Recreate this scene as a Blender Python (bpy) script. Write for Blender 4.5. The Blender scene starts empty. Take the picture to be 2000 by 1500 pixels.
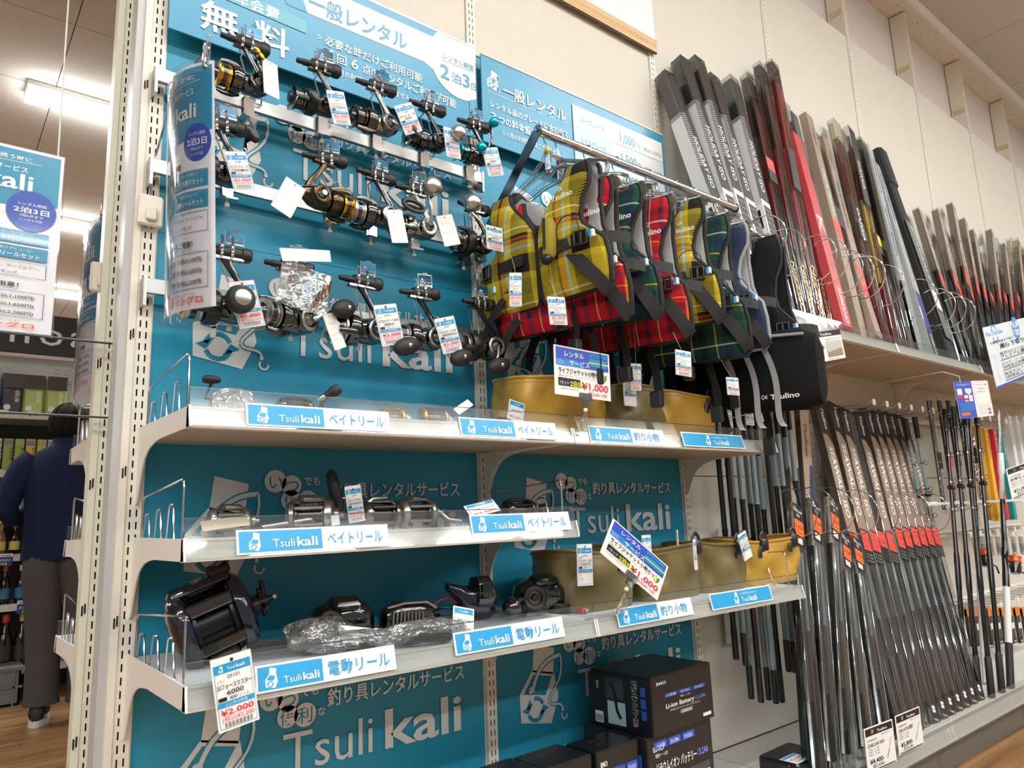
import bpy, bmesh, math, random
from mathutils import Vector as V, Matrix as MX
random.seed(7)
SC = bpy.context.scene
COL = SC.collection
PI = math.pi
R = math.radians
# ---------------------------------------------------------------- camera
FPX = 1424.89
CAM = V((-0.3443, -1.66648, 1.08))
ROT = MX(((0.7795698, -0.6251428, -0.03830672), (0.08291246, 0.16363101, -0.98303124), (0.62080307, 0.76316536, 0.17939392)))
cd = bpy.data.cameras.new('camera'); cam = bpy.data.objects.new('camera', cd); COL.objects.link(cam)
rx, ry, rz = ROT[0], ROT[1], ROT[2]
cam.matrix_world = MX(((rx[0], -ry[0], -rz[0], CAM.x), (rx[1], -ry[1], -rz[1], CAM.y), (rx[2], -ry[2], -rz[2], CAM.z), (0, 0, 0, 1)))
cd.sensor_width = 36; cd.lens = FPX / 2000 * 36; cd.clip_start = 0.02
SC.camera = cam
FLOOR = 0.08; CEIL = 4.38
# ---------------------------------------------------------------- light, exposure
wd = bpy.data.worlds.new('shop_air'); SC.world = wd; wd.use_nodes = True
wd.node_tree.nodes['Background'].inputs[0].default_value = (1.0, 0.97, 0.93, 1)
wd.node_tree.nodes['Background'].inputs[1].default_value = 0.42
SC.view_settings.view_transform = 'Standard'; SC.view_settings.look = 'None'
SC.view_settings.gamma = 1; SC.view_settings.use_curve_mapping = False
SC.view_settings.exposure = -0.40
TUBES = []                       # fluorescent fixtures: (x centre, y, length)
for yy in (-7.4, -4.8, -2.2): TUBES += [(-7.2, yy, 2.3), (-4.4, yy, 2.3), (-1.6, yy, 2.3), (1.2, yy, 2.3), (4.0, yy, 2.3), (6.8, yy, 2.3)]
for yy in (4.35, 6.95, 9.6): TUBES += [(1.25, yy, 2.46), (-1.7, yy, 2.46), (4.2, yy, 2.46)]
for i, (x, y, L) in enumerate(TUBES):
    ld = bpy.data.lights.new('tube_and_fill_light', 'AREA'); ld.shape = 'RECTANGLE'; ld.size = L; ld.size_y = 0.16
    ld.energy = 62 if y < 0 else 105; ld.color = (0.965, 0.99, 1.0)
    lo = bpy.data.objects.new('tube_and_fill_light', ld); COL.objects.link(lo); lo.location = (x, y, CEIL - 0.11)
    up_fill = bpy.data.objects.new('tube_and_fill_light', ld.copy()); up_fill.data.energy = 95 if y < 0 else 40; up_fill.data.size_y = .3; COL.objects.link(up_fill); up_fill.location = (x, y, CEIL - .16); up_fill.rotation_euler = (PI, 0, 0)   # added upward fill lamps, brighten the ceiling beyond the tubes
# ---------------------------------------------------------------- materials
MATS = {}
def lin(h):
    h = h.lstrip('#'); c = [int(h[i:i + 2], 16) / 255 for i in (0, 2, 4)]
    return tuple(x / 12.92 if x <= 0.04045 else ((x + 0.055) / 1.055) ** 2.4 for x in c) + (1,)
def pm(name, hexc, rough=0.5, metal=0.0, spec=0.5, noise=0.0, nscale=60, bump=0.0, bscale=200, emit=0, coat=0):
    """principled material with optional colour mottling and fine relief"""
    if name in MATS: return MATS[name]
    m = bpy.data.materials.new(name); m.use_nodes = True; nt = m.node_tree; b = nt.nodes['Principled BSDF']
    c = lin(hexc); b.inputs['Base Color'].default_value = c
    b.inputs['Roughness'].default_value = rough; b.inputs['Metallic'].default_value = metal
    b.inputs['Specular IOR Level'].default_value = spec; b.inputs['Coat Weight'].default_value = coat
    if emit: b.inputs['Emission Color'].default_value = c; b.inputs['Emission Strength'].default_value = emit
    if noise or bump:
        tc = nt.nodes.new('ShaderNodeTexCoord')
    if noise:
        n = nt.nodes.new('ShaderNodeTexNoise'); n.inputs['Scale'].default_value = nscale; n.inputs['Detail'].default_value = 3
        nt.links.new(tc.outputs['Object'], n.inputs['Vector'])
        x = nt.nodes.new('ShaderNodeMix'); x.data_type = 'RGBA'
        x.inputs[6].default_value = tuple(v * (1 - noise) for v in c[:3]) + (1,); x.inputs[7].default_value = tuple(min(1, v * (1 + noise)) for v in c[:3]) + (1,)
        nt.links.new(n.outputs[0], x.inputs[0]); nt.links.new(x.outputs[2], b.inputs['Base Color'])
    if bump:
        n2 = nt.nodes.new('ShaderNodeTexNoise'); n2.inputs['Scale'].default_value = bscale; n2.inputs['Detail'].default_value = 2
        nt.links.new(tc.outputs['Object'], n2.inputs['Vector'])
        bp = nt.nodes.new('ShaderNodeBump'); bp.inputs['Strength'].default_value = bump; bp.inputs['Distance'].default_value = 0.002
        nt.links.new(n2.outputs[0], bp.inputs['Height']); nt.links.new(bp.outputs[0], b.inputs['Normal'])
    MATS[name] = m; return m
def clearmat(name, tint='ffffff', gloss=0.12, rough=0.04, haze=0.0, wob=0.0, wscale=30, streak=None):
    """thin clear plastic: tinted pass-through, a little milky haze, fresnel gloss"""
    if name in MATS: return MATS[name]
    m = bpy.data.materials.new(name); m.use_nodes = True; nt = m.node_tree; nt.nodes.clear()
    o = nt.nodes.new('ShaderNodeOutputMaterial'); t = nt.nodes.new('ShaderNodeBsdfTransparent'); t.inputs[0].default_value = lin(tint)
    g = nt.nodes.new('ShaderNodeBsdfGlossy'); g.inputs['Roughness'].default_value = rough; g.inputs[0].default_value = (1, 1, 1, 1)
    d = nt.nodes.new('ShaderNodeBsdfDiffuse'); d.inputs[0].default_value = lin('e8ecee')
    lw = nt.nodes.new('ShaderNodeFresnel'); lw.inputs[0].default_value = 1.5
    ma = nt.nodes.new('ShaderNodeMath'); ma.operation = 'MULTIPLY_ADD'; ma.inputs[1].default_value = 0.9; ma.inputs[2].default_value = gloss; ma.use_clamp = True
    m1 = nt.nodes.new('ShaderNodeMixShader'); m2 = nt.nodes.new('ShaderNodeMixShader'); m1.inputs[0].default_value = haze
    nt.links.new(lw.outputs[0], ma.inputs[0]); nt.links.new(t.outputs[0], m1.inputs[1]); nt.links.new(d.outputs[0], m1.inputs[2])
    nt.links.new(ma.outputs[0], m2.inputs[0]); nt.links.new(m1.outputs[0], m2.inputs[1]); nt.links.new(g.outputs[0], m2.inputs[2]); nt.links.new(m2.outputs[0], o.inputs[0])
    if wob:
        tc = nt.nodes.new('ShaderNodeTexCoord'); n2 = nt.nodes.new('ShaderNodeTexNoise'); n2.inputs['Scale'].default_value = wscale; n2.inputs['Detail'].default_value = 1
        mp = nt.nodes.new('ShaderNodeMapping'); mp.inputs['Scale'].default_value = (1, 1, streak or 1); nt.links.new(tc.outputs['Object'], mp.inputs[0]); nt.links.new(mp.outputs[0], n2.inputs['Vector']); bp = nt.nodes.new('ShaderNodeBump'); bp.inputs['Strength'].default_value = wob; bp.inputs['Distance'].default_value = 0.01
        nt.links.new(n2.outputs[0], bp.inputs['Height']); nt.links.new(bp.outputs[0], g.inputs['Normal'])
    MATS[name] = m; return m
def stripes(name, base, rows, cols, period=0.14, rough=0.85):
    """woven tartan: two constant colour ramps crossed with a twill"""
    if name in MATS: return MATS[name]
    m = bpy.data.materials.new(name); m.use_nodes = True; nt = m.node_tree; b = nt.nodes['Principled BSDF']
    b.inputs['Roughness'].default_value = rough; b.inputs['Specular IOR Level'].default_value = 0.15
    tc = nt.nodes.new('ShaderNodeTexCoord'); sp = nt.nodes.new('ShaderNodeSeparateXYZ'); nt.links.new(tc.outputs['Object'], sp.inputs[0])
    outs = []
    for ax, band in ((1, cols), (2, rows)):
        mu = nt.nodes.new('ShaderNodeMath'); mu.operation = 'MULTIPLY'; mu.inputs[1].default_value = 1 / period; nt.links.new(sp.outputs[ax], mu.inputs[0])
        fr = nt.nodes.new('ShaderNodeMath'); fr.operation = 'FRACT'; nt.links.new(mu.outputs[0], fr.inputs[0])
        cr = nt.nodes.new('ShaderNodeValToRGB'); cr.color_ramp.interpolation = 'CONSTANT'; el = cr.color_ramp.elements
        el[0].position = 0; el[0].color = lin(base); el[1].position = 0.999; el[1].color = lin(base)
        for p, h in band:
            e = el.new(p); e.color = lin(h)
        nt.links.new(fr.outputs[0], cr.inputs[0]); outs.append(cr)
    ck = nt.nodes.new('ShaderNodeMath'); ck.operation = 'ADD'; nt.links.new(sp.outputs[1], ck.inputs[0]); nt.links.new(sp.outputs[2], ck.inputs[1])
    m3 = nt.nodes.new('ShaderNodeMath'); m3.operation = 'MULTIPLY'; m3.inputs[1].default_value = 330; nt.links.new(ck.outputs[0], m3.inputs[0])
    f3 = nt.nodes.new('ShaderNodeMath'); f3.operation = 'FRACT'; nt.links.new(m3.outputs[0], f3.inputs[0])
    g3 = nt.nodes.new('ShaderNodeMath'); g3.operation = 'GREATER_THAN'; g3.inputs[1].default_value = 0.5; nt.links.new(f3.outputs[0], g3.inputs[0])
    mx = nt.nodes.new('ShaderNodeMix'); mx.data_type = 'RGBA'; nt.links.new(g3.outputs[0], mx.inputs[0]); nt.links.new(outs[0].outputs[0], mx.inputs[6]); nt.links.new(outs[1].outputs[0], mx.inputs[7])
    nt.links.new(mx.outputs[2], b.inputs['Base Color'])
    MATS[name] = m; return m
def woodmat(name, c0, c1, sx, sy, sz, rough=0.35, tile=None):
    if name in MATS: return MATS[name]
    m = bpy.data.materials.new(name); m.use_nodes = True; nt = m.node_tree; b = nt.nodes['Principled BSDF']; b.inputs['Roughness'].default_value = rough
    tc = nt.nodes.new('ShaderNodeTexCoord'); mp = nt.nodes.new('ShaderNodeMapping'); mp.inputs['Scale'].default_value = (sx, sy, sz)
    n = nt.nodes.new('ShaderNodeTexNoise'); n.inputs['Scale'].default_value = 1; n.inputs['Detail'].default_value = 6
    cr = nt.nodes.new('ShaderNodeValToRGB'); cr.color_ramp.elements[0].color = lin(c0); cr.color_ramp.elements[1].color = lin(c1)
    cr.color_ramp.elements[0].position = 0.3; cr.color_ramp.elements[1].position = 0.7
    nt.links.new(tc.outputs['Object'], mp.inputs[0]); nt.links.new(mp.outputs[0], n.inputs['Vector']); nt.links.new(n.outputs[0], cr.inputs[0]); nt.links.new(cr.outputs[0], b.inputs['Base Color'])
    MATS[name] = m; return m
W_ = pm('white_enamel', 'e9e6df', 0.35)
CREAM = pm('cream_enamel', 'e3dfd2', 0.4)
GCREAM = pm('cream_enamel_mirrored', 'dcddcb', 0.4)  # cream with the mirror's greenish tint put into the colour
SLOT = pm('slot_dark', '15120f', 0.9)
TEAL = pm('teal_print', '278cac', 0.35, spec=0.35)
TEALB = pm('teal_sign', '3d8fb2', 0.3, spec=0.4)
WHITE = pm('white_print', 'ececea', 0.4)
GREYW = pm('pale_print', 'd9dcdc', 0.4)
BLUE = pm('blue_print', '2a51b8', 0.35)
CYAN = pm('cyan_print', '1f93c8', 0.35)
NAVYP = pm('navy_print', '1c3f8f', 0.4)
BLACKP = pm('black_print', '151515', 0.45)
GREYP = pm('grey_print', '7b7f82', 0.5)
REDP = pm('red_print', 'd0283c', 0.45)
ORP = pm('orange_print', 'e8622a', 0.5)
YELP = pm('yellow_print', 'e9dc2f', 0.45)
PALEB = pm('pale_blue_print', 'bcd3da', 0.4)
BLACK = pm('black_plastic', '161617', 0.38)
RUBBER = pm('black_rubber', '1d1d1e', 0.6)
GLOSSB = pm('gloss_black', '0c0d11', 0.10, spec=0.9, coat=0.8)
NAVYG = pm('gloss_navy', '0b1226', 0.12, spec=0.6, coat=0.6)
CHROME = pm('chrome', 'd8d8d8', 0.12, metal=1)
SILVER = pm('satin_silver', 'b9b8b4', 0.3, metal=1)
DSILV = pm('dark_silver', '918f8c', 0.22, metal=1)
GUN = pm('gunmetal', '595753', 0.22, metal=1)
GOLD = pm('gold_metal', 'd3a02c', 0.22, metal=1)
BRONZE = pm('bronze_metal', '574b38', 0.2, metal=1)
ALU = pm('brushed_alu', 'b4b4b3', 0.36, metal=0.85, noise=0.12, nscale=25)
STEELB = pm('blue_steel', '6f7d86', 0.25, metal=1)
CLEAR = clearmat('clear_acrylic', 'f2f6f7', 0.06, 0.03, 0.05)
CLEARS = clearmat('clear_strip', 'eff5f6', 0.03, 0.03, 0.03, 0.12, 9)
FILM = clearmat('crumpled_film', 'e6eaea', 0.12, 0.07, 0.10, 1.0, 55)
CASE = clearmat('clear_case', 'eff2f2', 0.05, 0.06, 0.0, 0.55, 42, 0.06)
# ---------------------------------------------------------------- mesh builder
class MB:
    def __init__(s, xf=None): s.v = []; s.f = []; s.mi = []; s.mats = []; s.xf = xf or MX(); s.sm = []
    def m(s, mat):
        if mat not in s.mats: s.mats.append(mat)
        return s.mats.index(mat)
    def add(s, vs, fs, mat, smooth=False):
        b = len(s.v); s.v += [tuple(s.xf @ V(p)) for p in vs]; k = s.m(mat)
        for f in fs: s.f.append([b + i for i in f]); s.mi.append(k); s.sm.append(smooth)
        return s
    def box(s, a, b, mat, xf=None, taper=None):
        x0, y0, z0 = a; x1, y1, z1 = b
        vs = [(x0, y0, z0), (x1, y0, z0), (x1, y1, z0), (x0, y1, z0), (x0, y0, z1), (x1, y0, z1), (x1, y1, z1), (x0, y1, z1)]
        if xf: vs = [xf @ V(p) for p in vs]
        return s.add(vs, [(0, 3, 2, 1), (4, 5, 6, 7), (0, 1, 5, 4), (1, 2, 6, 5), (2, 3, 7, 6), (3, 0, 4, 7)], mat)
    def cbox(s, c, d, mat, xf=None):
        return s.box([c[i] - d[i] / 2 for i in range(3)], [c[i] + d[i] / 2 for i in range(3)], mat, xf)
    def rbox(s, a, b, r, mat, xf=None):
        """box with chamfered vertical and horizontal edges"""
        x0, y0, z0 = a; x1, y1, z1 = b; vs = []; fs = []
        def ring(i, z): return [(x0 + r + i, y0 + i, z), (x1 - r - i, y0 + i, z), (x1 - i, y0 + r + i, z), (x1 - i, y1 - r - i, z), (x1 - r - i, y1 - i, z), (x0 + r + i, y1 - i, z), (x0 + i, y1 - r - i, z), (x0 + i, y0 + r + i, z)]
        for i, z in ((r * .7, z0), (0, z0 + r), (0, z1 - r), (r * .7, z1)): vs += ring(i, z)
        for k in range(3):
            for j in range(8): fs.append((k * 8 + j, k * 8 + (j + 1) % 8, k * 8 + 8 + (j + 1) % 8, k * 8 + 8 + j))
        fs += [tuple(range(7, -1, -1)), tuple(range(24, 32))]
        if xf: vs = [xf @ V(p) for p in vs]
        return s.add(vs, fs, mat)
    def poly(s, pts, mat): return s.add(pts, [tuple(range(len(pts)))], mat)
    def prism(s, pts, d, mat, smooth=False):
        """extrude polygon pts (3-D, planar) by vector d"""
        n = len(pts); d = V(d); vs = [V(p) for p in pts] + [V(p) + d for p in pts]
        return s.add(vs, [tuple(range(n - 1, -1, -1)), tuple(range(n, 2 * n))] + [(i, (i + 1) % n, n + (i + 1) % n, n + i) for i in range(n)], mat)
    def tube(s, pts, r, mat, n=6, closed=False, flat=1.0, up=None):
        pts = [V(p) for p in pts]; N = len(pts); rs = r if isinstance(r, (list, tuple)) else [r] * N
        vs = []; prev = None
        for i, p in enumerate(pts):
            a = pts[i - 1] if (i > 0 or closed) else p; b = pts[(i + 1) % N] if (i < N - 1 or closed) else p
            t = (b - a).normalized() if (b - a).length > 1e-9 else V((0, 0, 1))
            if prev is None:
                u = V(up) if up else (V((0, 0, 1)) if abs(t.z) < 0.9 else V((1, 0, 0)))
            else: u = prev
            u = (u - t * u.dot(t))
            if u.length < 1e-6: u = t.orthogonal()
            u.normalize(); prev = u; w = t.cross(u)
            vs += [p + (u * math.cos(2 * PI * k / n) + w * math.sin(2 * PI * k / n) * flat) * rs[i] for k in range(n)]
        fs = [(i * n + k, i * n + (k + 1) % n, ((i + 1) % N) * n + (k + 1) % n, ((i + 1) % N) * n + k) for i in range(N if closed else N - 1) for k in range(n)]
        if not closed: fs += [tuple(range(n - 1, -1, -1)), tuple(range((N - 1) * n, N * n))]
        return s.add(vs, fs, mat, n > 5)
    def lathe(s, prof, mat, o=(0, 0, 0), ax=(0, 0, 1), n=16, smooth=True, sq=1.0):
        """revolve [(h, r), ...] about axis ax through o"""
        ax = V(ax).normalized(); u = ax.orthogonal().normalized(); w = ax.cross(u); o = V(o); vs = []
        for h, r in prof: vs += [o + ax * h + (u * math.cos(2 * PI * k / n) + w * math.sin(2 * PI * k / n) * sq) * max(r, 1e-5) for k in range(n)]
        N = len(prof); fs = [(i * n + k, i * n + (k + 1) % n, (i + 1) * n + (k + 1) % n, (i + 1) * n + k) for i in range(N - 1) for k in range(n)]
        fs += [tuple(range(n - 1, -1, -1)), tuple(range((N - 1) * n, N * n))]
        return s.add(vs, fs, mat, smooth)
    def ball(s, c, rad, mat, nu=12, nv=8, xf=None):
        if not isinstance(rad, (tuple, list)): rad = (rad,) * 3
        vs = [(c[0], c[1], c[2] + rad[2])]
        for j in range(1, nv):
            a = PI * j / nv
            vs += [(c[0] + rad[0] * math.sin(a) * math.cos(2 * PI * i / nu), c[1] + rad[1] * math.sin(a) * math.sin(2 * PI * i / nu), c[2] + rad[2] * math.cos(a)) for i in range(nu)]
        vs.append((c[0], c[1], c[2] - rad[2]))
        fs = [(0, 1 + i, 1 + (i + 1) % nu) for i in range(nu)]
        for j in range(nv - 2): fs += [(1 + j * nu + i, 1 + (j + 1) * nu + i, 1 + (j + 1) * nu + (i + 1) % nu, 1 + j * nu + (i + 1) % nu) for i in range(nu)]
        l = len(vs) - 1; b = 1 + (nv - 2) * nu
        fs += [(l, b + (i + 1) % nu, b + i) for i in range(nu)]
        if xf: vs = [xf @ V(p) for p in vs]
        return s.add(vs, fs, mat, True)
    def grid(s, fn, nu, nv, mat, smooth=True):
        vs = [fn(i / nu, j / nv) for j in range(nv + 1) for i in range(nu + 1)]
        return s.add(vs, [(j * (nu + 1) + i, j * (nu + 1) + i + 1, (j + 1) * (nu + 1) + i + 1, (j + 1) * (nu + 1) + i) for j in range(nv) for i in range(nu)], mat, smooth)
    def loft(s, rings, mat, smooth=True, caps=True):
        n = len(rings[0]); vs = [p for r in rings for p in r]; N = len(rings)
        fs = [(i * n + k, i * n + (k + 1) % n, (i + 1) * n + (k + 1) % n, (i + 1) * n + k) for i in range(N - 1) for k in range(n)]
        if caps: fs += [tuple(range(n - 1, -1, -1)), tuple(range((N - 1) * n, N * n))]
        return s.add(vs, fs, mat, smooth)
    def mesh(s, name):
        me = bpy.data.meshes.new(name); me.from_pydata(s.v, [], s.f)
        for m in s.mats: me.materials.append(m)
        me.polygons.foreach_set('material_index', s.mi); me.polygons.foreach_set('use_smooth', s.sm)
        me.update(); return me
    def build(s, name, parent=None, label=None, fix=True):
        me = s.mesh(name)
        if fix:
            bm = bmesh.new(); bm.from_mesh(me); bmesh.ops.recalc_face_normals(bm, faces=bm.faces); bm.to_mesh(me); bm.free()
        if any(s.sm):
            try: me.set_sharp_from_angle(angle=R(40))
            except Exception: pass
        o = bpy.data.objects.new(name, me); COL.objects.link(o); o.parent = parent
        if label: o['label'] = label
        return o
def tag(o, label, cat, group=None, kind=None):
    o['label'] = label; o['category'] = cat
    if group: o['group'] = group
    if kind: o['kind'] = kind
    return o
def thing(name, label, cat, loc=(0, 0, 0), group=None, rot=None):
    o = bpy.data.objects.new(name, None); COL.objects.link(o); o.location = loc; o.empty_display_size = 0.05
    if rot: o.rotation_euler = rot
    return tag(o, label, cat, group)
def struct(o): o['kind'] = 'structure'; return o
def dup(root, loc, label=None, rot=None, group=None, scale=None):
    r = root.copy(); COL.objects.link(r); r.location = loc
    if rot: r.rotation_euler = rot
    if scale: r.scale = (scale,) * 3
    if label: r['label'] = label
    if group: r['group'] = group
    for ch in root.children:
        c = ch.copy(); COL.objects.link(c); c.parent = r
        for g in ch.children:
            d = g.copy(); COL.objects.link(d); d.parent = c
    return r
def at(px, py, Y=None, X=None, Z=None):
    """the point where the sight line of photo pixel (px, py) meets a plane of the shop"""
    d = ROT.transposed() @ V(((px - 1000) / FPX, (py - 750) / FPX, 1))
    if Y is not None: t = (Y - CAM.y) / d.y
    elif X is not None: t = (X - CAM.x) / d.x
    else: t = (Z - CAM.z) / d.z
    return CAM + d * t
# ---------------------------------------------------------------- flat print
GLY = {}
def glyphs(s, bold):
    k = (s, bold)
    if k not in GLY:
        c = bpy.data.curves.new('t', 'FONT'); c.body = s; c.resolution_u = 2; c.offset = bold
        o = bpy.data.objects.new('t', c); COL.objects.link(o)
        dg = bpy.context.evaluated_depsgraph_get(); ev = o.evaluated_get(dg); me = ev.to_mesh()
        vs = [(v.co.x, v.co.y) for v in me.vertices]; fs = [tuple(p.vertices) for p in me.polygons]
        ev.to_mesh_clear(); bpy.data.objects.remove(o); bpy.data.curves.remove(c)
        w = max([v[0] for v in vs] or [0]) ; GLY[k] = (vs, fs, w)
    return GLY[k]
class Print:
    """flat print laid on a surface: fn(u, v, lift) -> point; u right, v up, metres"""
    def __init__(s, fn): s.fn = fn; s.b = MB(); s.l = 1; s.step = 0.00025; s.seg = None; s.pv = []
    def face(s, pts, mat, keep=False):
        w = s.l * s.step
        s.b.poly([s.fn(u, v, w) for u, v in pts], mat); s.pv += [v for u, v in pts]
        if not keep: s.l += 1
    def rect(s, u0, v0, u1, v1, mat, nu=1, keep=False):
        if s.seg: nu = max(1, math.ceil(abs(u1 - u0) / s.seg))
        for i in range(nu):
            a = u0 + (u1 - u0) * i / nu; b = u0 + (u1 - u0) * (i + 1) / nu
            s.face([(a, v0), (b, v0), (b, v1), (a, v1)], mat, True)
        if not keep: s.l += 1
    def disc(s, u, v, r, mat, n=28, sq=1.0, keep=False):
        if s.seg:
            N = max(2, math.ceil(2 * r / s.seg) * 2); xs = [u + r * math.cos(PI * (1 - k / N)) for k in range(N + 1)]; hs = [r * sq * math.sin(PI * (1 - k / N)) for k in range(N + 1)]
            for k in range(N): s.face([(xs[k], v - hs[k]), (xs[k + 1], v - hs[k + 1]), (xs[k + 1], v + hs[k + 1]), (xs[k], v + hs[k])], mat, True)
            s.l += 0 if keep else 1; return
        s.face([(u + r * math.cos(2 * PI * k / n), v + r * sq * math.sin(2 * PI * k / n)) for k in range(n)], mat, keep)
    def stroke(s, pts, w, mat, keep=False):
        L = s.l * s.step
        for (a, b), (c, d) in zip(pts, pts[1:]):
            l = math.hypot(c - a, d - b) or 1; nx, ny = -(d - b) / l * w / 2, (c - a) / l * w / 2
            s.b.poly([s.fn(a - nx, b - ny, L), s.fn(c - nx, d - ny, L), s.fn(c + nx, d + ny, L), s.fn(a + nx, b + ny, L)], mat); s.pv += [b - ny, d - ny, d + ny, b + ny]
        if not keep: s.l += 1
    def text(s, u, v, t, size, mat, w=None, al='l', bold=0.0, rot=0, flip=False, keep=False):
        heavy = bold > .021; bold = min(bold, .018)
        vs, fs, gw = glyphs(t, bold)
        if not vs: return
        sx = size if not w else w / max(gw, 1e-6); W = gw * sx
        off = {'l': 0, 'c': -W / 2, 'r': -W}[al]; L = s.l * s.step; ca, sa = math.cos(rot), math.sin(rot); q = []
        for x, y in vs:
            X = x * sx; Y = y * size
            if flip: X = W - X
            X += off; q.append(s.fn(u + X * ca - Y * sa, v + X * sa + Y * ca, L)); s.pv.append(v + X * sa + Y * ca)
        s.b.add(q, fs, mat)
        if not keep: s.l += 1
    def done(s, parent, name='print', stuff=False):
        b = s.b; sp = sorted((min(s.pv[i] for i in f), max(s.pv[i] for i in f)) for f in b.f); cl = []
        for lo_, hi_ in sp:                              # one print object per patch of print
            if cl and lo_ < cl[-1][1] + .012: cl[-1][1] = max(cl[-1][1], hi_)
            else: cl.append([lo_, hi_])
        o = None
        for lo_, hi_ in cl:
            n = MB(); n.mats = b.mats; ix = {}
            for f, m in zip(b.f, b.mi):
                if lo_ - 1e-9 <= s.pv[f[0]] <= hi_ + 1e-9:
                    g = []
                    for i in f:
                        if i not in ix: ix[i] = len(n.v); n.v.append(b.v[i])
                        g.append(ix[i])
                    n.f.append(g); n.mi.append(m); n.sm.append(False)
            o = n.build(name, parent, fix=False)
        return o
def plane_fn(o, u, v, n=None):
    o, u, v = V(o), V(u).normalized(), V(v).normalized(); n = V(n) if n else u.cross(v)
    n = n.normalized()
    return lambda a, b, w: o + u * a + v * b + n * w
def bez(p, n=10):
    """quadratic/cubic bezier samples"""
    r = []
    for i in range(n + 1):
        t = i / n; q = [V((*a, 0)) if len(a) == 2 else V(a) for a in p]
        while len(q) > 1: q = [q[k].lerp(q[k + 1], t) for k in range(len(q) - 1)]
        r.append(tuple(q[0])[:len(p[0])])
    return r
def logo(p, u, v, h, fg, bg, simple=False):
    """rental mark: open box with turning arrows, a bent rod and a hooked line; h = height, origin lower left"""
    k = h / 1.0
    def q(pts): return [(u + a * k, v + b * k) for a, b in pts]
    p.face(q([(.28, .98), (.62, .90), (.585, .58), (.24, .66)]), fg, True)
    p.face(q([(0.02, .42), (.24, .68), (.60, .60), (.66, .30), (.52, .0), (.03, .09)]), fg)
    p.face(q([(.085, .415), (.255, .625), (.56, .56), (.44, .35)]), bg)
    arc = [(.27 + .125 * math.cos(a), .215 + .125 * math.sin(a)) for a in [R(x) for x in range(20, 171, 15)]]
    p.stroke(q(arc), .05 * k, bg, True); p.face(q([(.05, .22), (.235, .30), (.15, .17)]), bg, True)
    arc = [(.27 + .125 * math.cos(a), .205 + .125 * math.sin(a)) for a in [R(x) for x in range(200, 351, 15)]]
    p.stroke(q(arc), .05 * k, bg, True); p.face(q([(.49, .20), (.31, .12), (.395, .25)]), bg)
    if simple: return
    rod = bez([(.22, .40), (.33, .80), (.72, .80)], 10); line = bez([(.72, .80), (.78, .45), (.50, .38), (.50, .27)], 8) + bez([(.50, .27), (.52, .17), (.70, .27), (.72, .14)], 8)
    p.stroke(q(rod), .075 * k, bg); p.stroke(q(rod), .045 * k, fg); p.stroke(q(line), .05 * k, bg); p.stroke(q(line), .024 * k, fg)
    p.disc(u + .215 * k, v + .44 * k, .05 * k, fg, 10, keep=True); p.face(q([(.18, .40), (.25, .42), (.24, .30), (.19, .29)]), fg, True)
    hook = bez([(.70, .10), (.66, .0), (.80, -.01), (.79, .07)], 6); p.disc(u + .715 * k, v + .135 * k, .022 * k, fg, 8, keep=True); p.stroke(q(hook), .02 * k, fg)
def brand(p, u, v, w, fg):
    """the shop's rental wordmark, baseline at v, total width w"""
    p.text(u, v, 'Tsuli', w * .235, fg, w=w * .47, keep=True)
    p.text(u + w * .51, v, 'kali', w * .27, fg, w=w * .47, bold=0.035)
def fishmark(p, u, v, h, mat):
    """little outlined fish mark"""
    k = h; q = lambda pts: [(u + a * k, v + b * k) for a, b in pts]
    p.stroke(q([(0, .5), (.35, .95), (.8, .5), (.35, .05), (0, .5)]), .10 * k, mat, True); p.stroke(q([(.7, .5), (1.15, .9), (1.0, .5), (1.15, .1), (.7, .5)]), .09 * k, mat)
# ================================================================ SETTING
PAN = pm('cream_panel', 'cdc9be', 0.75, noise=0.05, nscale=90, bump=0.25, bscale=260)
WALLM = pm('wall_paint', 'd8d2cf', 0.8, bump=0.1)
TILE = pm('ceiling_board', 'c6c1b9', 0.9, noise=0.10, nscale=38, bump=0.9, bscale=70)
PLANK = woodmat('oak_plank', '6a4a2c', 'a07a50', 1.6, 22, 4, 0.28)
BEIGE = pm('shelf_underside', 'b9a78f', 0.5)
GREYTOP = pm('shelf_top', 'b6bcbd', 0.45)
b = MB().box((-12, -9, FLOOR - 0.05), (12, 13, FLOOR - 0.006), pm('grout', '4a3825', 0.7)); floor = struct(b.build('floor'))
n = 0
for (x0, x1, y0, y1, pw) in ((1.8, 6.3, -1.6, -0.3, 0.15), (-0.5, 1.3, 1.6, 4.6, 0.15)):
    k = 0; y = y0
    while y < y1:
        x = x0 - (k * 0.37 % 0.9)
        while x < x1:
            if n < 200:
                o = MB().box((x + .001, y + .001, FLOOR - 0.006), (x + .899, y + pw - .001, FLOOR), PLANK).build('plank', floor, fix=False); n += 1
            x += 0.9
        y += pw; k += 1
PLANKT = PLANK
for (x0, x1, y0, y1) in ((-12, 12, -9, -1.6), (6.3, 12, -1.6, 13), (-12, 1.8, -1.6, 1.6), (-12, -.5, 1.6, 13), (-0.5, 6.3, 4.6, 13)):
    b = MB().box((x0, y0, FLOOR - 0.006), (x1, y1, FLOOR - 0.001), PLANKT); b.build('floor_sheet', floor)
ceil = struct(MB().box((-12, -9, CEIL), (12, 13, CEIL + .05), pm('ceiling_gap', '55504a', 0.9)).build('ceiling'))
tl = MB().box((.003, .003, 0), (.897, .897, .012), TILE).mesh('tile'); n = 0
for i in range(-2, 4):
    for j in range(2, 13):
        o = bpy.data.objects.new('tile', tl); COL.objects.link(o); o.parent = ceil; o.location = (i * .9 + .2, j * .9 - .2, CEIL - .012)
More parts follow.
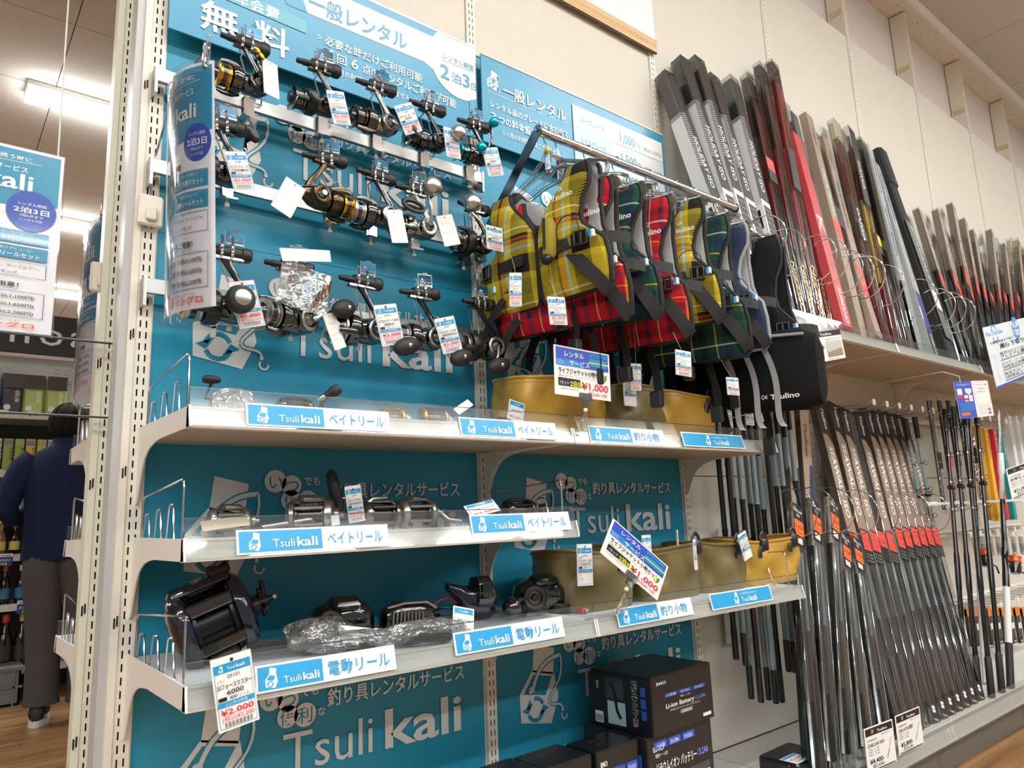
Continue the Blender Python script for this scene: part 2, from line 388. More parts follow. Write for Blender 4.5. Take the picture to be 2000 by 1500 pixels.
for i in range(3, 10):
    for j in range(1, 4):
        o = bpy.data.objects.new('tile', tl); COL.objects.link(o); o.parent = ceil; o.location = (i * .9, -.06 - j * .9, CEIL - .012)
for (x0, x1, y0, y1) in ((-12, 12, -9, -2.76), (-12, 2.7, -2.76, 1.6), (9, 12, -2.76, 13), (-12, -1.6, 1.6, 13), (3.8, 9, 1.6, 13), (2.7, 9, -.06, 1.6), (-1.6, 3.8, 11.5, 13)):
    MB().box((x0, y0, CEIL - .012), (x1, y1, CEIL), TILE).build('ceiling_sheet', ceil)
wall = struct(MB().box((-.02, .10, FLOOR), (12, .16, CEIL), WALLM).build('wall_back'))
struct(MB().box((12, -9, FLOOR), (12.1, 13, CEIL), WALLM).build('wall_right'))
struct(MB().box((-12.1, -9, FLOOR), (-12, 13, CEIL), WALLM).build('wall_left'))
struct(MB().box((-12, 12.9, FLOOR), (12, 13, CEIL), WALLM).build('wall_far'))
for i in range(0, 13):                           # gondola back boards hung between the uprights
    x0, x1 = i * .9 + .018, i * .9 + .882
    if i < 2: seg = [(2.53, 3.72)]
    else: seg = [(.265, 1.20), (1.203, 2.20), (2.203, 3.72)]
    for (z0, z1) in seg: MB().rbox((x0, .006, z0), (x1, .022, z1), .002, PAN).build('panel', wall)
b = MB().box((-.05, -.05, 4.29), (12, .10, 4.31), CREAM).box((-.05, -.062, 4.28), (12, -.05, CEIL), W_)
for i in range(60): b.lathe([(0, .004), (.002, .004)], SLOT, (2.0 + i * .15, .0 + .04 * (i % 2), 4.2885), (0, 0, 1), 6)
struct(b.build('trim_1'))
# slotted uprights ------------------------------------------------
def upright(z0, z1, cm, holes=True):
    """open-faced slotted channel, front face on y = 0"""
    b = MB(); hw = .015; p = .025; ns = int((z1 - z0) / p)
    cols = [(-hw, -.0075), (-.0045, .0045), (.0075, hw)]
    for a, c in cols: b.add([(a, 0, z0), (c, 0, z0), (c, 0, z1), (a, 0, z1)], [(0, 1, 2, 3)], cm)
    for a, c in ((-.0075, -.0045), (.0045, .0075)):
        vs = []; fs = []
        for k in range(ns + 1):
            zc = z0 + k * p; vs += [(a, 0, zc - .005), (c, 0, zc - .005), (c, 0, zc + .005), (a, 0, zc + .005)]; fs.append((4 * k, 4 * k + 1, 4 * k + 2, 4 * k + 3))
        b.add(vs, fs, cm)
    b.add([(-hw, .012, z0), (hw, .012, z0), (hw, .012, z1), (-hw, .012, z1)], [(0, 1, 2, 3)], SLOT)
    b.box((-hw - .001, 0.0003, z0), (-hw, .095, z1), cm).box((hw, 0.0003, z0), (hw + .001, .095, z1), cm).box((-hw, .094, z0), (hw, .095, z1), cm)
    return b
me = upright(FLOOR, 4.28, CREAM).mesh('channel')
ordn = ['at the left end of the teal panels', 'between the two teal bays', 'at the right edge of the second teal bay', 'rising behind the silver rod boxes', 'rising above the white rod boxes', 'rising above the tall black rod bag', 'rising above the brown rod boxes', 'rising above the far rod cases', 'eighth along the cream wall', 'ninth along the cream wall', 'tenth along the cream wall', 'eleventh along the cream wall']
for i in range(12):
    t = thing('shelf_upright', 'slotted cream shelf upright ' + ordn[i], 'upright', (i * .9, 0, 0), 'slotted uprights along the cream wall')
    o = bpy.data.objects.new('channel', me); COL.objects.link(o); o.parent = t
    if i in (4, 5, 6, 7): z = at(*{4: (1634, 26), 5: (1770, 133), 6: (1876, 217), 7: (1962, 287)}[i], X=i * .9 - .0165).z; MB().box((-.0178, .012, z - .02), (-.0162, .085, z + .02), pm('masking_tape', 'cdbd92', 0.7)).build('tape', t)
    if i == 0:
        b = MB().box((-.030, -.004, FLOOR), (-.016, .06, 4.28), CREAM).box((-.046, .004, FLOOR), (-.030, .06, 4.28), pm('grey_strip', 'b4b4b4', 0.35)); b.build('end_cover', t, 'grey edge strip')
        for px, py in ((287, 167), (255, 654), (240, 924), (225, 1218)):
            p = at(px, py, Y=-.004); MB().cbox((-.0245, -.0046, p.z), (.003, .001, .02), SLOT).build('hook_hole', t); MB().cbox((-.0195, -.0046, p.z + .004), (.003, .001, .02), SLOT).build('hook_hole', t)
# ---------------------------------------------------------------- printed teal panels
def back_art(p, x0, base, bay):
    k = 0
    logo(p, x0 + .098, base - .047, .225, GREYW, TEAL)
    p.text(x0 + .325, base, 'Tsuli', .118, GREYW, w=.222, keep=True); p.text(x0 + .572, base, 'kali', .124, GREYW, w=.232, bold=.035)
    zc = base + .128
    for (u, v, r) in ((.298, .022, .026), (.337, .012, .024), (.336, -.022, .024), (.377, -.026, .026)): p.disc(x0 + u, zc + v + .012, r, GREYW, keep=True)
    p.l += 1
    for (u, v, ch) in ((.279, .018, 'い'), (.319, .010, 'つ'), (.318, -.026, '便'), (.358, -.028, '利')): p.text(x0 + u, zc + v, ch, .037, TEAL, w=.036, bold=.006, keep=True)
    p.text(x0 + .366, zc + .026, 'でも', .022, GREYW, w=.042, bold=.02, keep=True); p.text(x0 + .406, zc - .022, 'な', .022, GREYW, w=.02, bold=.02, keep=True)
    p.text(x0 + .430, zc - .004, '釣り具レンタルサービス', .042, GREYW, w=.385, bold=.015)
names = [['above the top reel bar, first bay', 'behind the middle reel bar, first bay', 'behind the lowest reel bar, first bay', 'behind the silver reels shelf', 'behind and below the electric reels'],
         ['under the price sign, second bay', 'behind the upper half of the plaid vests', 'behind the lower part of the vests', 'between the two shelves of tan buckets', 'behind the black battery boxes']]
zs = [2.53, 2.20, 1.735, 1.268, .800, .27]
for bay in range(2):
    for k in range(5):
        x0 = bay * .9; t = thing('back_panel', 'teal printed back panel ' + names[bay][k], 'panel', (x0 + .45, .01, zs[k + 1]), 'teal printed back panels')
        h = zs[k] - zs[k + 1]
        MB().box((-.431, 0, 0.0005), (.431, .008, h - .0005), TEAL).box((-.4325, -.001, 0), (-.430, .008, h), W_).box((.430, -.001, 0), (.4325, .008, h), W_).build('sheet', t)
        if k:
            p = Print(plane_fn((-.45, -.001, 0), (1, 0, 0), (0, 0, 1), (0, -1, 0))); base = [0, 1.950, 1.488, 1.021, .545][k] - zs[k + 1]
            back_art(p, 0, base, bay); p.done(t)
# ---------------------------------------------------------------- big signs above the bays
t = thing('rental_sign', 'large teal sign with free membership text over the reel bars', 'sign', (0, -.03, 2.215))
MB().rbox((.012, 0, 0), (.888, .006, .305), .001, TEALB).box((.012, -.002, .303), (.888, .008, .309), ALU).build('board', t)
p = Print(plane_fn((0, -.0006, -2.215), (1, 0, 0), (0, 0, 1), (0, -1, 0)))
p.face([(.30, 2.52)] + [(.888, 2.52), (.888, 2.385)] + [(.738, 2.385), (.70, 2.40), (.345, 2.40)], WHITE); p.face([(.30, 2.52), (.345, 2.40), (.288, 2.40), (.245, 2.52)], TEALB, True); p.face([(.29, 2.5185), (.75, 2.5185), (.735, 2.495), (.29, 2.495)], TEALB)
p.face([(.738 + .002, 2.49)] + [(.888, 2.49)] + [(.888, 2.335)] + [(.83 + .105 * math.cos(R(a)), 2.425 + .1 * math.sin(R(a))) for a in range(-60, -181, -12)], WHITE)
p.face([(.888 - .0, 2.2165), (.888, 2.345), (.862, 2.333), (.862, 2.2165)], TEALB, True)
p.face([(.10, 2.385), (.342, 2.374), (.342, 2.338), (.10, 2.345)], pm('pale_band', '5fa5b6', 0.4)); p.text(.155, 2.347, '年会費', .034, WHITE, w=.115, bold=.01)
p.text(.078, 2.252, '無', .085, WHITE, w=.092, bold=.022, keep=True); p.text(.205, 2.252, '料', .085, WHITE, w=.092, bold=.025, keep=True)
p.text(.345, 2.415, '一般レンタル', .058, TEALB, w=.30, bold=.018)
p.text(.392, 2.330, '必要な時だけご利用可能', .030, WHITE, w=.302, bold=.012, keep=True)
p.text(.398, 2.290, '1', .040, WHITE, w=.018, bold=.02, keep=True); p.text(.425, 2.290, '回', .03, WHITE, w=.03, bold=.01, keep=True); p.text(.468, 2.290, '6', .040, WHITE, w=.022, bold=.02, keep=True); p.text(.502, 2.290, '点のレンタルご利用が可能', .031, WHITE, w=.31, bold=.012, keep=True)
p.text(.390, 2.255, '（1ヶ月の利用制限はございません。）', .021, WHITE, w=.285, keep=True)
for z in (2.337, 2.298): p.stroke([(.374, z), (.384, z + .006), (.374, z + .013), (.374, z)], .0014, WHITE, True)
p.text(.765, 2.437, 'レンタル期間', .022, TEALB, w=.115, bold=.005, keep=True); p.stroke([(.765, 2.432), (.882, 2.432)], .0012, TEALB, True)
p.text(.757, 2.372, '2', .064, TEALB, w=.033, bold=.02, keep=True); p.text(.797, 2.374, '泊', .036, TEALB, w=.036, bold=.012, keep=True); p.text(.835, 2.372, '3', .06, TEALB, w=.03, bold=.02, keep=True); p.text(.866, 2.374, '日', .026, TEALB, w=.022, bold=.01)
p.done(t)
t = thing('price_grade_sign', 'teal sign with pale three grade price table above the vests', 'sign', (.9, -.03, 2.215))
MB().rbox((.013, 0, 0), (.888, .006, .297), .001, TEALB).box((.013, -.002, .296), (.888, .008, .301), CREAM).build('board', t)
p = Print(plane_fn((-.9, -.0006, -2.215), (1, 0, 0), (0, 0, 1), (0, -1, 0)))
logo(p, .932, 2.402, .068, WHITE, TEALB)
p.text(.993, 2.398, '一般レンタル', .048, WHITE, w=.275, bold=.018)
for k in range(60): p.disc(.934 + k * .0057, 2.390, .0013, WHITE, 6, keep=True)
p.text(.938, 2.340, 'レンタル品のグレードに合わせて', .026, WHITE, w=.335, bold=.012, keep=True); p.text(.941, 2.293, '3', .042, WHITE, w=.022, bold=.03, keep=True)
p.text(.972, 2.295, 'つの料金設定', .032, WHITE, w=.16, bold=.012, keep=True); p.text(.975, 2.258, '（1ヶ月の利用制限はございません。）', .02, WHITE, w=.275, keep=True)
p.rect(1.300, 2.225, 1.772, 2.474, GREYW); p.rect(1.300, 2.393, 1.772, 2.474, WHITE); p.rect(1.300, 2.225, 1.49, 2.393, PALEB)
for i, (g, a, c) in enumerate((('ローグレード', '1,000', '[税込1,100円]'), ('ミドルグレード', '1,500', '[税込1,650円]'), ('ハイグレード', '2,000', '[税込2,200円]'))):
    z = 2.418 - i * .08; p.text(1.330, z, g, .026, TEALB, w=.125, bold=.012, keep=True); p.text(1.527, z - .012, a, .052, TEALB, w=.09, bold=.02, keep=True); p.text(1.620, z - .01, '円', .024, TEALB, w=.022, bold=.01, keep=True); p.text(1.660, z - .008, c, .018, TEALB, w=.10, keep=True)
    if i < 2: p.stroke([(1.30, z - .025), (1.772, z - .025)], .001, TEALB)
p.done(t)
# framed board high over the second bay
WOOD = woodmat('oak_frame', 'b08a5a', 'cfae7f', 2, 8, 60, 0.4)
t = thing('framed_board', 'white notice board in a pale wood frame high above the price sign', 'notice board', (.93, -.012, 2.885))
MB().box((0, -.006, 0), (.883, .006, .055), WOOD).box((0, -.004, -.004), (.883, .004, 0), GUN).build('frame', t); MB().box((.0, 0, .055), (.883, .006, .75), WHITE).build('sheet', t)
# ---------------------------------------------------------------- shelves
def wire_rack(x, d, zt, front=True):
    b = MB(); y0, y1 = -.035, -d + .045; h = .105
    pts = [(x, y0, zt), (x, y0 - .002, zt + h * .72), (x, y0 - .012, zt + h * .82)] + [(x, y1 + .012, zt + h), (x, y1 + .003, zt + h * .96), (x, y1, zt + h * .85), (x, y1, zt)]
    b.tube(pts, .0021, CHROME, 6)
    zz = [(x, y0 - .01, zt)]; nH = 3; st = (y1 - y0 + .03) / nH
    for k in range(nH):
        a = y0 - .015 + k * st; hh = .052 + .006 * k
        zz += [(x, a, zt + .004), (x, a + st * .12, zt + hh - .006), (x, a + st * .18, zt + hh), (x, a + st * .42, zt + hh), (x, a + st * .48, zt + hh - .006), (x, a + st * .62, zt + .004), (x, a + st * .7, zt + .002)]
    b.tube(zz, .0018, CHROME, 5); return b
def shelf(x0, x1, zb, d, label, racks=(1, 0), brk=(1, 1), rail=.068):
    t = thing('display_shelf', label, 'shelf', (x0, 0, zb)); L = x1 - x0; zt = .034
    b = MB().box((.004, -d + .016, zt - .004), (L - .004, -.004, zt), GREYTOP); b.box((.004, -d + .018, .006), (L - .004, -.10, zt - .005), BEIGE); b.box((.004, -.10, .010), (L - .004, -.004, zt - .005), BEIGE); b.build('shelf_board', t)
    b = MB()                                     # sloping ribbed fascia
    pr = [(-d, 0), (-d - .0015, .004), (-d + .002, .0065), (-d + .006, .018), (-d + .0075, .019), (-d + .009, .031), (-d + .006, .0345), (-d + .009, .038), (-d + .018, .036), (-d + .018, .006), (-d + .02, .0)]
    b.prism([(.002, y, z) for y, z in pr], (L - .004, 0, 0), W_); b.build('fascia', t)
    for s, on in ((0, brk[0]), (1, brk[1])):
        if not on: continue
        x = .002 if s == 0 else L - .005
        pts = [(0, .042), (-d + .008, .038), (-d - .001, .001), (-.17, .001)] + [(a, c) for a, c in bez([(-.13, -.003), (-.045, -.012), (-.035, -.06), (-.008, -.115)], 8)] + [(0, -.118)]
        bb = MB().prism([(x, y, z) for y, z in pts], (.003, 0, 0), W_)
        bb.tube([(x + .0015, -d + .006, .039), (x + .0015, -d - .002, .001)], .0026, W_, 5); bb.build('bracket', t)
    for s, on in ((0, racks[0]), (1, racks[1])):
        if on: wire_rack(.010 if s == 0 else L - .010, d, zt).build('wire_rack', t)
    if rail:
        b = MB(); b.grid(lambda u, v: V((.004 + u * (L - .008), -d - .003 + .016 * v, .004 + rail * v)), 6, 2, CLEARS); b.tube([(.004, -d + .0135, .004 + rail), (L - .004, -d + .0135, .004 + rail)], .0009, CLEARS, 4); b.build('price_rail', t, 'clear plastic price rail')
    return t
D1, D3 = .371, .414
shelf(0, .9, 1.251, D1, 'white upper shelf of bait reels beneath the hanging reels', racks=(1, 0))
shelf(.9, 1.8, 1.251, D1, 'white shelf holding tan buckets under the plaid vests', racks=(0, 1))
shelf(0, .9, 1.027, D1, 'white middle shelf of silver reels in the first bay', racks=(1, 1))
shelf(0, .9, .8015, D3, 'white lowest shelf of black electric reels', racks=(1, 0))
shelf(.9, 1.8, .8015, D3, 'white lower shelf of five buckets in the second bay', racks=(0, 1))
for i in range(2, 8): shelf(i * .9, i * .9 + .9, 1.675, .41, 'white high shelf of leaning rod boxes, %s bay from the vests' % ['first', 'second', 'third', 'fourth', 'fifth', 'sixth'][i - 2], racks=(0, 0))
DECK = pm('deck_grey', 'bfbdb8', 0.4)
for i in range(0, 8):
    t = thing('base_deck', 'low grey base deck ' + ['under the stacked battery boxes, first bay', 'under the stacked battery boxes, second bay', 'under the short clear rod boxes', 'under the tall brown rod boxes', 'under the white handled rods', 'sixth along the wall', 'seventh along the wall', 'eighth along the wall'][i], 'deck', (i * .9, 0, FLOOR))
    b = MB().box((.002, -.41, .175), (.898, .0, .185), DECK); 
    for k in range(40): b.lathe([(0, .0015), (.0004, .0015)], SLOT, (.03 + k * .0215, -.012, .1852), (0, 0, 1), 5)
    b.build('deck_top', t); MB().box((.002, -.36, 0), (.898, -.34, .175), pm('kick_plate', '6e6a64', 0.5)).build('kick_plate', t)
    MB().prism([(.002, y, z) for y, z in ((-.42, .125), (-.424, .13), (-.418, .137), (-.413, .16), (-.406, .187), (-.40, .187), (-.40, .125))], (.896, 0, 0), W_).build('fascia', t)
    if i > 1: MB().grid(lambda u, v: V((.004 + u * .892, -.43 + .012 * v, .128 + .09 * v)), 4, 2, CLEARS).build('price_rail', t, 'clear plastic price rail')
# ---------------------------------------------------------------- shelf labels
def label_strip(u0, u1, z0, zb, d, cat_text, label, split=.51, h=.042):
    t = thing('shelf_label', label, 'label', (u0, 0, zb), 'teal and white shelf strips')
    y0 = -d - .0048; W = u1 - u0; zz = z0 - zb; sl = .016 / .068
    fn = lambda u, v, w: V((u, y0 + (zz + v - .004) * sl - w, zz + v))
    b = MB().prism([fn(0, 0, 0), fn(W, 0, 0), fn(W, h, 0), fn(0, h, 0)], (0, .0008, 0), WHITE); b.build('card', t)
    p = Print(fn)
    if cat_text:
        p.rect(.004, .003, W * split, h - .003, CYAN); logo(p, W * split * .13, .005, h * .78, WHITE, CYAN, True); brand(p, W * split * .40, .010, W * split * .55, WHITE)
        p.text(W * (split + .03) , .0105, cat_text, .026, CYAN, w=W * (1 - split - .08) * min(1, len(cat_text) / 4.4), bold=.007)
    else:
        p.rect(.004, .003, W - .004, h - .003, CYAN); logo(p, W * .36, .005, h * .78, WHITE, CYAN, True); p.text(W * .47, h * .66, 'いつでも便利な釣り具レンタルサービス', .007, WHITE, w=W * .27, keep=True); brand(p, W * .475, .009, W * .26, WHITE)
    p.done(t); return t
label_strip(.097, .387, 1.258, 1.251, D1, 'ベイトリール', 'bait reel label strip on the upper shelf, nearer the slotted end post')
label_strip(.559, .843, 1.258, 1.251, D1, 'ベイトリール', 'bait reel label strip on the upper shelf, next to the tan buckets', .54)
label_strip(.953, 1.243, 1.258, 1.251, D1, '釣り小物', 'small tackle label strip under the upper tan buckets', .54)
label_strip(1.322, 1.618, 1.258, 1.251, D1, None, 'all teal label strip on the upper bucket shelf')
label_strip(.087, .382, 1.034, 1.027, D1, 'ベイトリール', 'bait reel label strip on the silver reel shelf, below the first silver drum', .53)
label_strip(.583, .874, 1.046, 1.027, D1, 'ベイトリール', 'bait reel label strip under the black round reel of the middle shelf', .51)
label_strip(.110, .371, .812, .8015, D3, '電動リール', 'electric reel label strip beside the hanging white tag', .45)
label_strip(.504, .797, .816, .8015, D3, '電動リール', 'electric reel label strip under the wedge shaped electric reel', .50)
label_strip(.970, 1.253, .814, .8015, D3, '釣り小物', 'small tackle label strip under the tilted blue placard', .52)
label_strip(1.333, 1.622, .814, .8015, D3, None, 'all teal label strip on the lower bucket shelf')
# ---------------------------------------------------------------- reel bars
for k, (z, lb) in enumerate(((2.088, 'topmost'), (1.868, 'middle'), (1.594, 'lowest'))):
    t = thing('reel_bar', 'flat aluminium reel bar, %s of three on the teal panels' % lb, 'bar', (0, 0, z))
    MB().rbox((-.012, -.036, -.0165), (.905, -.024, .0165), .001, ALU).build('bar', t)
    for s in (-.008, .900): MB().box((s - .003, -.038, -.045), (s + .003, .0, .02), SILVER).build('bracket', t)
# ================================================================ REELS AND TAGS
def proj(p):
    q = ROT @ (V(p) - CAM); return 1000 + FPX * q.x / q.z, 750 + FPX * q.y / q.z
def xat(px, Y, Z, lo=-1.0, hi=9.0):
    for _ in range(40):
        m = (lo + hi) / 2
        if proj((m, Y, Z))[0] < px: lo = m
        else: hi = m
    return (lo + hi) / 2
SEATM = pm('matte_black', '131314', 0.5, bump=0.2, bscale=500)
STRING = pm('tag_string', 'cfcfca', 0.6)
def ob(mb, name, parent, label=None): return mb.build(name, parent, label)
def price_tag(top, label, w=.046, h=.084, roll=0, yaw=0, lean=0, info=None, back=False, hole=True, string=None, blank_price=False, group='white price tags'):
    """hanging card; top = hole position; roll turns it in its own plane, yaw about the vertical"""
    t = thing('price_tag', label, 'tag', top, group)
    t.rotation_euler = (MX.Rotation(R(yaw), 3, 'Z') @ MX.Rotation(R(lean), 3, 'X') @ MX.Rotation(R(roll), 3, 'Y')).to_euler()
    MB().rbox((-w / 2, -.0003, -h + .007), (w / 2, .0003, .007), .0015, WHITE).build('card', t)
    p = Print(plane_fn((-w / 2, -.0004, -h + .007), (1, 0, 0), (0, 0, 1), (0, -1, 0)))
    if back:
        k = h / 9
        for i, s in enumerate(('レンタル料金', '¥2.000', '小型スピニング', '25083')): p.text(w * .18, h * .22 + i * k * 1.4, s, k * .9, GREYW if i != 1 else pm('show_through', 'cfc9c9', .6), w=w * .6, flip=True, keep=True)
    if info and not back:
        num, mk, n1, n2, cat = info
        p.rect(w * .05, h * .03, w * .95, h * .90, CYAN); p.rect(w * .062, h * .037, w * .938, h * .893, WHITE); p.rect(w * .05, h * .775, w * .95, h * .895, CYAN)
        logo(p, w * .16, h * .785, h * .10, WHITE, CYAN, True); brand(p, w * .36, h * .81, w * .45, WHITE)
        p.text(w * .5, h * .70, num, h * .07, BLACKP, w=w * .3, al='c', keep=True); p.text(w * .08, h * .655, mk, h * .05, BLACKP, w=w * .2, keep=True)
        p.text(w * .5, h * .565, n1, h * .085, BLACKP, w=w * .86, al='c', bold=.01, keep=True)
        if n2: p.text(w * .5, h * .475, n2, h * .09, BLACKP, w=w * (.42 if len(n2) < 7 else .8), al='c', bold=.01, keep=True)
        p.rect(w * .08, h * .405, w * .28, h * .455, BLACKP, keep=True); p.text(w * .34, h * .41, cat, h * .05, BLACKP, w=w * .5, keep=True)
        p.rect(w * .05, h * .325, w * .95, h * .39, CYAN); p.text(w * .5, h * .335, 'レンタル料金', h * .05, WHITE, w=w * .55, al='c')
        if not blank_price:
            p.text(w * .5, h * .215, '¥2.000', h * .105, REDP, w=w * .8, al='c', bold=.03, keep=True); p.text(w * .5, h * .135, '(税込¥2.200', h * .075, REDP, w=w * .8, al='c', keep=True)
            for i in range(22): p.rect(w * (.17 + i * .03), h * .05, w * (.17 + i * .03 + .008 + .012 * ((i * 7) % 3 == 0)), h * .115, BLACKP, keep=True)
        else:
            p.text(w * .12, h * .24, '¥', h * .07, REDP, w=w * .09, keep=True); p.text(w * .12, h * .16, '(税込¥', h * .05, REDP, w=w * .22)
    if hole: p.disc(w / 2, h - .007, w * .045, BLACKP if not back else GREYP, 10)
    if p.b.v: p.done(t)
    if string:
        e = t.matrix_basis.inverted() if False else MX.LocRotScale(V(top), t.rotation_euler, None).inverted()
        q = e @ V(string); mid = q * .5 + V((.004, 0, -.004)); MB().tube(bez([(0, 0, 0), tuple(mid), tuple(q)], 6), .0004, STRING, 4).build('string', t)
    return t
# ---------------------------------------------------------------- reel holders on the bars
def holder_proto():
    t = thing('reel_holder', '', 'holder')
    b = MB().rbox((-.020, -.011, -.011), (.052, .011, .011), .003, SEATM).rbox((.030, -.013, -.013), (.055, .013, .014), .004, SEATM).box((-.02, -.008, .009), (.03, .008, .013), SEATM)
    b.lathe([(0, .008), (.022, .008), (.024, .0065), (.036, .0065), (.038, .005)], SEATM, (-.018, 0, 0), (-1, 0, 0), 10); b.build('seat', t)
    b = MB()
    for x in (-.010, .012):
        b.tube([(x, -.012, -.018), (x, -.0145, 0), (x, -.010, .016), (x + .002, -.004, .028), (x + .001, .0, .038)], .0032, CLEAR, 6, flat=.6); b.tube([(x + .002, .012, -.018), (x + .002, .0135, 0), (x + .002, .010, .016), (x + .003, .002, .03)], .003, CLEAR, 6, flat=.6)
    b.build('band', t)
    b = MB().tube([(.030, .012, .0), (.030, .05, -.004), (.046, .06, -.03), (.07, .085, -.075), (.07, .088, -.088)], .0021, CHROME, 6).tube([(.006, .012, .0), (.006, .05, -.004), (.030, .07, -.045), (.052, .088, -.088), (.072, .088, -.088)], .0021, CHROME, 6); b.build('wire_arm', t)
    b = MB().box((.028, .082, -.126), (.052, .086, -.080), CHROME).box((.022, .078, -.131), (.062, .112, -.127), CHROME).box((.03, .108, -.131), (.052, .112, -.078), CHROME).box((.026, .082, -.082), (.056, .112, -.079), CHROME); b.build('clamp', t)
    b = MB().lathe([(0, .002), (.010, .002), (.010, .0055), (.018, .0055), (.019, .0045)], W_, (.041, .094, -.128), (0, 0, -1), 8); b.build('screw', t)
    return t
def card(t, teal):
    b = MB().rbox((-.0005, .006, .020), (.041, .0085, .056), .001, CLEAR); c = b.build('card_holder', t)
    MB().box((.002, .0048, .022), (.0385, .0055, .052), CYAN if teal else WHITE).box((.014, .004, .054), (.027, .009, .0585), CLEAR).build('card', c)
    p = Print(plane_fn((.002, .0047, .022), (1, 0, 0), (0, 0, 1), (0, -1, 0)))
    if teal:
        logo(p, .003, .006, .015, WHITE, CYAN, True); brand(p, .015, .009, .019, WHITE); p.rect(.0, .0, .0365, .004, WHITE)
    else: p.text(.018, .016, 'スピニング', .007, CYAN, w=.03, al='c', bold=.01, keep=True); p.text(.018, .006, 'リール', .007, CYAN, w=.019, al='c', bold=.01)
    p.done(c)
HP = holder_proto()
ROW = ['top', 'middle', 'lowest']; NTH = ['first', 'second', 'third', 'fourth', 'fifth']
SEATS = [(.155, 2.175), (.334, 2.186), (.491, 2.190), (.647, 2.186), (.802, 2.186), (.105, 1.954), (.352, 1.947), (.490, 1.942), (.602, 1.934), (.793, 1.932), (.126, 1.663), (.268, 1.659), (.447, 1.655), (.613, 1.653), (.800, 1.656)]
YH = -.13
for i, (x, z) in enumerate(SEATS):
    lb = 'black reel seat holder with clear bands, %s from the end post on the %s bar' % (NTH[i % 5], ROW[i // 5])
    if i == 0: t = HP; t.location = (x, YH, z); t['label'] = lb; t['group'] = 'reel holders on the bars'
    else: t = dup(HP, (x, YH, z), lb, group='reel holders on the bars', rot=(0, 0, R(180)) if False else (0, R(random.uniform(-3, 3)), R(random.uniform(-6, 6))))
    card_t = i in (0, 2, 4, 6, 10, 12, 14)
    card(t, card_t)
# ---------------------------------------------------------------- spinning reels
def knob(b, c, kind, s, m, capm=SILVER, d=(0, -1, 0)):
    c = V(c); d = V(d)
    if kind == 'ball':
        b.lathe([(0, .004 * s), (.006 * s, .006 * s), (.012 * s, .014 * s), (.02 * s, .0165 * s), (.028 * s, .0150 * s), (.033 * s, .010 * s), (.035 * s, .003 * s)], m, c, d, 16)
    elif kind == 'puck':
        b.lathe([(0, .006 * s), (.006 * s, .012 * s), (.012 * s, .0175 * s), (.020 * s, .0185 * s), (.028 * s, .016 * s), (.030 * s, .0115 * s)], m, c, d, 20); b.lathe([(0, .011 * s), (.002 * s, .0105 * s), (.003 * s, .009 * s)], capm, c + d * .0285 * s, d, 16)
    elif kind == 'egg':
        X = MX.Translation(c + d * .016 * s) @ MX.Rotation(R(-20), 4, 'Y'); b.ball((0, 0, 0), (.0225 * s, .012 * s, .0135 * s), m, 16, 10, X); b.ball((0, -.0105 * s, 0), (.004 * s, .0035 * s, .004 * s), capm, 8, 6, X)
    elif kind == 'tee':
        b.lathe([(0, .003 * s), (.010 * s, .0035 * s), (.014 * s, .007 * s), (.022 * s, .0075 * s), (.025 * s, .005 * s)], m, c, d, 10, sq=1.9)
    elif kind == 'loop':
        X = MX.Translation(c + d * .012 * s) @ MX.Rotation(R(8), 4, 'Y'); b.tube([X @ V((.021 * s * math.cos(a), 0, .009 * s * math.sin(a))) for a in [2 * PI * k / 18 for k in range(18)]], .004 * s, m, 6, closed=True); b.ball((0, 0, 0), (.016 * s, .003 * s, .006 * s), GUN, 12, 6, X)
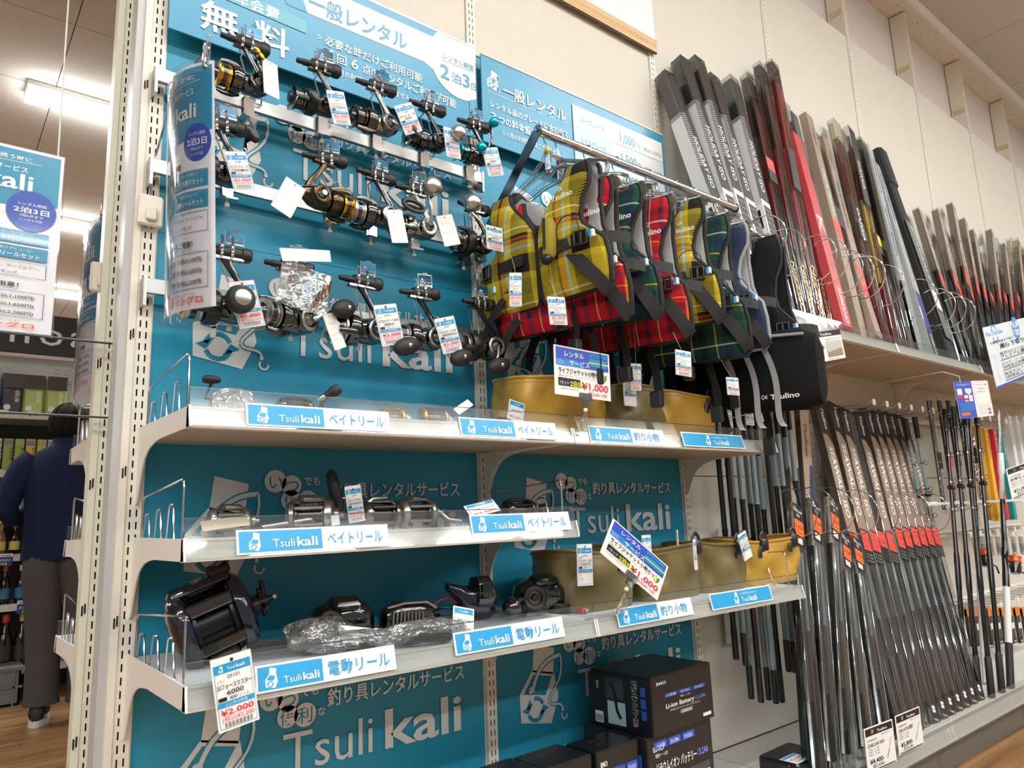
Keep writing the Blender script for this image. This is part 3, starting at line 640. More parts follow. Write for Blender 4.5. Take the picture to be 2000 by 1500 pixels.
def spin_reel(i, lab, s, body, spool, rotor, ring, han, kn, knm, yaw=0, flip=1, pitch=0, bail=200, capm=SILVER, double=None, alen=.05, ks=1.15):
    x, z = SEATS[i]
    t = thing('spinning_reel', lab, 'fishing reel', (x, YH, z - .012), 'spinning reels hanging from the bars', (0, R(pitch), R(yaw)))
    F = lambda a: (a[0] * flip * s, a[1] * s, a[2] * s)
    za = -.080
    b = MB(); st = [(.0, 0, -.001), (.006, 0, -.012), (.017, 0, -.028), (.03, 0, -.046), (.036, 0, -.062)]
    b.tube([F(q) for q in st], [.0085 * s, .0062 * s, .0058 * s, .0068 * s, .010 * s], body, 8, flat=.62); b.box(F((-.024, -.006, -.003)) if flip > 0 else F((.026, -.006, -.003)), F((.026, .006, .001)) if flip > 0 else F((-.024, .006, .001)), body); b.build('foot_stem', t)
    b = MB()                                   # gear housing
    rings = []
    for (px, ry, rz_, oz) in ((-.006, .019, .020, 0), (.004, .021, .022, 0), (.018, .020, .024, .001), (.034, .017, .022, .003), (.046, .011, .015, .005), (.053, .004, .006, .006)):
        rings.append([F((px, ry * math.cos(2 * PI * k / 14), za + oz + rz_ * math.sin(2 * PI * k / 14))) for k in range(14)])
    b.loft(rings, body); b.lathe([(0, .020 * s), (.018 * s, .021 * s), (.022 * s, .019 * s)], body, F((.020, -.004, za)), (0, -1, 0), 18); b.build('body', t)
    b = MB().lathe([(0, .0185 * s), (.003 * s, .0185 * s), (.0045 * s, .0165 * s), (.004 * s, .0125 * s), (.001 * s, .012 * s)], ring, F((.020, -.0245, za)), (0, -1, 0), 22); b.lathe([(0, .0115 * s), (.004 * s, .010 * s), (.008 * s, .006 * s), (.011 * s, .0055 * s)], DSILV, F((.020, -.024, za)), (0, -1, 0), 16); b.build('side_plate', t)
    ax = (-flip, 0, 0)
    b = MB().lathe([(0, .0225 * s), (.004 * s, .0265 * s), (.018 * s, .0275 * s), (.022 * s, .025 * s)], rotor, F((-.007, 0, za)), ax, 20)
    for sg in (1, -1):
        a = R(bail); cy, cz = math.cos(a) * sg, math.sin(a) * sg; o = .0285
        b.tube([F((-.010, cy * .022, za + cz * .022)), F((-.024, cy * o, za + cz * o)), F((-.040, cy * o * 1.05, za + cz * o * 1.05)), F((-.052, cy * o * .98, za + cz * o * .98))], [.008 * s, .0075 * s, .006 * s, .0045 * s], rotor, 8, flat=.7)
    b.build('rotor', t)
    b = MB().lathe([(0, .018 * s), (.002 * s, .0235 * s), (.006 * s, .0240 * s), (.0065 * s, .0205 * s), (.020 * s, .0205 * s), (.0205 * s, .0235 * s), (.025 * s, .0245 * s), (.0265 * s, .020 * s)], spool, F((-.031, 0, za)), ax, 24)
    b.lathe([(0, .0209 * s), (.009 * s, .0209 * s)], GUN, F((-.040, 0, za)), ax, 24); b.lathe([(0, .0195 * s), (.003 * s, .0155 * s), (.006 * s, .012 * s), (.010 * s, .0105 * s)], rotor, F((-.0545, 0, za)), ax, 18); b.build('spool', t)
    a = R(bail); w = []
    for k in range(13):
        f = PI * k / 12; lat = math.cos(f); out = math.sin(f)
        w.append(F((-.053 - .007 * out, (math.cos(a) * lat - math.sin(a) * out) * .027, za + (math.sin(a) * lat + math.cos(a) * out) * .027)))
    MB().tube(w, .0012 * s, CHROME, 5).build('bail_wire', t)
    if han is not None:
        for j, (hd, al) in enumerate([(han, alen)] if double is None else [(han, alen), double]):
            h = R(hd); c0 = V(F((.020, -.033, za))); e = c0 + V((math.cos(h), -.10, math.sin(h))) * al * s; mid = c0 + V((math.cos(h) * .5, -.20, math.sin(h) * .5)) * al * s
            b = MB().tube([c0, mid, e], [.0048 * s, .0038 * s, .0042 * s], ring if ring is not GUN else body, 8, flat=.6); b.lathe([(0, .006 * s), (.006 * s, .0055 * s)], DSILV, c0 + V((0, .004 * s, 0)), (0, -1, 0), 10); hn = b.build('handle', t)
            b = MB(); knob(b, e, kn, s * ks, knm, capm); b.build('knob', hn)
    return t
TQ = pm('turquoise_metal', '19b7c0', 0.2, metal=.9)
spin_reel(0, 'black spinning reel with a gold spool and small gold knobs', 1.12, GLOSSB, GOLD, GLOSSB, GUN, 108, 'tee', GOLD, 4, alen=.052, bail=110, double=(100, .042), ks=.62)
spin_reel(1, 'dark spinning reel with its crank folded down behind a white tag', 1.14, GUN, GUN, BLACK, GUN, 205, 'tee', BLACK, -4, alen=.055)
spin_reel(2, 'smoky chrome spinning reel with its bail hanging open', 1.18, DSILV, GUN, GUN, DSILV, 330, 'tee', BLACK, 2, bail=250)
spin_reel(3, 'dark navy spinning reel with a silver ball knob', 1.14, NAVYG, GLOSSB, NAVYG, GUN, 20, 'ball', SILVER, -3, alen=.03)
spin_reel(4, 'black spinning reel with two turquoise knobs on a double crank', 1.08, GLOSSB, TQ, GLOSSB, GUN, 88, 'ball', TQ, 0, alen=.078, double=(185, .038), ks=.85)
spin_reel(5, 'black spinning reel half hidden by the hanging poster', 1.25, GLOSSB, GLOSSB, BLACK, GUN, 80, 'tee', BLACK, 8, alen=.06)
spin_reel(6, 'bronze spinning reel turned to the vests with a gold spool', 1.2, BRONZE, GOLD, BRONZE, BRONZE, None, 'tee', BLACK, 6, flip=-1, bail=115)
spin_reel(7, 'black spinning reel with silver ring plate and a looped oval knob', 1.22, GLOSSB, SILVER, GLOSSB, SILVER, 25, 'loop', BLACK, -2, alen=.042, bail=130)
spin_reel(8, 'silver spinning reel with a large silver ball knob raised up', 1.2, DSILV, GUN, DSILV, SILVER, 104, 'ball', SILVER, 0, alen=.074, bail=200, ks=1.3)
spin_reel(9, 'black spinning reel with a silver ball knob, beside the yellow vest', 1.2, GLOSSB, DSILV, BLACK, SILVER, 136, 'ball', SILVER, -4, alen=.092, bail=120, ks=1.25)
spin_reel(10, 'large black spinning reel with a round silver capped power knob', 1.42, GLOSSB, SILVER, BLACK, SILVER, 175, 'puck', RUBBER, -2, alen=.012)
spin_reel(11, 'large black spinning reel behind a clear zip bag', 1.42, GLOSSB, SILVER, GLOSSB, SILVER, 28, 'egg', RUBBER, 22, alen=.05, bail=250)
spin_reel(12, 'large silver spooled reel with an egg knob hanging over its tag', 1.40, GLOSSB, SILVER, GLOSSB, SILVER, -42, 'egg', RUBBER, 0, alen=.048)
spin_reel(13, 'large spinning reel with an upright black egg knob beside its tag', 1.36, GLOSSB, SILVER, GLOSSB, SILVER, -52, 'egg', RUBBER, 0, alen=.052)
spin_reel(14, 'large spinning reel with a bright ring plate, last on the lowest bar', 1.42, GLOSSB, SILVER, BLACK, SILVER, 245, 'egg', RUBBER, 0, alen=.05)
SC_ = '小型スピニング'; LC_ = '大型スピニング'
def rtag(px, py, Y, lab, i, roll, yaw=0, **k):
    x, z = SEATS[i]; return price_tag(at(px, py, Y=Y), lab, roll=roll, yaw=yaw, string=(x + .03, YH - .01, z - .055), **k)
rtag(527, 125, -.17, 'blank backed white tag hanging from the gold spooled reel', 0, -6, 22, back=True, w=.044)
rtag(655, 183, -.19, 'white tag hanging on the second reel of the top bar', 1, -14, 0, info=('25083', 'ダイワ', '21ルビアスエアリティ', 'FCLT2000S-P', SC_))
rtag(788, 208, -.19, 'white tag hanging on the smoky chrome reel', 2, -20, -28, info=('25082', 'シマノ', '22ステラ', '2500F6', SC_))
rtag(880, 255, -.19, 'white tag hanging on the navy reel', 3, -6, 0, info=('25082', 'シマノ', '21ツインパワーXD', 'C3000XG', SC_))
rtag(957, 293, -.19, 'white tag on the reel with turquoise knobs', 4, -12, -20, info=('25081', 'シマノ', '21ソルティガ', '2000', SC_))
rtag(460, 302, -.2, 'white tag hanging beside the curled poster on the middle bar', 5, -16, 0, info=('25180', 'シマノ', '21エクスセンス', 'C3000MHG', SC_))
rtag(576, 362, -.19, 'blank backed white tag slanting from the bronze reel', 6, 24, 0, back=True, w=.05)
rtag(770, 415, -.19, 'blank backed white tag under the looped oval knob', 7, -12, 0, back=True)
rtag(868, 425, -.17, 'blank backed white tag beside the big silver ball knob', 8, -16, -15, back=True)
rtag(965, 447, -.2, 'square white tag on the last middle bar reel, beside the yellow vest', 9, -1, 0, info=('25178', 'シマノ', '21ツインパワーSW', '6000HG', LC_), w=.055, h=.068)
rtag(472, 555, -.18, 'white tag half hidden by the round power knob', 10, -16, 0, info=('25074', 'ダイワ', '20ソルティガ', '8000-P', LC_), w=.056, h=.10)
rtag(643, 618, -.17, 'blank backed white tag between the zip bag reel and its neighbour', 11, -24, 10, back=True, w=.034)
rtag(752, 600, -.2, 'white tag behind the low egg knob, third reel of the lowest bar', 12, -14, 0, info=('25073', 'ダイワ', '21セルテートSW', '8000-H', LC_), w=.062, h=.098)
rtag(868, 625, -.19, 'white tag beside the upright egg knob, fourth reel of the lowest bar', 13, -14, -20, info=('25072', 'ダイワ', '21セルテートSW', '14000XG', LC_), w=.052, h=.092)
rtag(985, 655, -.10, 'blank backed white tag under the last reel of the lowest bar', 14, -18, 0, back=True, w=.05, h=.075)
# clear zip bag over the twelfth reel
t = thing('zip_bag', 'crumpled clear zip bag with a white header hung on the lowest bar', 'bag', at(588, 500, Y=-.19))
s = MB().grid(lambda u, v: V((-.055 + u * .115 + .012 * (1 - v), -.006 * math.sin(u * 7 + v * 5) - .012 * math.sin(PI * u), -.02 - .092 * (v) - .016 * u + .012 * math.sin(u * 9) * v)), 14, 12, FILM); s.grid(lambda u, v: V((-.055 + u * .115 + .012 * (1 - v), .010 * math.sin(PI * u), -.02 - .092 * v - .016 * u)), 10, 8, FILM); s.build('pouch', t)
MB().prism([(-.054, -.012, .004), (.062, -.012, .022), (.066, -.012, -.004), (-.046, -.012, -.024)], (0, .001, 0), WHITE).build('header', t)
# ================================================================ SHELF REELS
def bait_reel(lab, px, Y, zt, s, plate, frame, spool, kn=None, knm=RUBBER, arm=None, kpos=None, yaw=0, rim=None, lever=False, star=None, cat='fishing reel', flip=1, r=.026, w=.044):
    """multiplier reel lying foot down; axis = local x, handle at +x (flip = -1: at -x)"""
    x = xat(px, Y, zt + .03); t = thing('bait_reel', lab, cat, (x, Y, zt), 'reels on the shelves', (0, 0, R(yaw)))
    if flip < 0: t.rotation_euler = (0, 0, R(yaw + 180))
    r *= s; w *= s; zc = r + .004
    for sg in (-1, 1):
        b = MB(); b.lathe([(0, r * .86), (.002 * s, r), (.007 * s, r), (.012 * s, r * .90), (.016 * s, r * .62), (.0175 * s, r * .25)], plate, (sg * w / 2, 0, zc), (sg, 0, 0), 24); b.build('side_plate', t)
    b = MB()
    for a in (35, 90, 150, 215, 270, 325):
        y, z = math.cos(R(a)) * r * .93, zc + math.sin(R(a)) * r * .93; b.tube([(-w / 2, y, z), (w / 2, y, z)], .0032 * s if a != 90 else .004 * s, frame, 6)
    b.build('frame', t)
    MB().lathe([(-w / 2 + .001, r * .80), (-w / 2 + .004, r * .80), (-w / 2 + .005, r * .58), (w / 2 - .005, r * .58), (w / 2 - .004, r * .80), (w / 2 - .001, r * .80)], spool, (0, 0, zc), (1, 0, 0), 24).build('spool', t)
    b = MB().box((-.022 * s, -.006, 0), (.022 * s, .006, .004), SILVER).box((-.010, -.007, .003), (.010, .007, zc - r * .7), frame); b.build('foot', t)
    if rim: MB().lathe([(0, r * 1.01), (.003 * s, r * 1.02), (.005 * s, r * 1.0)], rim, (-w / 2 - .004 * s, 0, zc), (-1, 0, 0), 24).build("rim", t); MB().lathe([(0, r * 1.01), (.003 * s, r * 1.02), (.005 * s, r * 1.0)], rim, (w / 2 + .003 * s, 0, zc), (1, 0, 0), 24).build("rim", t)
    hx = w / 2 + .018 * s
    b = MB().lathe([(0, .012 * s), (.006 * s, .012 * s), (.008 * s, .006 * s), (.014 * s, .006 * s)], SILVER, (hx - .002, 0, zc), (1, 0, 0), 14)
    if star:
        for k in range(5):
            a = 2 * PI * k / 5; b.ball((hx + .006 * s, math.cos(a) * .014 * s, zc + math.sin(a) * .014 * s), .0045 * s, star, 8, 6)
    b.build('drag', t)
    if lever: MB().tube([(-w / 2 + .004, -r * .6, zc + r * .8), (-w / 2 + .012, -r * .2, zc + r * 1.12), (w / 2 - .006, 0, zc + r * 1.05), (w / 2 + .006, r * .1, zc + r * .8)], [.003 * s, .004 * s, .004 * s, .003 * s], plate, 6, flat=2.2).build('lever', t)
    if arm:
        pts = [(hx + .010 * s, 0, zc)] + [tuple(q) for q in arm]; h = MB().tube(pts, [.0055 * s] + [.0045 * s] * (len(pts) - 2) + [.0045 * s], frame if kn != 'bar' else SILVER, 8, flat=.45).build('handle', t)
        if kn: kk = MB(); e = V(pts[-1]); kfun(kk, e, kn, s, knm); kk.build('knob', h)
    return t
def kfun(b, e, kn, s, m):
    if kn == 'paddle':
        b.loft([[(e.x + a * s, e.y - .012 * s + .010 * s * ww * math.cos(k * PI / 6), e.z + .008 * s * ww * math.sin(k * PI / 6)) for k in range(12)] for a, ww in ((-.022, .5), (-.020, .95), (-.010, 1.15), (.004, 1.0), (.012, .7), (.014, .3))], m)
    elif kn == 'big':
        b.loft([[(e.x + (.004 + .012 * hh) * s + .011 * s * ww * math.cos(k * PI / 6), e.y - .006 * s + .010 * s * ww * math.sin(k * PI / 6), e.z + hh * .052 * s - .012 * s) for k in range(12)] for hh, ww in ((-.35, .35), (-.25, .85), (.2, 1.15), (.7, 1.05), (1.05, .85), (1.2, .3))], m)
    elif kn == 'ball': b.ball(e + V((.010 * s, -.004 * s, 0)), (.0135 * s, .0135 * s, .0135 * s), m, 16, 10)
    elif kn == 'club':
        d = V((.75, -.2, .45)).normalized(); b.lathe([(-.016 * s, .004 * s), (-.006 * s, .0065 * s), (.0, .006 * s)], SILVER, e, d, 12); b.lathe([(0, .007 * s), (.010 * s, .0085 * s), (.020 * s, .012 * s), (.030 * s, .0125 * s), (.036 * s, .009 * s), (.038 * s, .003 * s)], m, e, d, 14)
    elif kn == 'tknob':
        b.loft([[(e.x - .004 * s + .010 * s * ww * math.cos(k * PI / 6), e.y + .007 * s * ww * math.sin(k * PI / 6), e.z + hh * s) for k in range(12)] for hh, ww in ((-.02, .6), (-.012, 1.0), (.0, .8), (.012, 1.2), (.022, 1.4), (.027, .8))], m); b.tube([(e.x - .03 * s, e.y, e.z - .003), (e.x, e.y, e.z)], .006 * s, m, 8)
Z1, Z2, Z3 = 1.285, 1.061, .8355
bait_reel('small black bait reel with red star, blue knob and a raised paddle grip', 447, -.22, Z1, .95, GLOSSB, GUN, GUN, 'paddle', RUBBER, [(-.044, -.004, .045), (-.032, -.006, .078)], yaw=-8, flip=1, star=pm('red_anodised', 'b02532', .25, metal=.6), rim=None)
t = bait_reel('low black bait reel with a club shaped grip on a long crank', 575, -.22, Z1, 1.0, GLOSSB, BLACK, GUN, 'club', RUBBER, [(.050, -.006, .030), (.062, -.006, .062)], yaw=-6)
bait_reel('gold plated bait reel in the middle of the upper shelf', 765, -.22, Z1, .85, GOLD, GOLD, GUN, None, yaw=-10)
bait_reel('dark round bait reel with thin gold rims', 845, -.22, Z1, .98, NAVYG, GUN, GLOSSB, None, yaw=-6, rim=GOLD)
bait_reel('black bait reel with a stubby grey tee grip, near the slotted post', 985, -.22, Z1, .8, GLOSSB, BLACK, GUN, 'tknob', pm('grey_grip', '3a3d40', .6), [(-.05, -.01, .03), (-.052, -.01, .044)], yaw=-6)
bait_reel('tiny black bait reel at the end of the upper shelf beside the tan bucket', 1035, -.26, Z1, .55, GLOSSB, BLACK, GUN, None)
bait_reel('small silver jigging reel under a beige card, middle shelf', 448, -.20, Z2, 1.05, SILVER, SILVER, DSILV, None, yaw=-12, lever=True)
bait_reel('bright silver drum reel with a broad round plate', 607, -.20, Z2, 1.30, SILVER, SILVER, GUN, 'paddle', RUBBER, [(-.09, -.040, .018), (-.10, -.052, .014)], yaw=-32, lever=True)
bait_reel('dark silver jigging reel with a big upright paddle grip', 742, -.20, Z2, 1.20, DSILV, DSILV, GUN, 'big', pm('grip_grey', '22242a', .45), [(.050, -.01, .075), (.085, -.012, .076)], yaw=175, lever=True)
bait_reel('twin drum silver reel with a long flat crank lying to one side', 812, -.19, Z2, 1.25, SILVER, SILVER, GUN, 'bar', SILVER, [(.075, -.02, .018), (.105, -.03, .012)], yaw=-4, lever=True)
bait_reel('black round reel with a ball grip on the middle shelf', 1012, -.20, Z2, 1.15, GLOSSB, BLACK, GUN, 'ball', GLOSSB, [(.040, -.01, .040), (.058, -.012, .036)], yaw=-6)
# loose cards and tags among the shelf reels
def loose(lab, px, py, Y, w, h, m, rot, name='paper_card', cat='card', info=None):
    p = at(px, py, Y=Y); t = thing(name, lab, cat, p, 'loose cards on the shelves', rot); MB().rbox((-w / 2, -.0004, -h / 2), (w / 2, .0004, h / 2), .001, m).build('card', t)
    if info:
        q = Print(plane_fn((-w / 2, -.0005, -h / 2), (1, 0, 0), (0, 0, 1), (0, -1, 0))); q.rect(w * .06, h * .06, w * .94, h * .94, CYAN); q.rect(w * .075, h * .07, w * .925, h * .93, WHITE); q.rect(w * .06, h * .74, w * .94, h * .94, CYAN); brand(q, w * .3, h * .8, w * .4, WHITE)
        q.text(w * .5, h * .45, info[0], h * .13, BLACKP, w=w * .7, al='c', keep=True); q.text(w * .5, h * .12, info[1], h * .16, REDP, w=w * .75, al='c', bold=.02); q.done(t)
    return t
BEIGEC = pm('beige_card', 'b9ad98', .7, noise=.08, nscale=300)
loose('beige cardboard slip leaning on the small silver reel', 440, 1022, -.27, .085, .024, BEIGEC, (R(-40), R(-6), 0))
loose('white card standing beside the dark gold rimmed reel', 905, 795, -.26, .05, .02, WHITE, (R(-30), R(-32), 0))
loose('tilted white price card at the end of the upper bait reels', 1008, 803, -.28, .05, .05, WHITE, (0, R(12), 0), info=('2000', '¥2.000'))
loose('small white label card between the two silver reels', 655, 1016, -.27, .018, .02, WHITE, (0, R(-6), 0))
price_tag(at(689, 955, Y=-.27), 'narrow white tag under the upright paddle grip', w=.034, h=.075, roll=-8, yaw=-12, info=('25109', 'シマノ', '18オシアジガー', '2001NRHG', 'ジギングリール'))
loose('white price tag lying aslant before the black round reel', 942, 993, -.30, .085, .036, WHITE, (R(-42), R(-10), 0), info=('25101', '¥2.000'))
loose('plain white card lying on the two middle electric reels', 705, 1243, -.31, .09, .05, WHITE, (R(-50), R(12), 0))
loose('white price card propped before the wedge shaped electric reel', 905, 1212, -.34, .055, .055, WHITE, (R(-14), R(14), 0), info=('25106', '¥2.000'))
price_tag(at(451, 1287, Y=-.43), 'large white tag hanging off the front edge of the lowest shelf', w=.064, h=.112, roll=-9, info=('25101', 'シマノ', '20フォースマスター', '6000', '電動リール'))
# ---------------------------------------------------------------- electric reels
CABLE = pm('cable_black', '121214', .45)
def shell(b, secs, m, n=16, p=2.6):
    """loft of superellipse sections (x, y centre, z centre, half y, half z)"""
    rs = []
    for (x, cy, cz, ry, rz_) in secs:
        ring = []
        for k in range(n):
            a = 2 * PI * k / n; c, s_ = math.cos(a), math.sin(a)
            ring.append((x, cy + ry * math.copysign(abs(c) ** (2 / p), c), cz + rz_ * math.copysign(abs(s_) ** (2 / p), s_)))
        rs.append(ring)
    return b.loft(rs, m)
def ereel(lab, px, Y, rot, s, zt=Z3):
    return thing('electric_reel', lab, 'fishing reel', (xat(px, Y, zt + .04), Y, zt), 'electric reels on the lowest shelf', tuple(R(a) for a in rot))
# the big open framed one
t = ereel('largest black electric reel with an open spool, tilted on the lowest shelf', 440, -.20, (0, -20, -8), 1); t.location.z += .004
r = .073
for sg, nm in ((-1, 'side_plate'), (1, 'side_plate')):
    b = MB(); shell(b, [(sg * .036, 0, r, r * .90, r * .92), (sg * .040, 0, r, r * .98, r), (sg * .052, 0, r, r, r * 1.02), (sg * .064, 0, r, r * .9, r * .93), (sg * .072, 0, r, r * .6, r * .62), (sg * .074, 0, r, r * .2, r * .2)], NAVYG, 22); b.build(nm, t)
MB().lathe([(-.036, r * .86), (-.030, r * .86), (-.028, r * .62), (.028, r * .62), (.030, r * .86), (.036, r * .86)], pm('dark_spool', '2a2c2e', .3, metal=.8), (0, 0, r), (1, 0, 0), 28).build('spool', t)
for y, z, hy, hz in ((-.064, r * .55, .007, .010), (-.058, r * 1.55, .008, .011), (.05, r * 1.6, .02, .012), (.06, r * .5, .01, .02)): MB().rbox((-.040, y - hy, z - hz), (.040, y + hy, z + hz), .003, GLOSSB).build('frame_bar', t)
b = MB().rbox((-.06, -.035, r * 1.82), (.055, .045, r * 2.12), .008, NAVYG).rbox((.02, -.03, r * 2.05), (.058, .02, r * 2.35), .006, BLACK); b.tube([(.03, -.02, r * 2.3), (.05, -.025, r * 2.42), (.06, -.01, r * 2.36)], .006, GLOSSB, 6); hh = b.build('top_housing', t)
q = Print(plane_fn((-.05, -.0, r * 2.121), (1, 0, 0), (0, 1, 0), (0, 0, 1))); q.rect(0, -.02, .045, .02, pm('lcd_dark', '1a2228', .15)); q.rect(.05, -.012, .062, .0, pm('button_grey', '34373b', .4)); q.done(hh, 'screen')
b = MB().lathe([(.0, .020), (.014, .019), (.016, .011), (.034, .010), (.036, .006), (.044, .006)], BLACK, (.072, -.005, r * .95), (1, 0, 0), 16); b.lathe([(.0, .007), (.006, .007)], SILVER, (.115, -.005, r * .95), (1, 0, 0), 10)
for a in (20, 110, 200, 290): b.tube([(.092, -.005, r * .95), (.094, -.005 + .030 * math.cos(R(a)), r * .95 + .030 * math.sin(R(a)))], .0045, BLACK, 6)
b.tube([(.098, -.005, r * .95), (.104, -.012, r * .95 + .04)], .005, BLACK, 6); b.build('drag', t)
b = MB().box((-.04, -.012, .0), (.04, .012, .006), SILVER).rbox((-.03, -.03, .004), (.03, .03, .02), .004, GLOSSB); b.build('foot', t)
# round hooded reel with a ball grip
def hooded(lab, px, Y, rot, s, kn=True, face=GLOSSB, ln=None):
    t = ereel(lab, px, Y, rot, s); b = MB()
    shell(b, [(-.058 * s, 0, .034 * s, .010 * s, .012 * s), (-.050 * s, 0, .036 * s, .026 * s, .027 * s), (-.025 * s, .0, .040 * s, .034 * s, .036 * s), (.015 * s, 0, .043 * s, .037 * s, .040 * s), (.045 * s, 0, .038 * s, .032 * s, .034 * s), (.060 * s, 0, .032 * s, .018 * s, .020 * s), (.064 * s, 0, .030 * s, .006 * s, .008 * s)], face, 18, 2.3); b.build('shell', t)
    b = MB().rbox((-.026 * s, -.030 * s, .066 * s), (.030 * s, .016 * s, .083 * s), .006 * s, GLOSSB, MX.Rotation(R(12), 4, 'X')); h = b.build('top_housing', t)
    q = Print(plane_fn((-.022 * s, -.045 * s, .072 * s), (1, 0, 0), (0, .9, .25))); q.rect(0, .004, .03 * s, .024 * s, pm('lcd_dark', '1a2228', .15)); q.rect(.034 * s, .006 * s, .044 * s, .016 * s, pm('button_grey', '34373b', .4)); q.done(h, 'screen')
    MB().lathe([(0, .024 * s), (.006 * s, .026 * s), (.010 * s, .023 * s), (.011 * s, .016 * s), (.006 * s, .014 * s), (.007 * s, .008 * s), (.013 * s, .006 * s)], GUN, (-.028 * s, -.030 * s, .040 * s), (-.35, -1, 0), 22).build('drag_ring', t)
    MB().box((-.035 * s, -.010, 0), (.035 * s, .010, .006), SILVER).build('foot', t)
    if kn:
        hd = MB().tube([(-.05 * s, -.016 * s, .040 * s), (-.062 * s, -.030 * s, .034 * s), (-.072 * s, -.034 * s, .028 * s)], .005 * s, CHROME, 8).build('handle', t); k = MB(); k.ball((-.084 * s, -.036 * s, .026 * s), (.021 * s, .021 * s, .020 * s), GLOSSB, 18, 12); k.lathe([(0, .016 * s), (.003 * s, .0155 * s)], BRONZE, (-.075 * s, -.034 * s, .027 * s), (1, .1, .1), 16); k.build('knob', hd)
    return t
hooded('rounded black electric reel with a ball grip in front', 665, -.18, (0, 0, -8), 1.12)
t = ereel('flat black electric reel with pale ribs and silver trim', 792, -.20, (0, 4, -6), 1); b = MB()
shell(b, [(-.062, 0, .030, .008, .010), (-.056, 0, .032, .024, .022), (-.03, 0, .038, .034, .032), (.02, 0, .040, .036, .033), (.055, 0, .034, .028, .026), (.068, 0, .028, .012, .012)], GLOSSB, 18, 3.0); b.build('shell', t)
b = MB()
for k in range(9): b.rbox((-.050 + k * .0085, -.040 - .0004 * k, .018), (-.0455 + k * .0085, -.028, .050), .001, SILVER, MX.Rotation(R(0), 4, 'X'))
o = b.build('rib', t); o['kind'] = 'stuff'
b = MB().tube([(-.055, -.02, .058), (-.02, -.034, .068), (.03, -.034, .070), (.062, -.02, .056)], .0035, SILVER, 6); b.build('trim', t)
MB().box((-.03, -.01, 0), (.03, .01, .006), SILVER).build('foot', t)
t = ereel('wedge shaped black electric reel with an upturned nose and display', 925, -.19, (0, 0, -4), 1); b = MB()
shell(b, [(-.072, 0, .088, .010, .010), (-.066, 0, .086, .016, .012), (-.045, 0, .074, .024, .018), (-.030, 0, .052, .030, .036), (.0, 0, .046, .034, .042), (.03, 0, .044, .032, .042), (.05, 0, .040, .02, .026), (.056, 0, .038, .008, .01)], NAVYG, 18, 2.8); b.build('shell', t)
b = MB(); shell(b, [(-.012, -.012, .070, .012, .020), (-.008, -.016, .072, .026, .036), (.024, -.018, .072, .028, .038), (.044, -.014, .062, .022, .028), (.048, -.012, .058, .008, .01)], GLOSSB, 18, 3); h = b.build('top_housing', t)
q = Print(plane_fn((-.002, -.0472, .074), (1, -.02, 0), (0, .1, 1))); q.rect(0, 0, .024, .02, pm('lcd_dark', '1a2228', .15)); 
for i in range(6): q.disc(.004 + (i % 3) * .008, -.008 - (i // 3) * .009, .003, pm('button_grey', '34373b', .4), 8, keep=True)
q.done(h, 'screen'); MB().box((-.03, -.01, 0), (.03, .01, .006), SILVER).build('foot', t)
hooded('small black electric reel with keypad and crank, beside the olive bucket', 1052, -.21, (0, 0, -10), 1.2)
# cables, plugs and crumpled bags
def coil(b, c, r, n, m, rad=.0035, dz=.005):
    pts = []
    for k in range(n * 14):
        a = 2 * PI * k / 14; rr = r * (1 + .10 * math.sin(k * 1.7)); pts.append((c[0] + rr * math.cos(a), c[1] + rr * .75 * math.sin(a), c[2] + rad + (k / 14) * dz + .003 * math.sin(k * .9)))
    b.tube(pts, rad, m, 6)
REDC = pm('red_cable', 'b3202e', .45)
t = thing('power_cable', 'coiled black power cable with a red plug by the last electric reel', 'cable', (xat(1095, -.24, Z3), -.24, Z3)); b = MB(); coil(b, (0, 0, 0), .032, 4, CABLE); b.build('coil', t)
b = MB().rbox((.02, -.06, 0), (.042, -.038, .014), .003, REDC).rbox((.026, -.066, .003), (.036, -.058, .010), .001, SILVER); b.build('plug', t, 'red plug'); MB().lathe([(0, .008), (.014, .008), (.016, .006), (.026, .006)], BLACK, (.045, .01, .012), (1, -.2, .1), 12).build('plug', t); MB().rbox((.045, -.045, .001), (.085, -.02, .016), .004, CABLE).build('plug', t)
t = thing('power_cable', 'loose black and red cable loops between the two middle electric reels', 'cable', (xat(868, -.16, Z3), -.16, Z3)); b = MB(); coil(b, (0, 0, 0), .036, 3, CABLE, .003, .014); b.build('coil', t); MB().tube(bez([(-.05, -.02, .045), (-.02, -.03, .08), (.02, -.02, .06), (.045, -.02, .03)], 10), .0025, REDC, 6).build('wire', t, 'red wire')
def film_bag(lab, px, Y, w, d, h, zt=Z3, seed=1, cable=True):
    t = thing('clear_bag', lab, 'bag', (xat(px, Y, zt), Y, zt), 'crumpled clear bags on the lowest shelf'); rn = random.Random(seed); ph = [rn.uniform(0, 6) for _ in range(8)]
    b = MB()
    if cable: coil(b, (0, 0, .002), w * .27, 3, CABLE, .0036, .006); b.build('cable', t); MB().rbox((-w * .28, -d * .22, .004), (-w * .1, -d * .05, .02), .003, BLACK).build('plug', t); MB().rbox((w * .14, -d * .25, .004), (w * .24, -d * .12, .016), .003, REDC).build('plug', t)
    def fn(u, v):
        a = 2 * PI * u; k = math.sin(PI * min(1, v * .98 + .02)); e = 1 + .10 * math.sin(5 * a + ph[0] + 6 * v) + .07 * math.sin(9 * a + ph[1] - 9 * v); c = 1 - v
        return V((w / 2 * math.cos(a) * (k ** .5) * e, d / 2 * math.sin(a) * (k ** .5) * e, .002 + h * (1 - v) * (1 + .18 * math.sin(3 * a + ph[2]) * k) + (.0)))
    s = MB(); s.grid(fn, 26, 14, FILM, False); s.build('film', t); return t
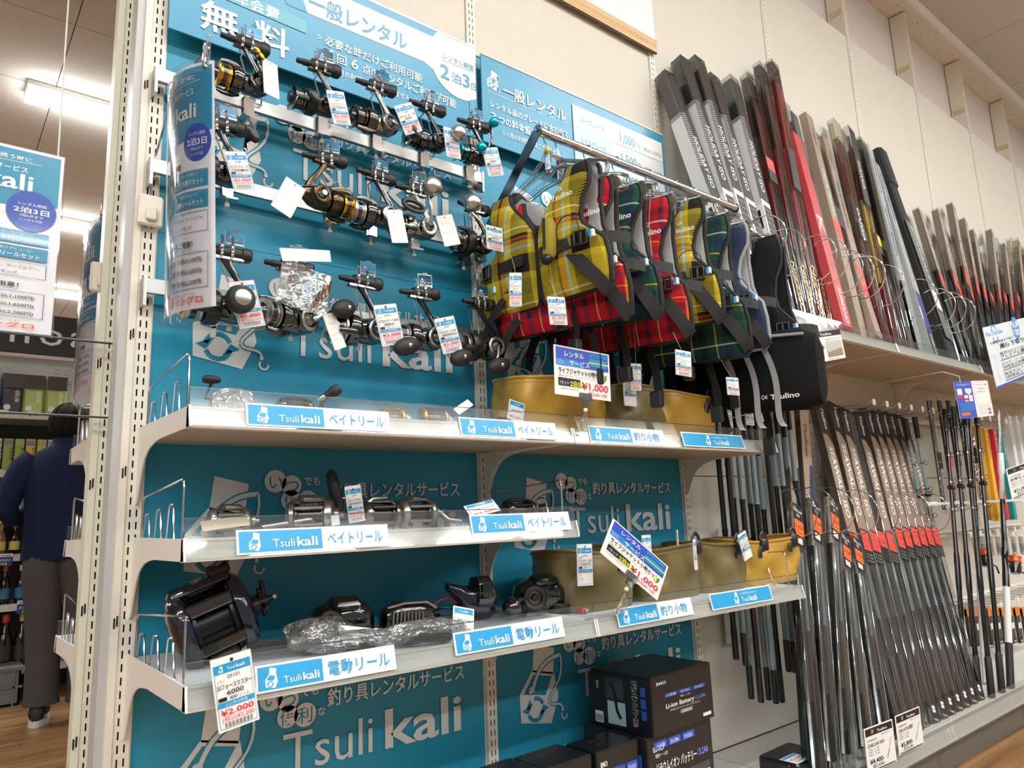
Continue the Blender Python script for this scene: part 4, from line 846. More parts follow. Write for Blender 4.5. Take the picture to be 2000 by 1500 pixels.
film_bag('clear bag with a coiled cable beside the largest electric reel', 622, -.27, .13, .09, .065, seed=2)
film_bag('low clear bag with a black cable under the plain card', 690, -.34, .16, .07, .042, seed=3)
film_bag('long clear bag of cables before the ribbed electric reel', 830, -.345, .20, .07, .045, seed=5)
film_bag('dark plastic wrapped bundle behind the upper rail', 455, -.30, .07, .05, .05, zt=Z1, seed=7, cable=False)
# ================================================================ BUCKETS
TAN = pm('tan_vinyl', 'b08a35', .38, noise=.05, nscale=14); OLIVE = pm('olive_vinyl', '6a5d38', .38, noise=.05, nscale=14)
def bucket(lab, px0, px1, Y, zt, h, m, tags, clips=(0,), dep=.15, seed=0, rise=.0):
    x0, x1 = xat(px0, Y, zt + h), xat(px1, Y, zt + h); w = x1 - x0; rn = random.Random(seed); ph = [rn.uniform(0, 6) for _ in range(6)]
    t = thing('folding_bucket', lab, 'bucket', ((x0 + x1) / 2, Y, zt), 'folding vinyl buckets')
    def fn(u, v):
        a = 2 * PI * u; k = .93 + .07 * v; c, s_ = math.cos(a), math.sin(a); p = 2 / 3.2
        X = w / 2 * k * math.copysign(abs(c) ** p, c); Yy = dep / 2 * k * math.copysign(abs(s_) ** p, s_)
        d = .013 * math.sin(PI * v) * (abs(math.sin(2.5 * a + ph[0] + 2.2 * v)) ** .6 * 1.6 - 1 + .6 * math.sin(5 * a + ph[1] - 4 * v)); sag = 1 - .045 * (1 + math.cos(2 * a + ph[2])) * v
        return V((X + d * c, Yy + d * s_ * 1.2, .001 + h * v * sag))
    b = MB(); b.grid(fn, 40, 10, m); b.build('body', t)
    b = MB(); b.tube([fn(k / 40, 1) for k in range(40)], .0042, m, 6, closed=True); b.tube([fn(k / 40, .90) * 1.0 + V((0, 0, 0)) for k in range(40)], .0012, m, 4, closed=True); b.build('rim', t)
    MB().add([fn(k / 24, .0) for k in range(24)], [tuple(range(24))], m).build('base', t)
    for u in clips:
        q = fn(u, .98); b = MB(); X = MX.Translation(q); b.rbox((-.020, -.008, -.030), (.020, .006, .012), .004, BLACK, X); b.tube([X @ V((.016 * math.cos(a), 0, .010 + .020 * math.sin(a))) for a in [R(k) for k in range(0, 181, 20)]], .006, BLACK, 6, flat=.6); b.tube([X @ V((-.018, -.004, -.015)), X @ V((-.028, -.004, -.026)), X @ V((-.030, -.004, -.045))], .009, BLACK, 8, flat=.5); b.build('clip', t)
    for (tx, ty, tY, ww, hh, roll, yaw, lb) in tags:
        price_tag(at(tx, ty, Y=tY), lb, w=ww, h=hh, roll=roll, yaw=yaw, info=('25162', '小物', 'ライフジャケットと一緒に', 'レジまでお持ちください。', '小物セット'), blank_price=True)
    return t
bucket('large tan bucket behind the blue rental placard', 988, 1150, -.20, Z1, .158, TAN, [(1228, 738, -.33, .050, .086, 0, 0, 'white tag on the olive bucket under the red vest')], (.84,), .22, 1)
bucket('olive bucket in the middle of the upper bucket row', 1150, 1262, -.21, Z1, .15, OLIVE, [], (.80,), .20, 2)
bucket('tan bucket under the green and red vests', 1250, 1368, -.20, Z1, .152, TAN, [], (.80, .9), .20, 3)
bucket('olive bucket at the slotted post, first of the lower row', 1062, 1205, -.20, Z3, .155, OLIVE, [(1141, 1068, -.33, .052, .100, 2, 0, 'white tag hanging in front of the first olive bucket')], (.80,), .20, 4)
bucket('olive bucket behind the tilted blue placard', 1215, 1332, -.20, Z3, .15, OLIVE, [(1262, 1050, -.315, .035, .08, 0, 0, 'white tag half hidden by the tilted placard'), (1322, 1040, -.29, .02, .075, -6, 50, 'white tag seen edge on between two olive buckets')], (.82,), .20, 5)
bucket('olive bucket next to the last tan bucket, lower row', 1322, 1420, -.20, Z3, .15, OLIVE, [(1356, 1058, -.33, .024, .085, 2, 20, 'narrow white tag on the third olive bucket')], (.78, .9), .20, 6)
bucket('tan bucket at the right hand end of the lower shelf', 1408, 1522, -.20, Z3, .148, TAN, [(1449, 1045, -.33, .046, .082, -18, 0, 'slanting white tag on the last tan bucket')], (.70, .82), .20, 7)
# ================================================================ BATTERY BOXES
BOXM = pm('box_card', '17181d', .32); BOXB = pm('box_front', '231f1c', .42)
def battery_box(lab, px, py, Z, w, d, h, yaw, kind, side=True):
    p = at(px, py, Z=Z); t = thing('battery_box', lab, 'box', p, 'black battery boxes on the base deck', (0, 0, R(yaw)))
    MB().rbox((0, 0, 0), (w, d, h), .0015, BOXM).build('carton', t)
    MB().rbox((.003, -.0006, h * .985), (w - .003, .002, h + .0006), .0002, BOXM).build('flap', t)
    q = Print(plane_fn((0, -.0008, 0), (1, 0, 0), (0, 0, 1), (0, -1, 0))); q.rect(.002, .002, w - .002, h - .003, BOXB)
    q.text(w * .08, h * .84, 'BMO', h * .075, WHITE, w=w * .16, bold=.04, keep=True)
    if kind == 0:
        for i, s in enumerate(('大容量', '防水仕様IP65', '安全設計')): q.rect(w * (.20 + i * .23), h * .60, w * (.41 + i * .23), h * .67, BLUE); q.text(w * (.305 + i * .23), h * .615, s, h * .045, WHITE, w=w * .15, al='c')
        q.text(w * .52, h * .545, '電動リール用', h * .035, WHITE, w=w * .16, al='c', keep=True); q.text(w * .20, h * .42, 'Li-ion Battery', h * .11, WHITE, w=w * .47, bold=.025, keep=True); q.text(w * .68, h * .43, '13.2Ah', h * .085, pm('lilac_print', '6f86d8', .4), w=w * .18, bold=.02, keep=True)
        q.text(w * .26, h * .355, 'リチウムイオンバッテリー(チャージャーセット)', h * .045, WHITE, w=w * .50, keep=True); q.rect(w * .43, h * .26, w * .63, h * .33, GREYP, keep=True); q.rect(w * .80, h * .08, w * .94, h * .14, GREYW)
        q.text(w * .53, h * .275, '10Z0016', h * .045, WHITE, w=w * .15, al='c')
    elif kind == 1:
        for i, s in enumerate(('大容量', '防水仕様IP65', '安全設計')): q.rect(w * (.10 + i * .21), h * .86, w * (.29 + i * .21), h * .94, BLUE); q.text(w * (.195 + i * .21), h * .875, s, h * .05, WHITE, w=w * .13, al='c')
        q.text(w * .10, h * .78, '電動リール用', h * .045, WHITE, w=w * .18, keep=True); q.text(w * .10, h * .62, 'リチウムイオン バッテリー', h * .12, WHITE, w=w * .62, bold=.015, keep=True); q.text(w * .73, h * .64, '13.2Ah', h * .10, pm('lilac_print', '6f86d8', .4), w=w * .18, bold=.02, keep=True)
        q.text(w * .12, h * .54, '(チャージャーセット)', h * .055, WHITE, w=w * .32, keep=True); q.rect(w * .12, h * .43, w * .34, h * .50, GREYP); q.rect(w * .60, h * .12, w * .92, h * .55, pm('photo_grey', '3c4046', .4)); q.rect(w * .82, h * .42, w * .92, h * .46, GREYW); q.rect(w * .82, h * .30, w * .92, h * .34, GREYW)
        for k in range(3): q.stroke(bez([(w * .62, h * .4), (w * .52, h * (.35 + .05 * k)), (w * .56, h * .1)], 6), .006, pm('photo_grey', '3c4046', .4), True)
    else:
        for i, s in enumerate(('軽量設計', '防水仕様IP65', '安全設計')): q.rect(w * (.08 + i * .30), h * .70, w * (.35 + i * .30), h * .80, BLUE); q.text(w * (.215 + i * .30), h * .72, s, h * .06, WHITE, w=w * .2, al='c')
        q.text(w * .08, h * .46, 'リチウムイオン バッテリー', h * .13, WHITE, w=w * .58, bold=.015, keep=True); q.text(w * .68, h * .48, '6.6Ah II', h * .12, pm('lilac_print', '6f86d8', .4), w=w * .22, bold=.02, keep=True); q.rect(w * .4, 0.004, w * .95, h * .35, pm('violet_band', '3b2a63', .4))
        q.disc(w * .5, h * .99, w * .045, BOXM, 14, .5)
    q.done(t, 'print')
    q = Print(plane_fn((0, 0, h + .0008), (1, 0, 0), (0, 1, 0), (0, 0, 1))); q.text(w * .30, d * .62, 'BMO', d * .10, GREYP, w=w * .12, keep=True); q.text(w * .25, d * .35, 'リチウムイオン バッテリー', d * .13, pm('ghost_print', '4a5260', .3), w=w * .6, keep=True); q.done(t, 'print', True)
    if side:
        q = Print(plane_fn((-.0008, d, 0), (0, -1, 0), (0, 0, 1), (-1, 0, 0))); q.text(d * .10, h * .80, 'BMO', d * .05, WHITE, w=d * .10, bold=.03, rot=R(-90), keep=True)
        q.rect(d * .26, h * .52, d * .56, h * .90, pm('photo_grey', '3c4046', .4)); q.rect(d * .28, h * .08, d * .58, h * .48, pm('pale_cyan', 'a9ccd4', .4)); q.rect(d * .06, h * .06, d * .20, h * .26, WHITE); q.text(d * .70, h * .92, 'リチウムイオン バッテリー13.2Ah', d * .12, WHITE, w=h * .80, rot=R(-90), keep=True)
        for k in range(3): q.rect(d * .84, h * (.66 - .2 * k), d * .92, h * (.82 - .2 * k), BLUE, keep=True)
        for k in range(9): q.rect(d * (.075 + .013 * k), h * .08, d * (.082 + .013 * k), h * .2, BLACKP, keep=True)
        q.stroke(bez([(d * .34, h * .80), (d * .5, h * .6), (d * .36, h * .4), (d * .5, h * .2)], 8), .010, BLACKP); q.done(t, 'print', True)
    return t
battery_box('upper battery box of the tall pair, front reading Li-ion Battery 13.2Ah', 1277, 1442, .500, .272, .215, .148, 2, 0)
battery_box('lower battery box of the tall pair, with a pictured charger on its front', 1262, 1444, .500, .285, .225, .232, 2, 1).location.z = .267
battery_box('low battery box reading 6.6Ah beside the tall pair', 1164, 1471, .500, .158, .105, .233, 2, 2, False).location.z = .267
battery_box('second low battery box, left of the one reading 6.6Ah', 1068, 1502, .500, .150, .12, .233, 2, 2, False).location.z = .267
battery_box('third low battery box at the bottom edge under the electric reels', 965, 1535, .500, .150, .12, .233, 2, 2, False).location.z = .267
t = thing('charger_case', 'small black plastic charger with a white price label on the base deck', 'charger', at(1550, 1503, Z=.266), None, (0, 0, R(2))); MB().rbox((-.10, -.075, 0), (.085, .06, .052), .006, BOXM).rbox((-.108, -.05, .004), (-.098, .04, .046), .003, BLACK).rbox((.083, -.05, .004), (.095, .04, .046), .003, BLACK).build('case', t); q = Print(plane_fn((-.095, -.07, .0525), (1, 0, 0), (0, 1, 0), (0, 0, 1))); q.rect(0, .0, .085, .06, WHITE); q.rect(.004, .045, .08, .056, CYAN); q.text(.01, .022, '¥2.000', .018, REDP, w=.06, keep=True); q.text(.01, .008, '25091', .009, BLACKP, w=.04); q.text(.10, .03, 'BMO', .012, WHITE, w=.03, bold=.03, keep=True); q.text(.10, .012, 'POWER', .010, WHITE, w=.05); q.done(t, stuff=True)
# ================================================================ HANGING RAIL AND LIFE VESTS
RY, RZ = -.30, 2.117
t = thing('hanging_rail', 'chrome hanging rail on flat steel arms in front of the price sign', 'rail', (.9, RY, RZ))
MB().lathe([(-.004, .011), (-.002, .0145), (.012, .0145), (.014, .0125), (.886, .0125), (.888, .0145), (.904, .0145), (.906, .011)], CHROME, (0, 0, 0), (1, 0, 0), 18).build('tube', t)
for x in (-.010, .906):
    b = MB(); a = V((x, .287, -.245)); c = V((x, 0, 0)); d = (c - a).normalized(); n = V((0, -d.z, d.y)); w = .017
    pts = [a - n * w, a + n * w] + [c + (n * math.cos(k) + d * math.sin(k)) * w for k in [PI * i / 8 for i in range(9)]]
    b.prism(pts, (.004, 0, 0), STEELB); b.lathe([(0, .005), (.006, .004)], CHROME, (x - .001, 0, 0), (-1, 0, 0), 8); b.box((x - .002, .285, -.285), (x + .006, .298, -.20), STEELB); b.build('arm', t)
YEL = stripes('tartan_yellow', 'ab9a22', [(.02, 'ab9a22'), (.08, '1d1c19'), (.32, 'ab9a22'), (.40, '9db3c6'), (.43, 'ab9a22'), (.50, '6b3a1c'), (.53, 'b0482a'), (.56, '2a1a16'), (.60, 'ab9a22'), (.68, 'e6e2c8'), (.70, 'ab9a22'), (.80, '8f8420')], [(.02, 'ab9a22'), (.10, '1b1a16'), (.36, 'ab9a22'), (.44, '9db3c6'), (.48, 'ab9a22'), (.52, 'c87a2a'), (.58, '3a1d1a'), (.62, 'ab9a22'), (.72, 'e6e2c8'), (.74, 'ab9a22')], .21)
RED = stripes('tartan_red', 'a01822', [(.10, '1c1a33'), (.20, 'a01822'), (.28, 'c9a33a'), (.30, 'a01822'), (.42, '24264a'), (.50, 'a01822'), (.60, 'd8d8da'), (.63, 'a01822'), (.74, '5a1220'), (.86, 'a01822')], [(.08, '191a30'), (.16, 'a01822'), (.30, 'd9c9a0'), (.32, 'a01822'), (.46, '2a2446'), (.54, 'a01822'), (.68, 'd8d8da'), (.70, 'a01822'), (.82, 'c98a2e'), (.84, 'a01822')], .17)
GRN = stripes('tartan_green', '1d4034', [(.10, '10221f'), (.24, '1d4034'), (.34, 'c7b63e'), (.365, '1d4034'), (.48, '1c2950'), (.60, '1d4034'), (.70, 'd8dcd8'), (.73, '1d4034'), (.84, '142c25')], [(.08, '14243f'), (.22, '1d4034'), (.34, 'c7b63e'), (.37, '1d4034'), (.52, '10221f'), (.66, '1d4034'), (.78, 'd8dcd8'), (.81, '1d4034')], .17)
NAVYF = pm('navy_cloth', '27324d', .85, spec=.15, bump=.2, bscale=900); BLKF = pm('black_cloth', '131416', .85, spec=.15, bump=.2, bscale=900)
LIN = pm('grey_lining', '8e9092', .8, bump=.2, bscale=700); PIPE = pm('black_binding', '111112', .75); GPIPE = pm('grey_binding', '8b9092', .7); WEB = pm('black_webbing', '151517', .7, bump=.4, bscale=1200); REFL = pm('reflective_tape', 'b9bcbe', .35)
FR = [(-.155, .105, .158), (-.165, .104, .166), (-.19, .098, .170), (-.22, .078, .166), (-.26, .040, .142), (-.30, .014, .132), (-.335, .008, .138), (-.365, .006, .166), (-.395, .006, .194), (-.44, .006, .202), (-.485, .006, .203), (-.510, .007, .200), (-.522, .012, .190)]
BK = [(-.150, .104, .150), (-.165, .09, .156), (-.20, .03, .156), (-.26, .004, .152), (-.34, .004, .156), (-.40, .004, .172), (-.50, .004, .176), (-.53, .008, .170)]
def puff(prof, side, x0, th, m, n=14, p=2.8, bulge=0.0, dz=0, zk=1, top=-.155):
    rings = []
    for i, (z, yi, yo) in enumerate(prof):
        f = i / (len(prof) - 1); e = th * min(1, .30 + 2.4 * min(f, 1 - f)) ; mid = (yi + yo) / 2; hw = (yo - yi) / 2; ring = []
        for k in range(n):
            a = 2 * PI * k / n; c, s_ = math.cos(a), math.sin(a)
            ring.append((x0 - bulge * math.sin(PI * f) + e * math.copysign(abs(s_) ** (2 / p), s_), side * (mid + hw * math.copysign(abs(c) ** (2 / p), c)), top + (z - top) * zk))
        rings.append(ring)
    return MB().loft(rings, m)
def ribbon(b, pts, w, m, wd=(0, 1, 0), th=.0016):
    """flat webbing along pts, width direction wd"""
    pts = bez([tuple(p) for p in pts], 14); wd = V(wd).normalized() * w / 2; vs = []; fs = []; N = len(pts)
    for p in pts: p = V(p); vs += [p - wd, p + wd, p + wd + V((th, 0, 0)), p - wd + V((th, 0, 0))]
    for i in range(N - 1):
        for k in range(4): fs.append((i * 4 + k, i * 4 + (k + 1) % 4, i * 4 + 4 + (k + 1) % 4, i * 4 + 4 + k))
    fs += [(0, 1, 2, 3), (N * 4 - 4, N * 4 - 3, N * 4 - 2, N * 4 - 1)]
    return b.add(vs, fs, m)
def buckle(b, X):
    b.rbox((-.010, -.020, -.020), (.000, -.014, .020), .002, BLACK, X).rbox((-.010, .014, -.020), (.0, .020, .020), .002, BLACK, X).rbox((-.009, -.018, .014), (-.001, .018, .020), .002, BLACK, X).rbox((-.009, -.018, -.020), (-.001, .018, -.014), .002, BLACK, X).rbox((-.008, -.004, -.018), (-.002, .004, .018), .002, BLACK, X)
def vest(lab, x, dz, m, pipe=PIPE, zk=1.0, pouch=0, belt=-.39, text=True, cord=True, yaw=0, ribbons=0, th=.030, wide=1.0, far=True, y0=0, straps=True):
    yaw = VY[[v[0] for v in VX].index(x)]; t = thing('life_vest', lab, 'life vest', (x, RY + y0, RZ + dz), 'life vests on the hanging rail', (0, 0, R(yaw)))
    fr = [(z, a, a + (c - a) * wide) for z, a, c in FR]; bk = [(z, a, c * wide) for z, a, c in BK]
    lin_ = LIN if m not in (BLKF,) else BLKF
    for side in (-1, 1):
        if side == 1 and not far: pass
        puff(fr, side, -.032, th, m, bulge=.010, zk=zk).build('front_panel', t)
        pb = MB().tube([(-.032 - .010 * math.sin(PI * i / 12), side * (c + .002), -.155 + (z + .155) * zk) for i, (z, a, c) in enumerate(fr)] + [(-.032, side * .10, -.155 + (-.524 + .155) * zk), (-.032, side * .008, -.155 + (-.516 + .155) * zk)] + [(-.034 - .010 * math.sin(PI * i / 12), side * (a - .001), -.155 + (z + .155) * zk) for i, (z, a, c) in reversed(list(enumerate(fr)))], .0065, pipe, 6); pb.build('binding', t)
        puff(bk, side, .012, th * .6, lin_, zk=zk * .95).build('back_panel', t)
        MB().tube([(.012, side * (c + .002), -.15 + (z + .15) * zk * .95) for z, a, c in bk], .0065, pipe, 6).build('binding', t)
        b = MB(); b.grid(lambda u, v: V((-.036 + .074 * u, side * (.104 + .062 * v), -.152 + .016 * math.sin(PI * u))), 6, 2, REFL if m is not BLKF else BLKF); b.build('shoulder', t)
    zz = lambda z: -.155 + (z + .155) * zk
    b = MB()
    for k in range(26): b.cbox((-.046, 0, zz(-.30) - k * .0082 * zk), (.006, .009, .004), PIPE)
    b.tube([(-.043, 0, zz(-.29)), (-.045, 0, zz(-.51))], .005, PIPE, 6); o = b.build('zip', t); o['kind'] = 'stuff'
    fx = -.032 - th - .012
    for side in (-1, 1):
        if belt:
            b = MB(); ribbon(b, [(fx - .001, side * .03, zz(belt)), (fx - .004, side * .10, zz(belt)), (fx + .004, side * .165 * wide, zz(belt)), (fx + .03, side * .205 * wide, zz(belt)), (.02, side * .222 * wide, zz(belt))], .030, WEB, (0, 0, 1)); s = b.build('belt', t)
            b = MB(); buckle(b, MX.Translation((fx + .003, side * .150 * wide, zz(belt))) @ MX.Rotation(R(-side * 14), 4, 'Z')); b.rbox((fx - .008, side * .185 * wide - .006, zz(belt) - .009), (fx + .002, side * .185 * wide + .007, zz(belt) + .009), .001, WHITE); b.rbox((fx - .0086, side * .185 * wide - .001, zz(belt) - .009), (fx - .007, side * .185 * wide + .007, zz(belt) + .009), .0003, CYAN); b.build('buckle', s)
    if straps:
        for side, zz0 in ((-1, zz(belt) - .01), (1, zz(-.48))):
            b = MB(); ribbon(b, [(fx + .012, side * .12, zz0), (fx - .004, side * .16, zz0 - .05), (fx + .004, side * .19 * wide, zz0 - .10), (fx + .03, side * .20 * wide, zz0 - .135)], .034, WEB, (.25, side * .8, .55)); b.build('strap', t)
        b = MB(); ribbon(b, [(.0, -.06, zz(-.5)), (-.012, -.07, zz(-.56)), (.004, -.09, zz(-.60)), (-.01, -.08, zz(-.65))], .026, WEB, (.3, .9, 0)); b.rbox((-.022, -.095, zz(-.675)), (.004, -.062, zz(-.635)), .004, BLACK); b.build('strap', t)
        b = MB(); ribbon(b, [(.02, .07, zz(-.51)), (.0, .06, zz(-.57)), (.012, .05, zz(-.61))], .026, WEB, (.3, .9, 0)); b.build('strap', t)
    if cord:
        c = V((fx - .002, -.13, zz(-.36))); MB().tube([c + V((-.006 * math.sin(a), .046 * math.cos(a) * .8, .040 * math.sin(a))) for a in [2 * PI * k / 22 for k in range(22)]], .0013, PIPE, 5, closed=True).build('cord', t)
    if text:
        q = Print(plane_fn((fx - .006, -.085, zz(-.262)), (0, -1, 0), (.1, 0, 1), (-1, 0, 0))); q.step = .0006; q.text(0, 0, 'Tsulino', .023, WHITE, w=.070, bold=.03); fishmark(q, .022, .022, .012, WHITE); q.done(t, 'lettering')
    if pouch:
        if pouch == 1:
            b = MB().lathe([(0, .013), (.01, .018), (.085, .018), (.10, .012)], pm('olive_cloth', '8f8120', .85, noise=.25, nscale=70), (fx - .012, -.075, zz(-.42)), (0, -.05, 1), 14); b.tube([(fx - .03, -.075, zz(-.42) + .02), (fx - .032, -.078, zz(-.42) + .10)], .004, PIPE, 6); b.ball((fx - .022, -.075, zz(-.42) - .006), (.014, .016, .014), BLACK); b.build('pouch', t)
        else:
            b = MB(MX.Rotation(R(90), 4, 'Z')); shell(b, [(-.275, .055, -.60, .02, .07), (-.265, .060, -.60, .040, .105), (-.22, .068, -.595, .050, .125), (-.02, .068, -.59, .050, .12), (.03, .06, -.59, .040, .10), (.04, .055, -.59, .02, .06)], m, 18, 3.4); b.xf = MX(); b.tube([(-.117, -.24, -.50), (-.119, -.12, -.49), (-.117, -.01, -.50)], .005, GPIPE, 6); b.build('pouch', t)
            q = Print(plane_fn((-.1165, -.10, -.685), (0, -1, 0), (0, 0, 1), (-1, 0, 0))); q.text(.026, 0, 'Tsulino', .022, WHITE, w=.085, bold=.02); fishmark(q, .0, .002, .015, WHITE); q.done(t, 'lettering')
    if ribbons:
        gr = pm('grey_webbing', 'a9adaf', .6)
        for k in range(ribbons):
            b = MB(); yy = -.05 - .06 * k; ribbon(b, [(-.02, yy, zz(-.50)), (-.04, yy - .03, zz(-.56)), (-.01, yy - .055, zz(-.62)), (-.03, yy - .03, zz(-.68)), (.01, yy - .02, zz(-.72)), (-.03, yy - .05, zz(-.74))], .022, gr, (.4, .8, .1)); b.build('strap', t, 'grey webbing strap')
    return t
def hanger(x, lab, cm, dz=0, yaw=0):
    t = thing('clothes_hanger', lab, 'hanger', (x, RY, RZ + dz), 'clear hangers on the rail', (0, 0, R(yaw)))
    h = [(0, .0135 * math.sin(a) , .0145 * math.cos(a)) for a in [R(k) for k in range(-120, 91, 20)]]; h += [(0, .010, -.020), (0, 0, -.034), (0, 0, -.052)]
    MB().tube([(0, a, c - dz) if i < len(h) - 2 else (0, a, c) for i, (x_, a, c) in enumerate(h)], .0017, CHROME, 6).build('hook', t)
    MB().rbox((-.008, -.008, -.058), (.008, .008, -.044), .002, cm).build('size_marker', t)
    b = MB()
    for s in (-1, 1):
        b.tube([(0, s * .004, -.052), (0, s * .02, -.075), (0, s * .06, -.105), (0, s * .12, -.130), (-.006, s * .185, -.152), (-.012, s * .205, -.166), (-.012, s * .208, -.185), (-.006, s * .196, -.198), (0, s * .17, -.192), (.004, s * .15, -.172), (0, s * .12, -.146), (0, s * .05, -.118), (0, 0, -.110)], .0055, CLEAR, 8)
    b.tube([(0, 0, -.05), (0, 0, -.112)], .009, CLEAR, 8); b.build('arms', t)
RDM = pm('red_marker', 'c22338', .4); YLM = pm('yellow_marker', 'd8c62a', .4)
VX = [(.925, .004), (.970, -.023), (1.080, -.010), (1.200, -.014), (1.350, .018), (1.470, -.005), (1.570, -.008), (1.700, -.036)]
VY = [6, 16, 18, 18, 18, 18, 18, 16]
mk = [YLM, RDM, RDM, BLACK, BLACK, BLUE, BLACK, BLACK]; hl = ['with a yellow size marker, first on the rail', 'with a red size marker, second on the rail', 'with a red size marker, above the green vest', 'with a black marker, above the second red vest', 'with a black marker, above the second yellow vest', 'with a blue size marker, above the hidden green vest', 'above the navy vest', 'above the large black vest']
for (x, dz), m, l, yw in zip(VX, mk, hl, VY): hanger(x, 'clear plastic hanger ' + l, m, dz * .6, yw)
vest('yellow tartan life vest seen from the front, first on the rail', VX[0][0], VX[0][1], YEL, pouch=1, y0=.012, wide=1.12, zk=.93)
vest('red tartan life vest behind the first yellow vest', VX[1][0], VX[1][1], RED, zk=1.03)
vest('green tartan life vest between the two red ones', VX[2][0], VX[2][1], GRN, zk=1.02)
vest('red tartan life vest between the green and the second yellow vest', VX[3][0], VX[3][1], RED, zk=1.13)
vest('yellow tartan life vest hanging past the second red one', VX[4][0], VX[4][1], YEL, pouch=1, zk=1.02)
vest('green tartan life vest behind the second yellow vest', VX[5][0], VX[5][1], GRN, text=False, zk=1.20)
vest('plain navy life vest with grey edging', VX[6][0], VX[6][1], NAVYF, pipe=GPIPE, zk=1.10, ribbons=3, text=False)
vest('large plain black life vest with a lettered front pouch, last on the rail', VX[7][0], VX[7][1], BLKF, zk=1.32, pouch=2, text=False, wide=1.15, y0=-.02)
for (px, py, Y, w, h, roll, yaw, lb) in ((1007, 538, -.36, .03, .085, 2, -40, 'narrow white tag under the first yellow vest'), (1086, 585, -.42, .05, .07, -4, -10, 'white tag reading 1.000 under the first red vest'), (1334, 690, -.55, .05, .065, 4, -10, 'white tag reading 1.000 under the second yellow vest'), (1242, 715, -.36, .03, .075, 4, -30, 'white tag seen aslant behind the olive bucket tag'), (1430, 742, -.5, .045, .05, 0, -10, 'white tag at the hem of the navy vest')):
    price_tag(at(px, py, Y=Y), lb, w=w, h=h, roll=roll, yaw=yaw, string=at(px, py, Y=Y) + (V((.03, .05, .07)) if px != 1242 else V((.0, .0, .17))), info=('25140', '小物', 'ライフジャケット', 'セット', '小物セット'))
# ================================================================ PLACARDS
def placard(name, lab, TL, TR, BL, Y, draw, cat='placard', th=.0012, m=WHITE):
    a, b_, c = at(*TL, Y=Y), at(*TR, Y=Y), at(*BL, Y=Y); u, v = (b_ - a), (a - c); w, h = u.length, v.length; u.normalize(); v = (v - u * v.dot(u)).normalized(); n = u.cross(v)
    t = thing(name, lab, cat, c); MB().prism([(0, 0, 0), u * w, u * w + v * h, v * h], -n * th, m).build('card', t)
    q = Print(plane_fn((0, 0, 0), u, v, n)); draw(q, w, h); q.done(t); return t, u, v, n, w, h
def pop(q, w, h):
    q.rect(w * .03, h * .60, w * .97, h * .97, BLUE); q.face([(w * .03, h * .60), (w * .52, h * .60), (w * .40, h * .74), (w * .03, h * .74)], pm('mid_blue', '2b7fd0', .35)); q.text(w * .16, h * .80, 'レンタル', h * .13, WHITE, w=w * .36, bold=.015, keep=True); q.text(w * .26, h * .63, 'サービス', h * .13, WHITE, w=w * .36, bold=.015, keep=True)
    q.text(w * .05, h * .68, 'RENTAL', h * .035, WHITE, w=w * .11, keep=True); q.text(w * .05, h * .63, 'SERVICE', h * .035, WHITE, w=w * .11, keep=True)
    for i in range(3): q.rect(w * (.62 + .0 * i), h * (.87 - i * .10), w * .94, h * (.93 - i * .10), CYAN, keep=True)
    q.rect(w * .60, h * .735, w * .97, h * .76, YELP, keep=True); q.text(w * .66, h * .885, '無料会員登録', h * .035, WHITE, w=w * .22)
    q.text(w * .06, h * .45, 'ライフジャケット小物セット', h * .13, BLACKP, w=w * .84, bold=.02, keep=True); q.text(w * .06, h * .38, '小物内容:バッカン・プライヤー・フィッシュグリップ・クーラー・タオル', h * .04, BLACKP, w=w * .66, keep=True)
    q.rect(w * .06, h * .19, w * .44, h * .35, BLACKP); q.text(w * .08, h * .22, '1セット', h * .09, WHITE, w=w * .16, keep=True); q.text(w * .26, h * .20, '2泊3日', h * .13, YELP, w=w * .25, bold=.02, keep=True); q.text(w * .47, h * .17, '¥1.000', h * .20, REDP, w=w * .48, bold=.03, keep=True)
    q.text(w * .56, h * .06, '(税込¥1.100', h * .09, REDP, w=w * .36, bold=.01, keep=True); q.text(w * .05, h * .12, 'レンタル期間を過ぎますと延滞料金がかかります', h * .035, BLACKP, w=w * .36, keep=True)
    q.face([(w * .84, h * .44), (w * .84, h * .54), (w * .885, h * .49), (w * .885, h * .36)], YELP, True); q.face([(w * .93, h * .44), (w * .93, h * .54), (w * .885, h * .49), (w * .885, h * .36)], pm('green_print', '2f8f5a', .4))
def clip_stand(t, u, v, n, w, h, foot):
    b = MB(); o = u * (w * .5) + n * .004; b.prism([o - u * .022 - v * .006, o + u * .022 - v * .006, o + u * .020 + v * .010, o - u * .020 + v * .010], n * .004, CLEAR); b.prism([o - u * .012 - v * .022, o + u * .012 - v * .022, o + u * .010 - v * .006, o - u * .010 - v * .006], n * .004, CLEAR)
    e = o - v * .032; b.ball(e, .0055, WHITE); f = V(foot) - t.location
    d = (f - e); b.loft([[e + d * k + (V((1, 0, 0)) * math.cos(a) * r + V((0, 1, 0)) * math.sin(a) * .007) for a in [2 * PI * j / 10 for j in range(10)]] for k, r in ((.15, .006), (.3, .0075), (.45, .010), (.7, .016), (.9, .0165), (1.0, .013))], CLEAR); b.build('clip_stand', t, 'clear plastic clip stand')
r = placard('price_placard', 'blue and white rental placard standing before the tan bucket', (1074, 671), (1183, 692), (1084, 769), -.39, pop); clip_stand(*r, at(1142, 842, Y=-.383))
r = placard('price_placard', 'blue and white rental placard tilted before the olive buckets', (1195, 1010), (1303, 1105), (1172, 1079), -.43, pop); clip_stand(*r, at(1212, 1198, Y=-.424))
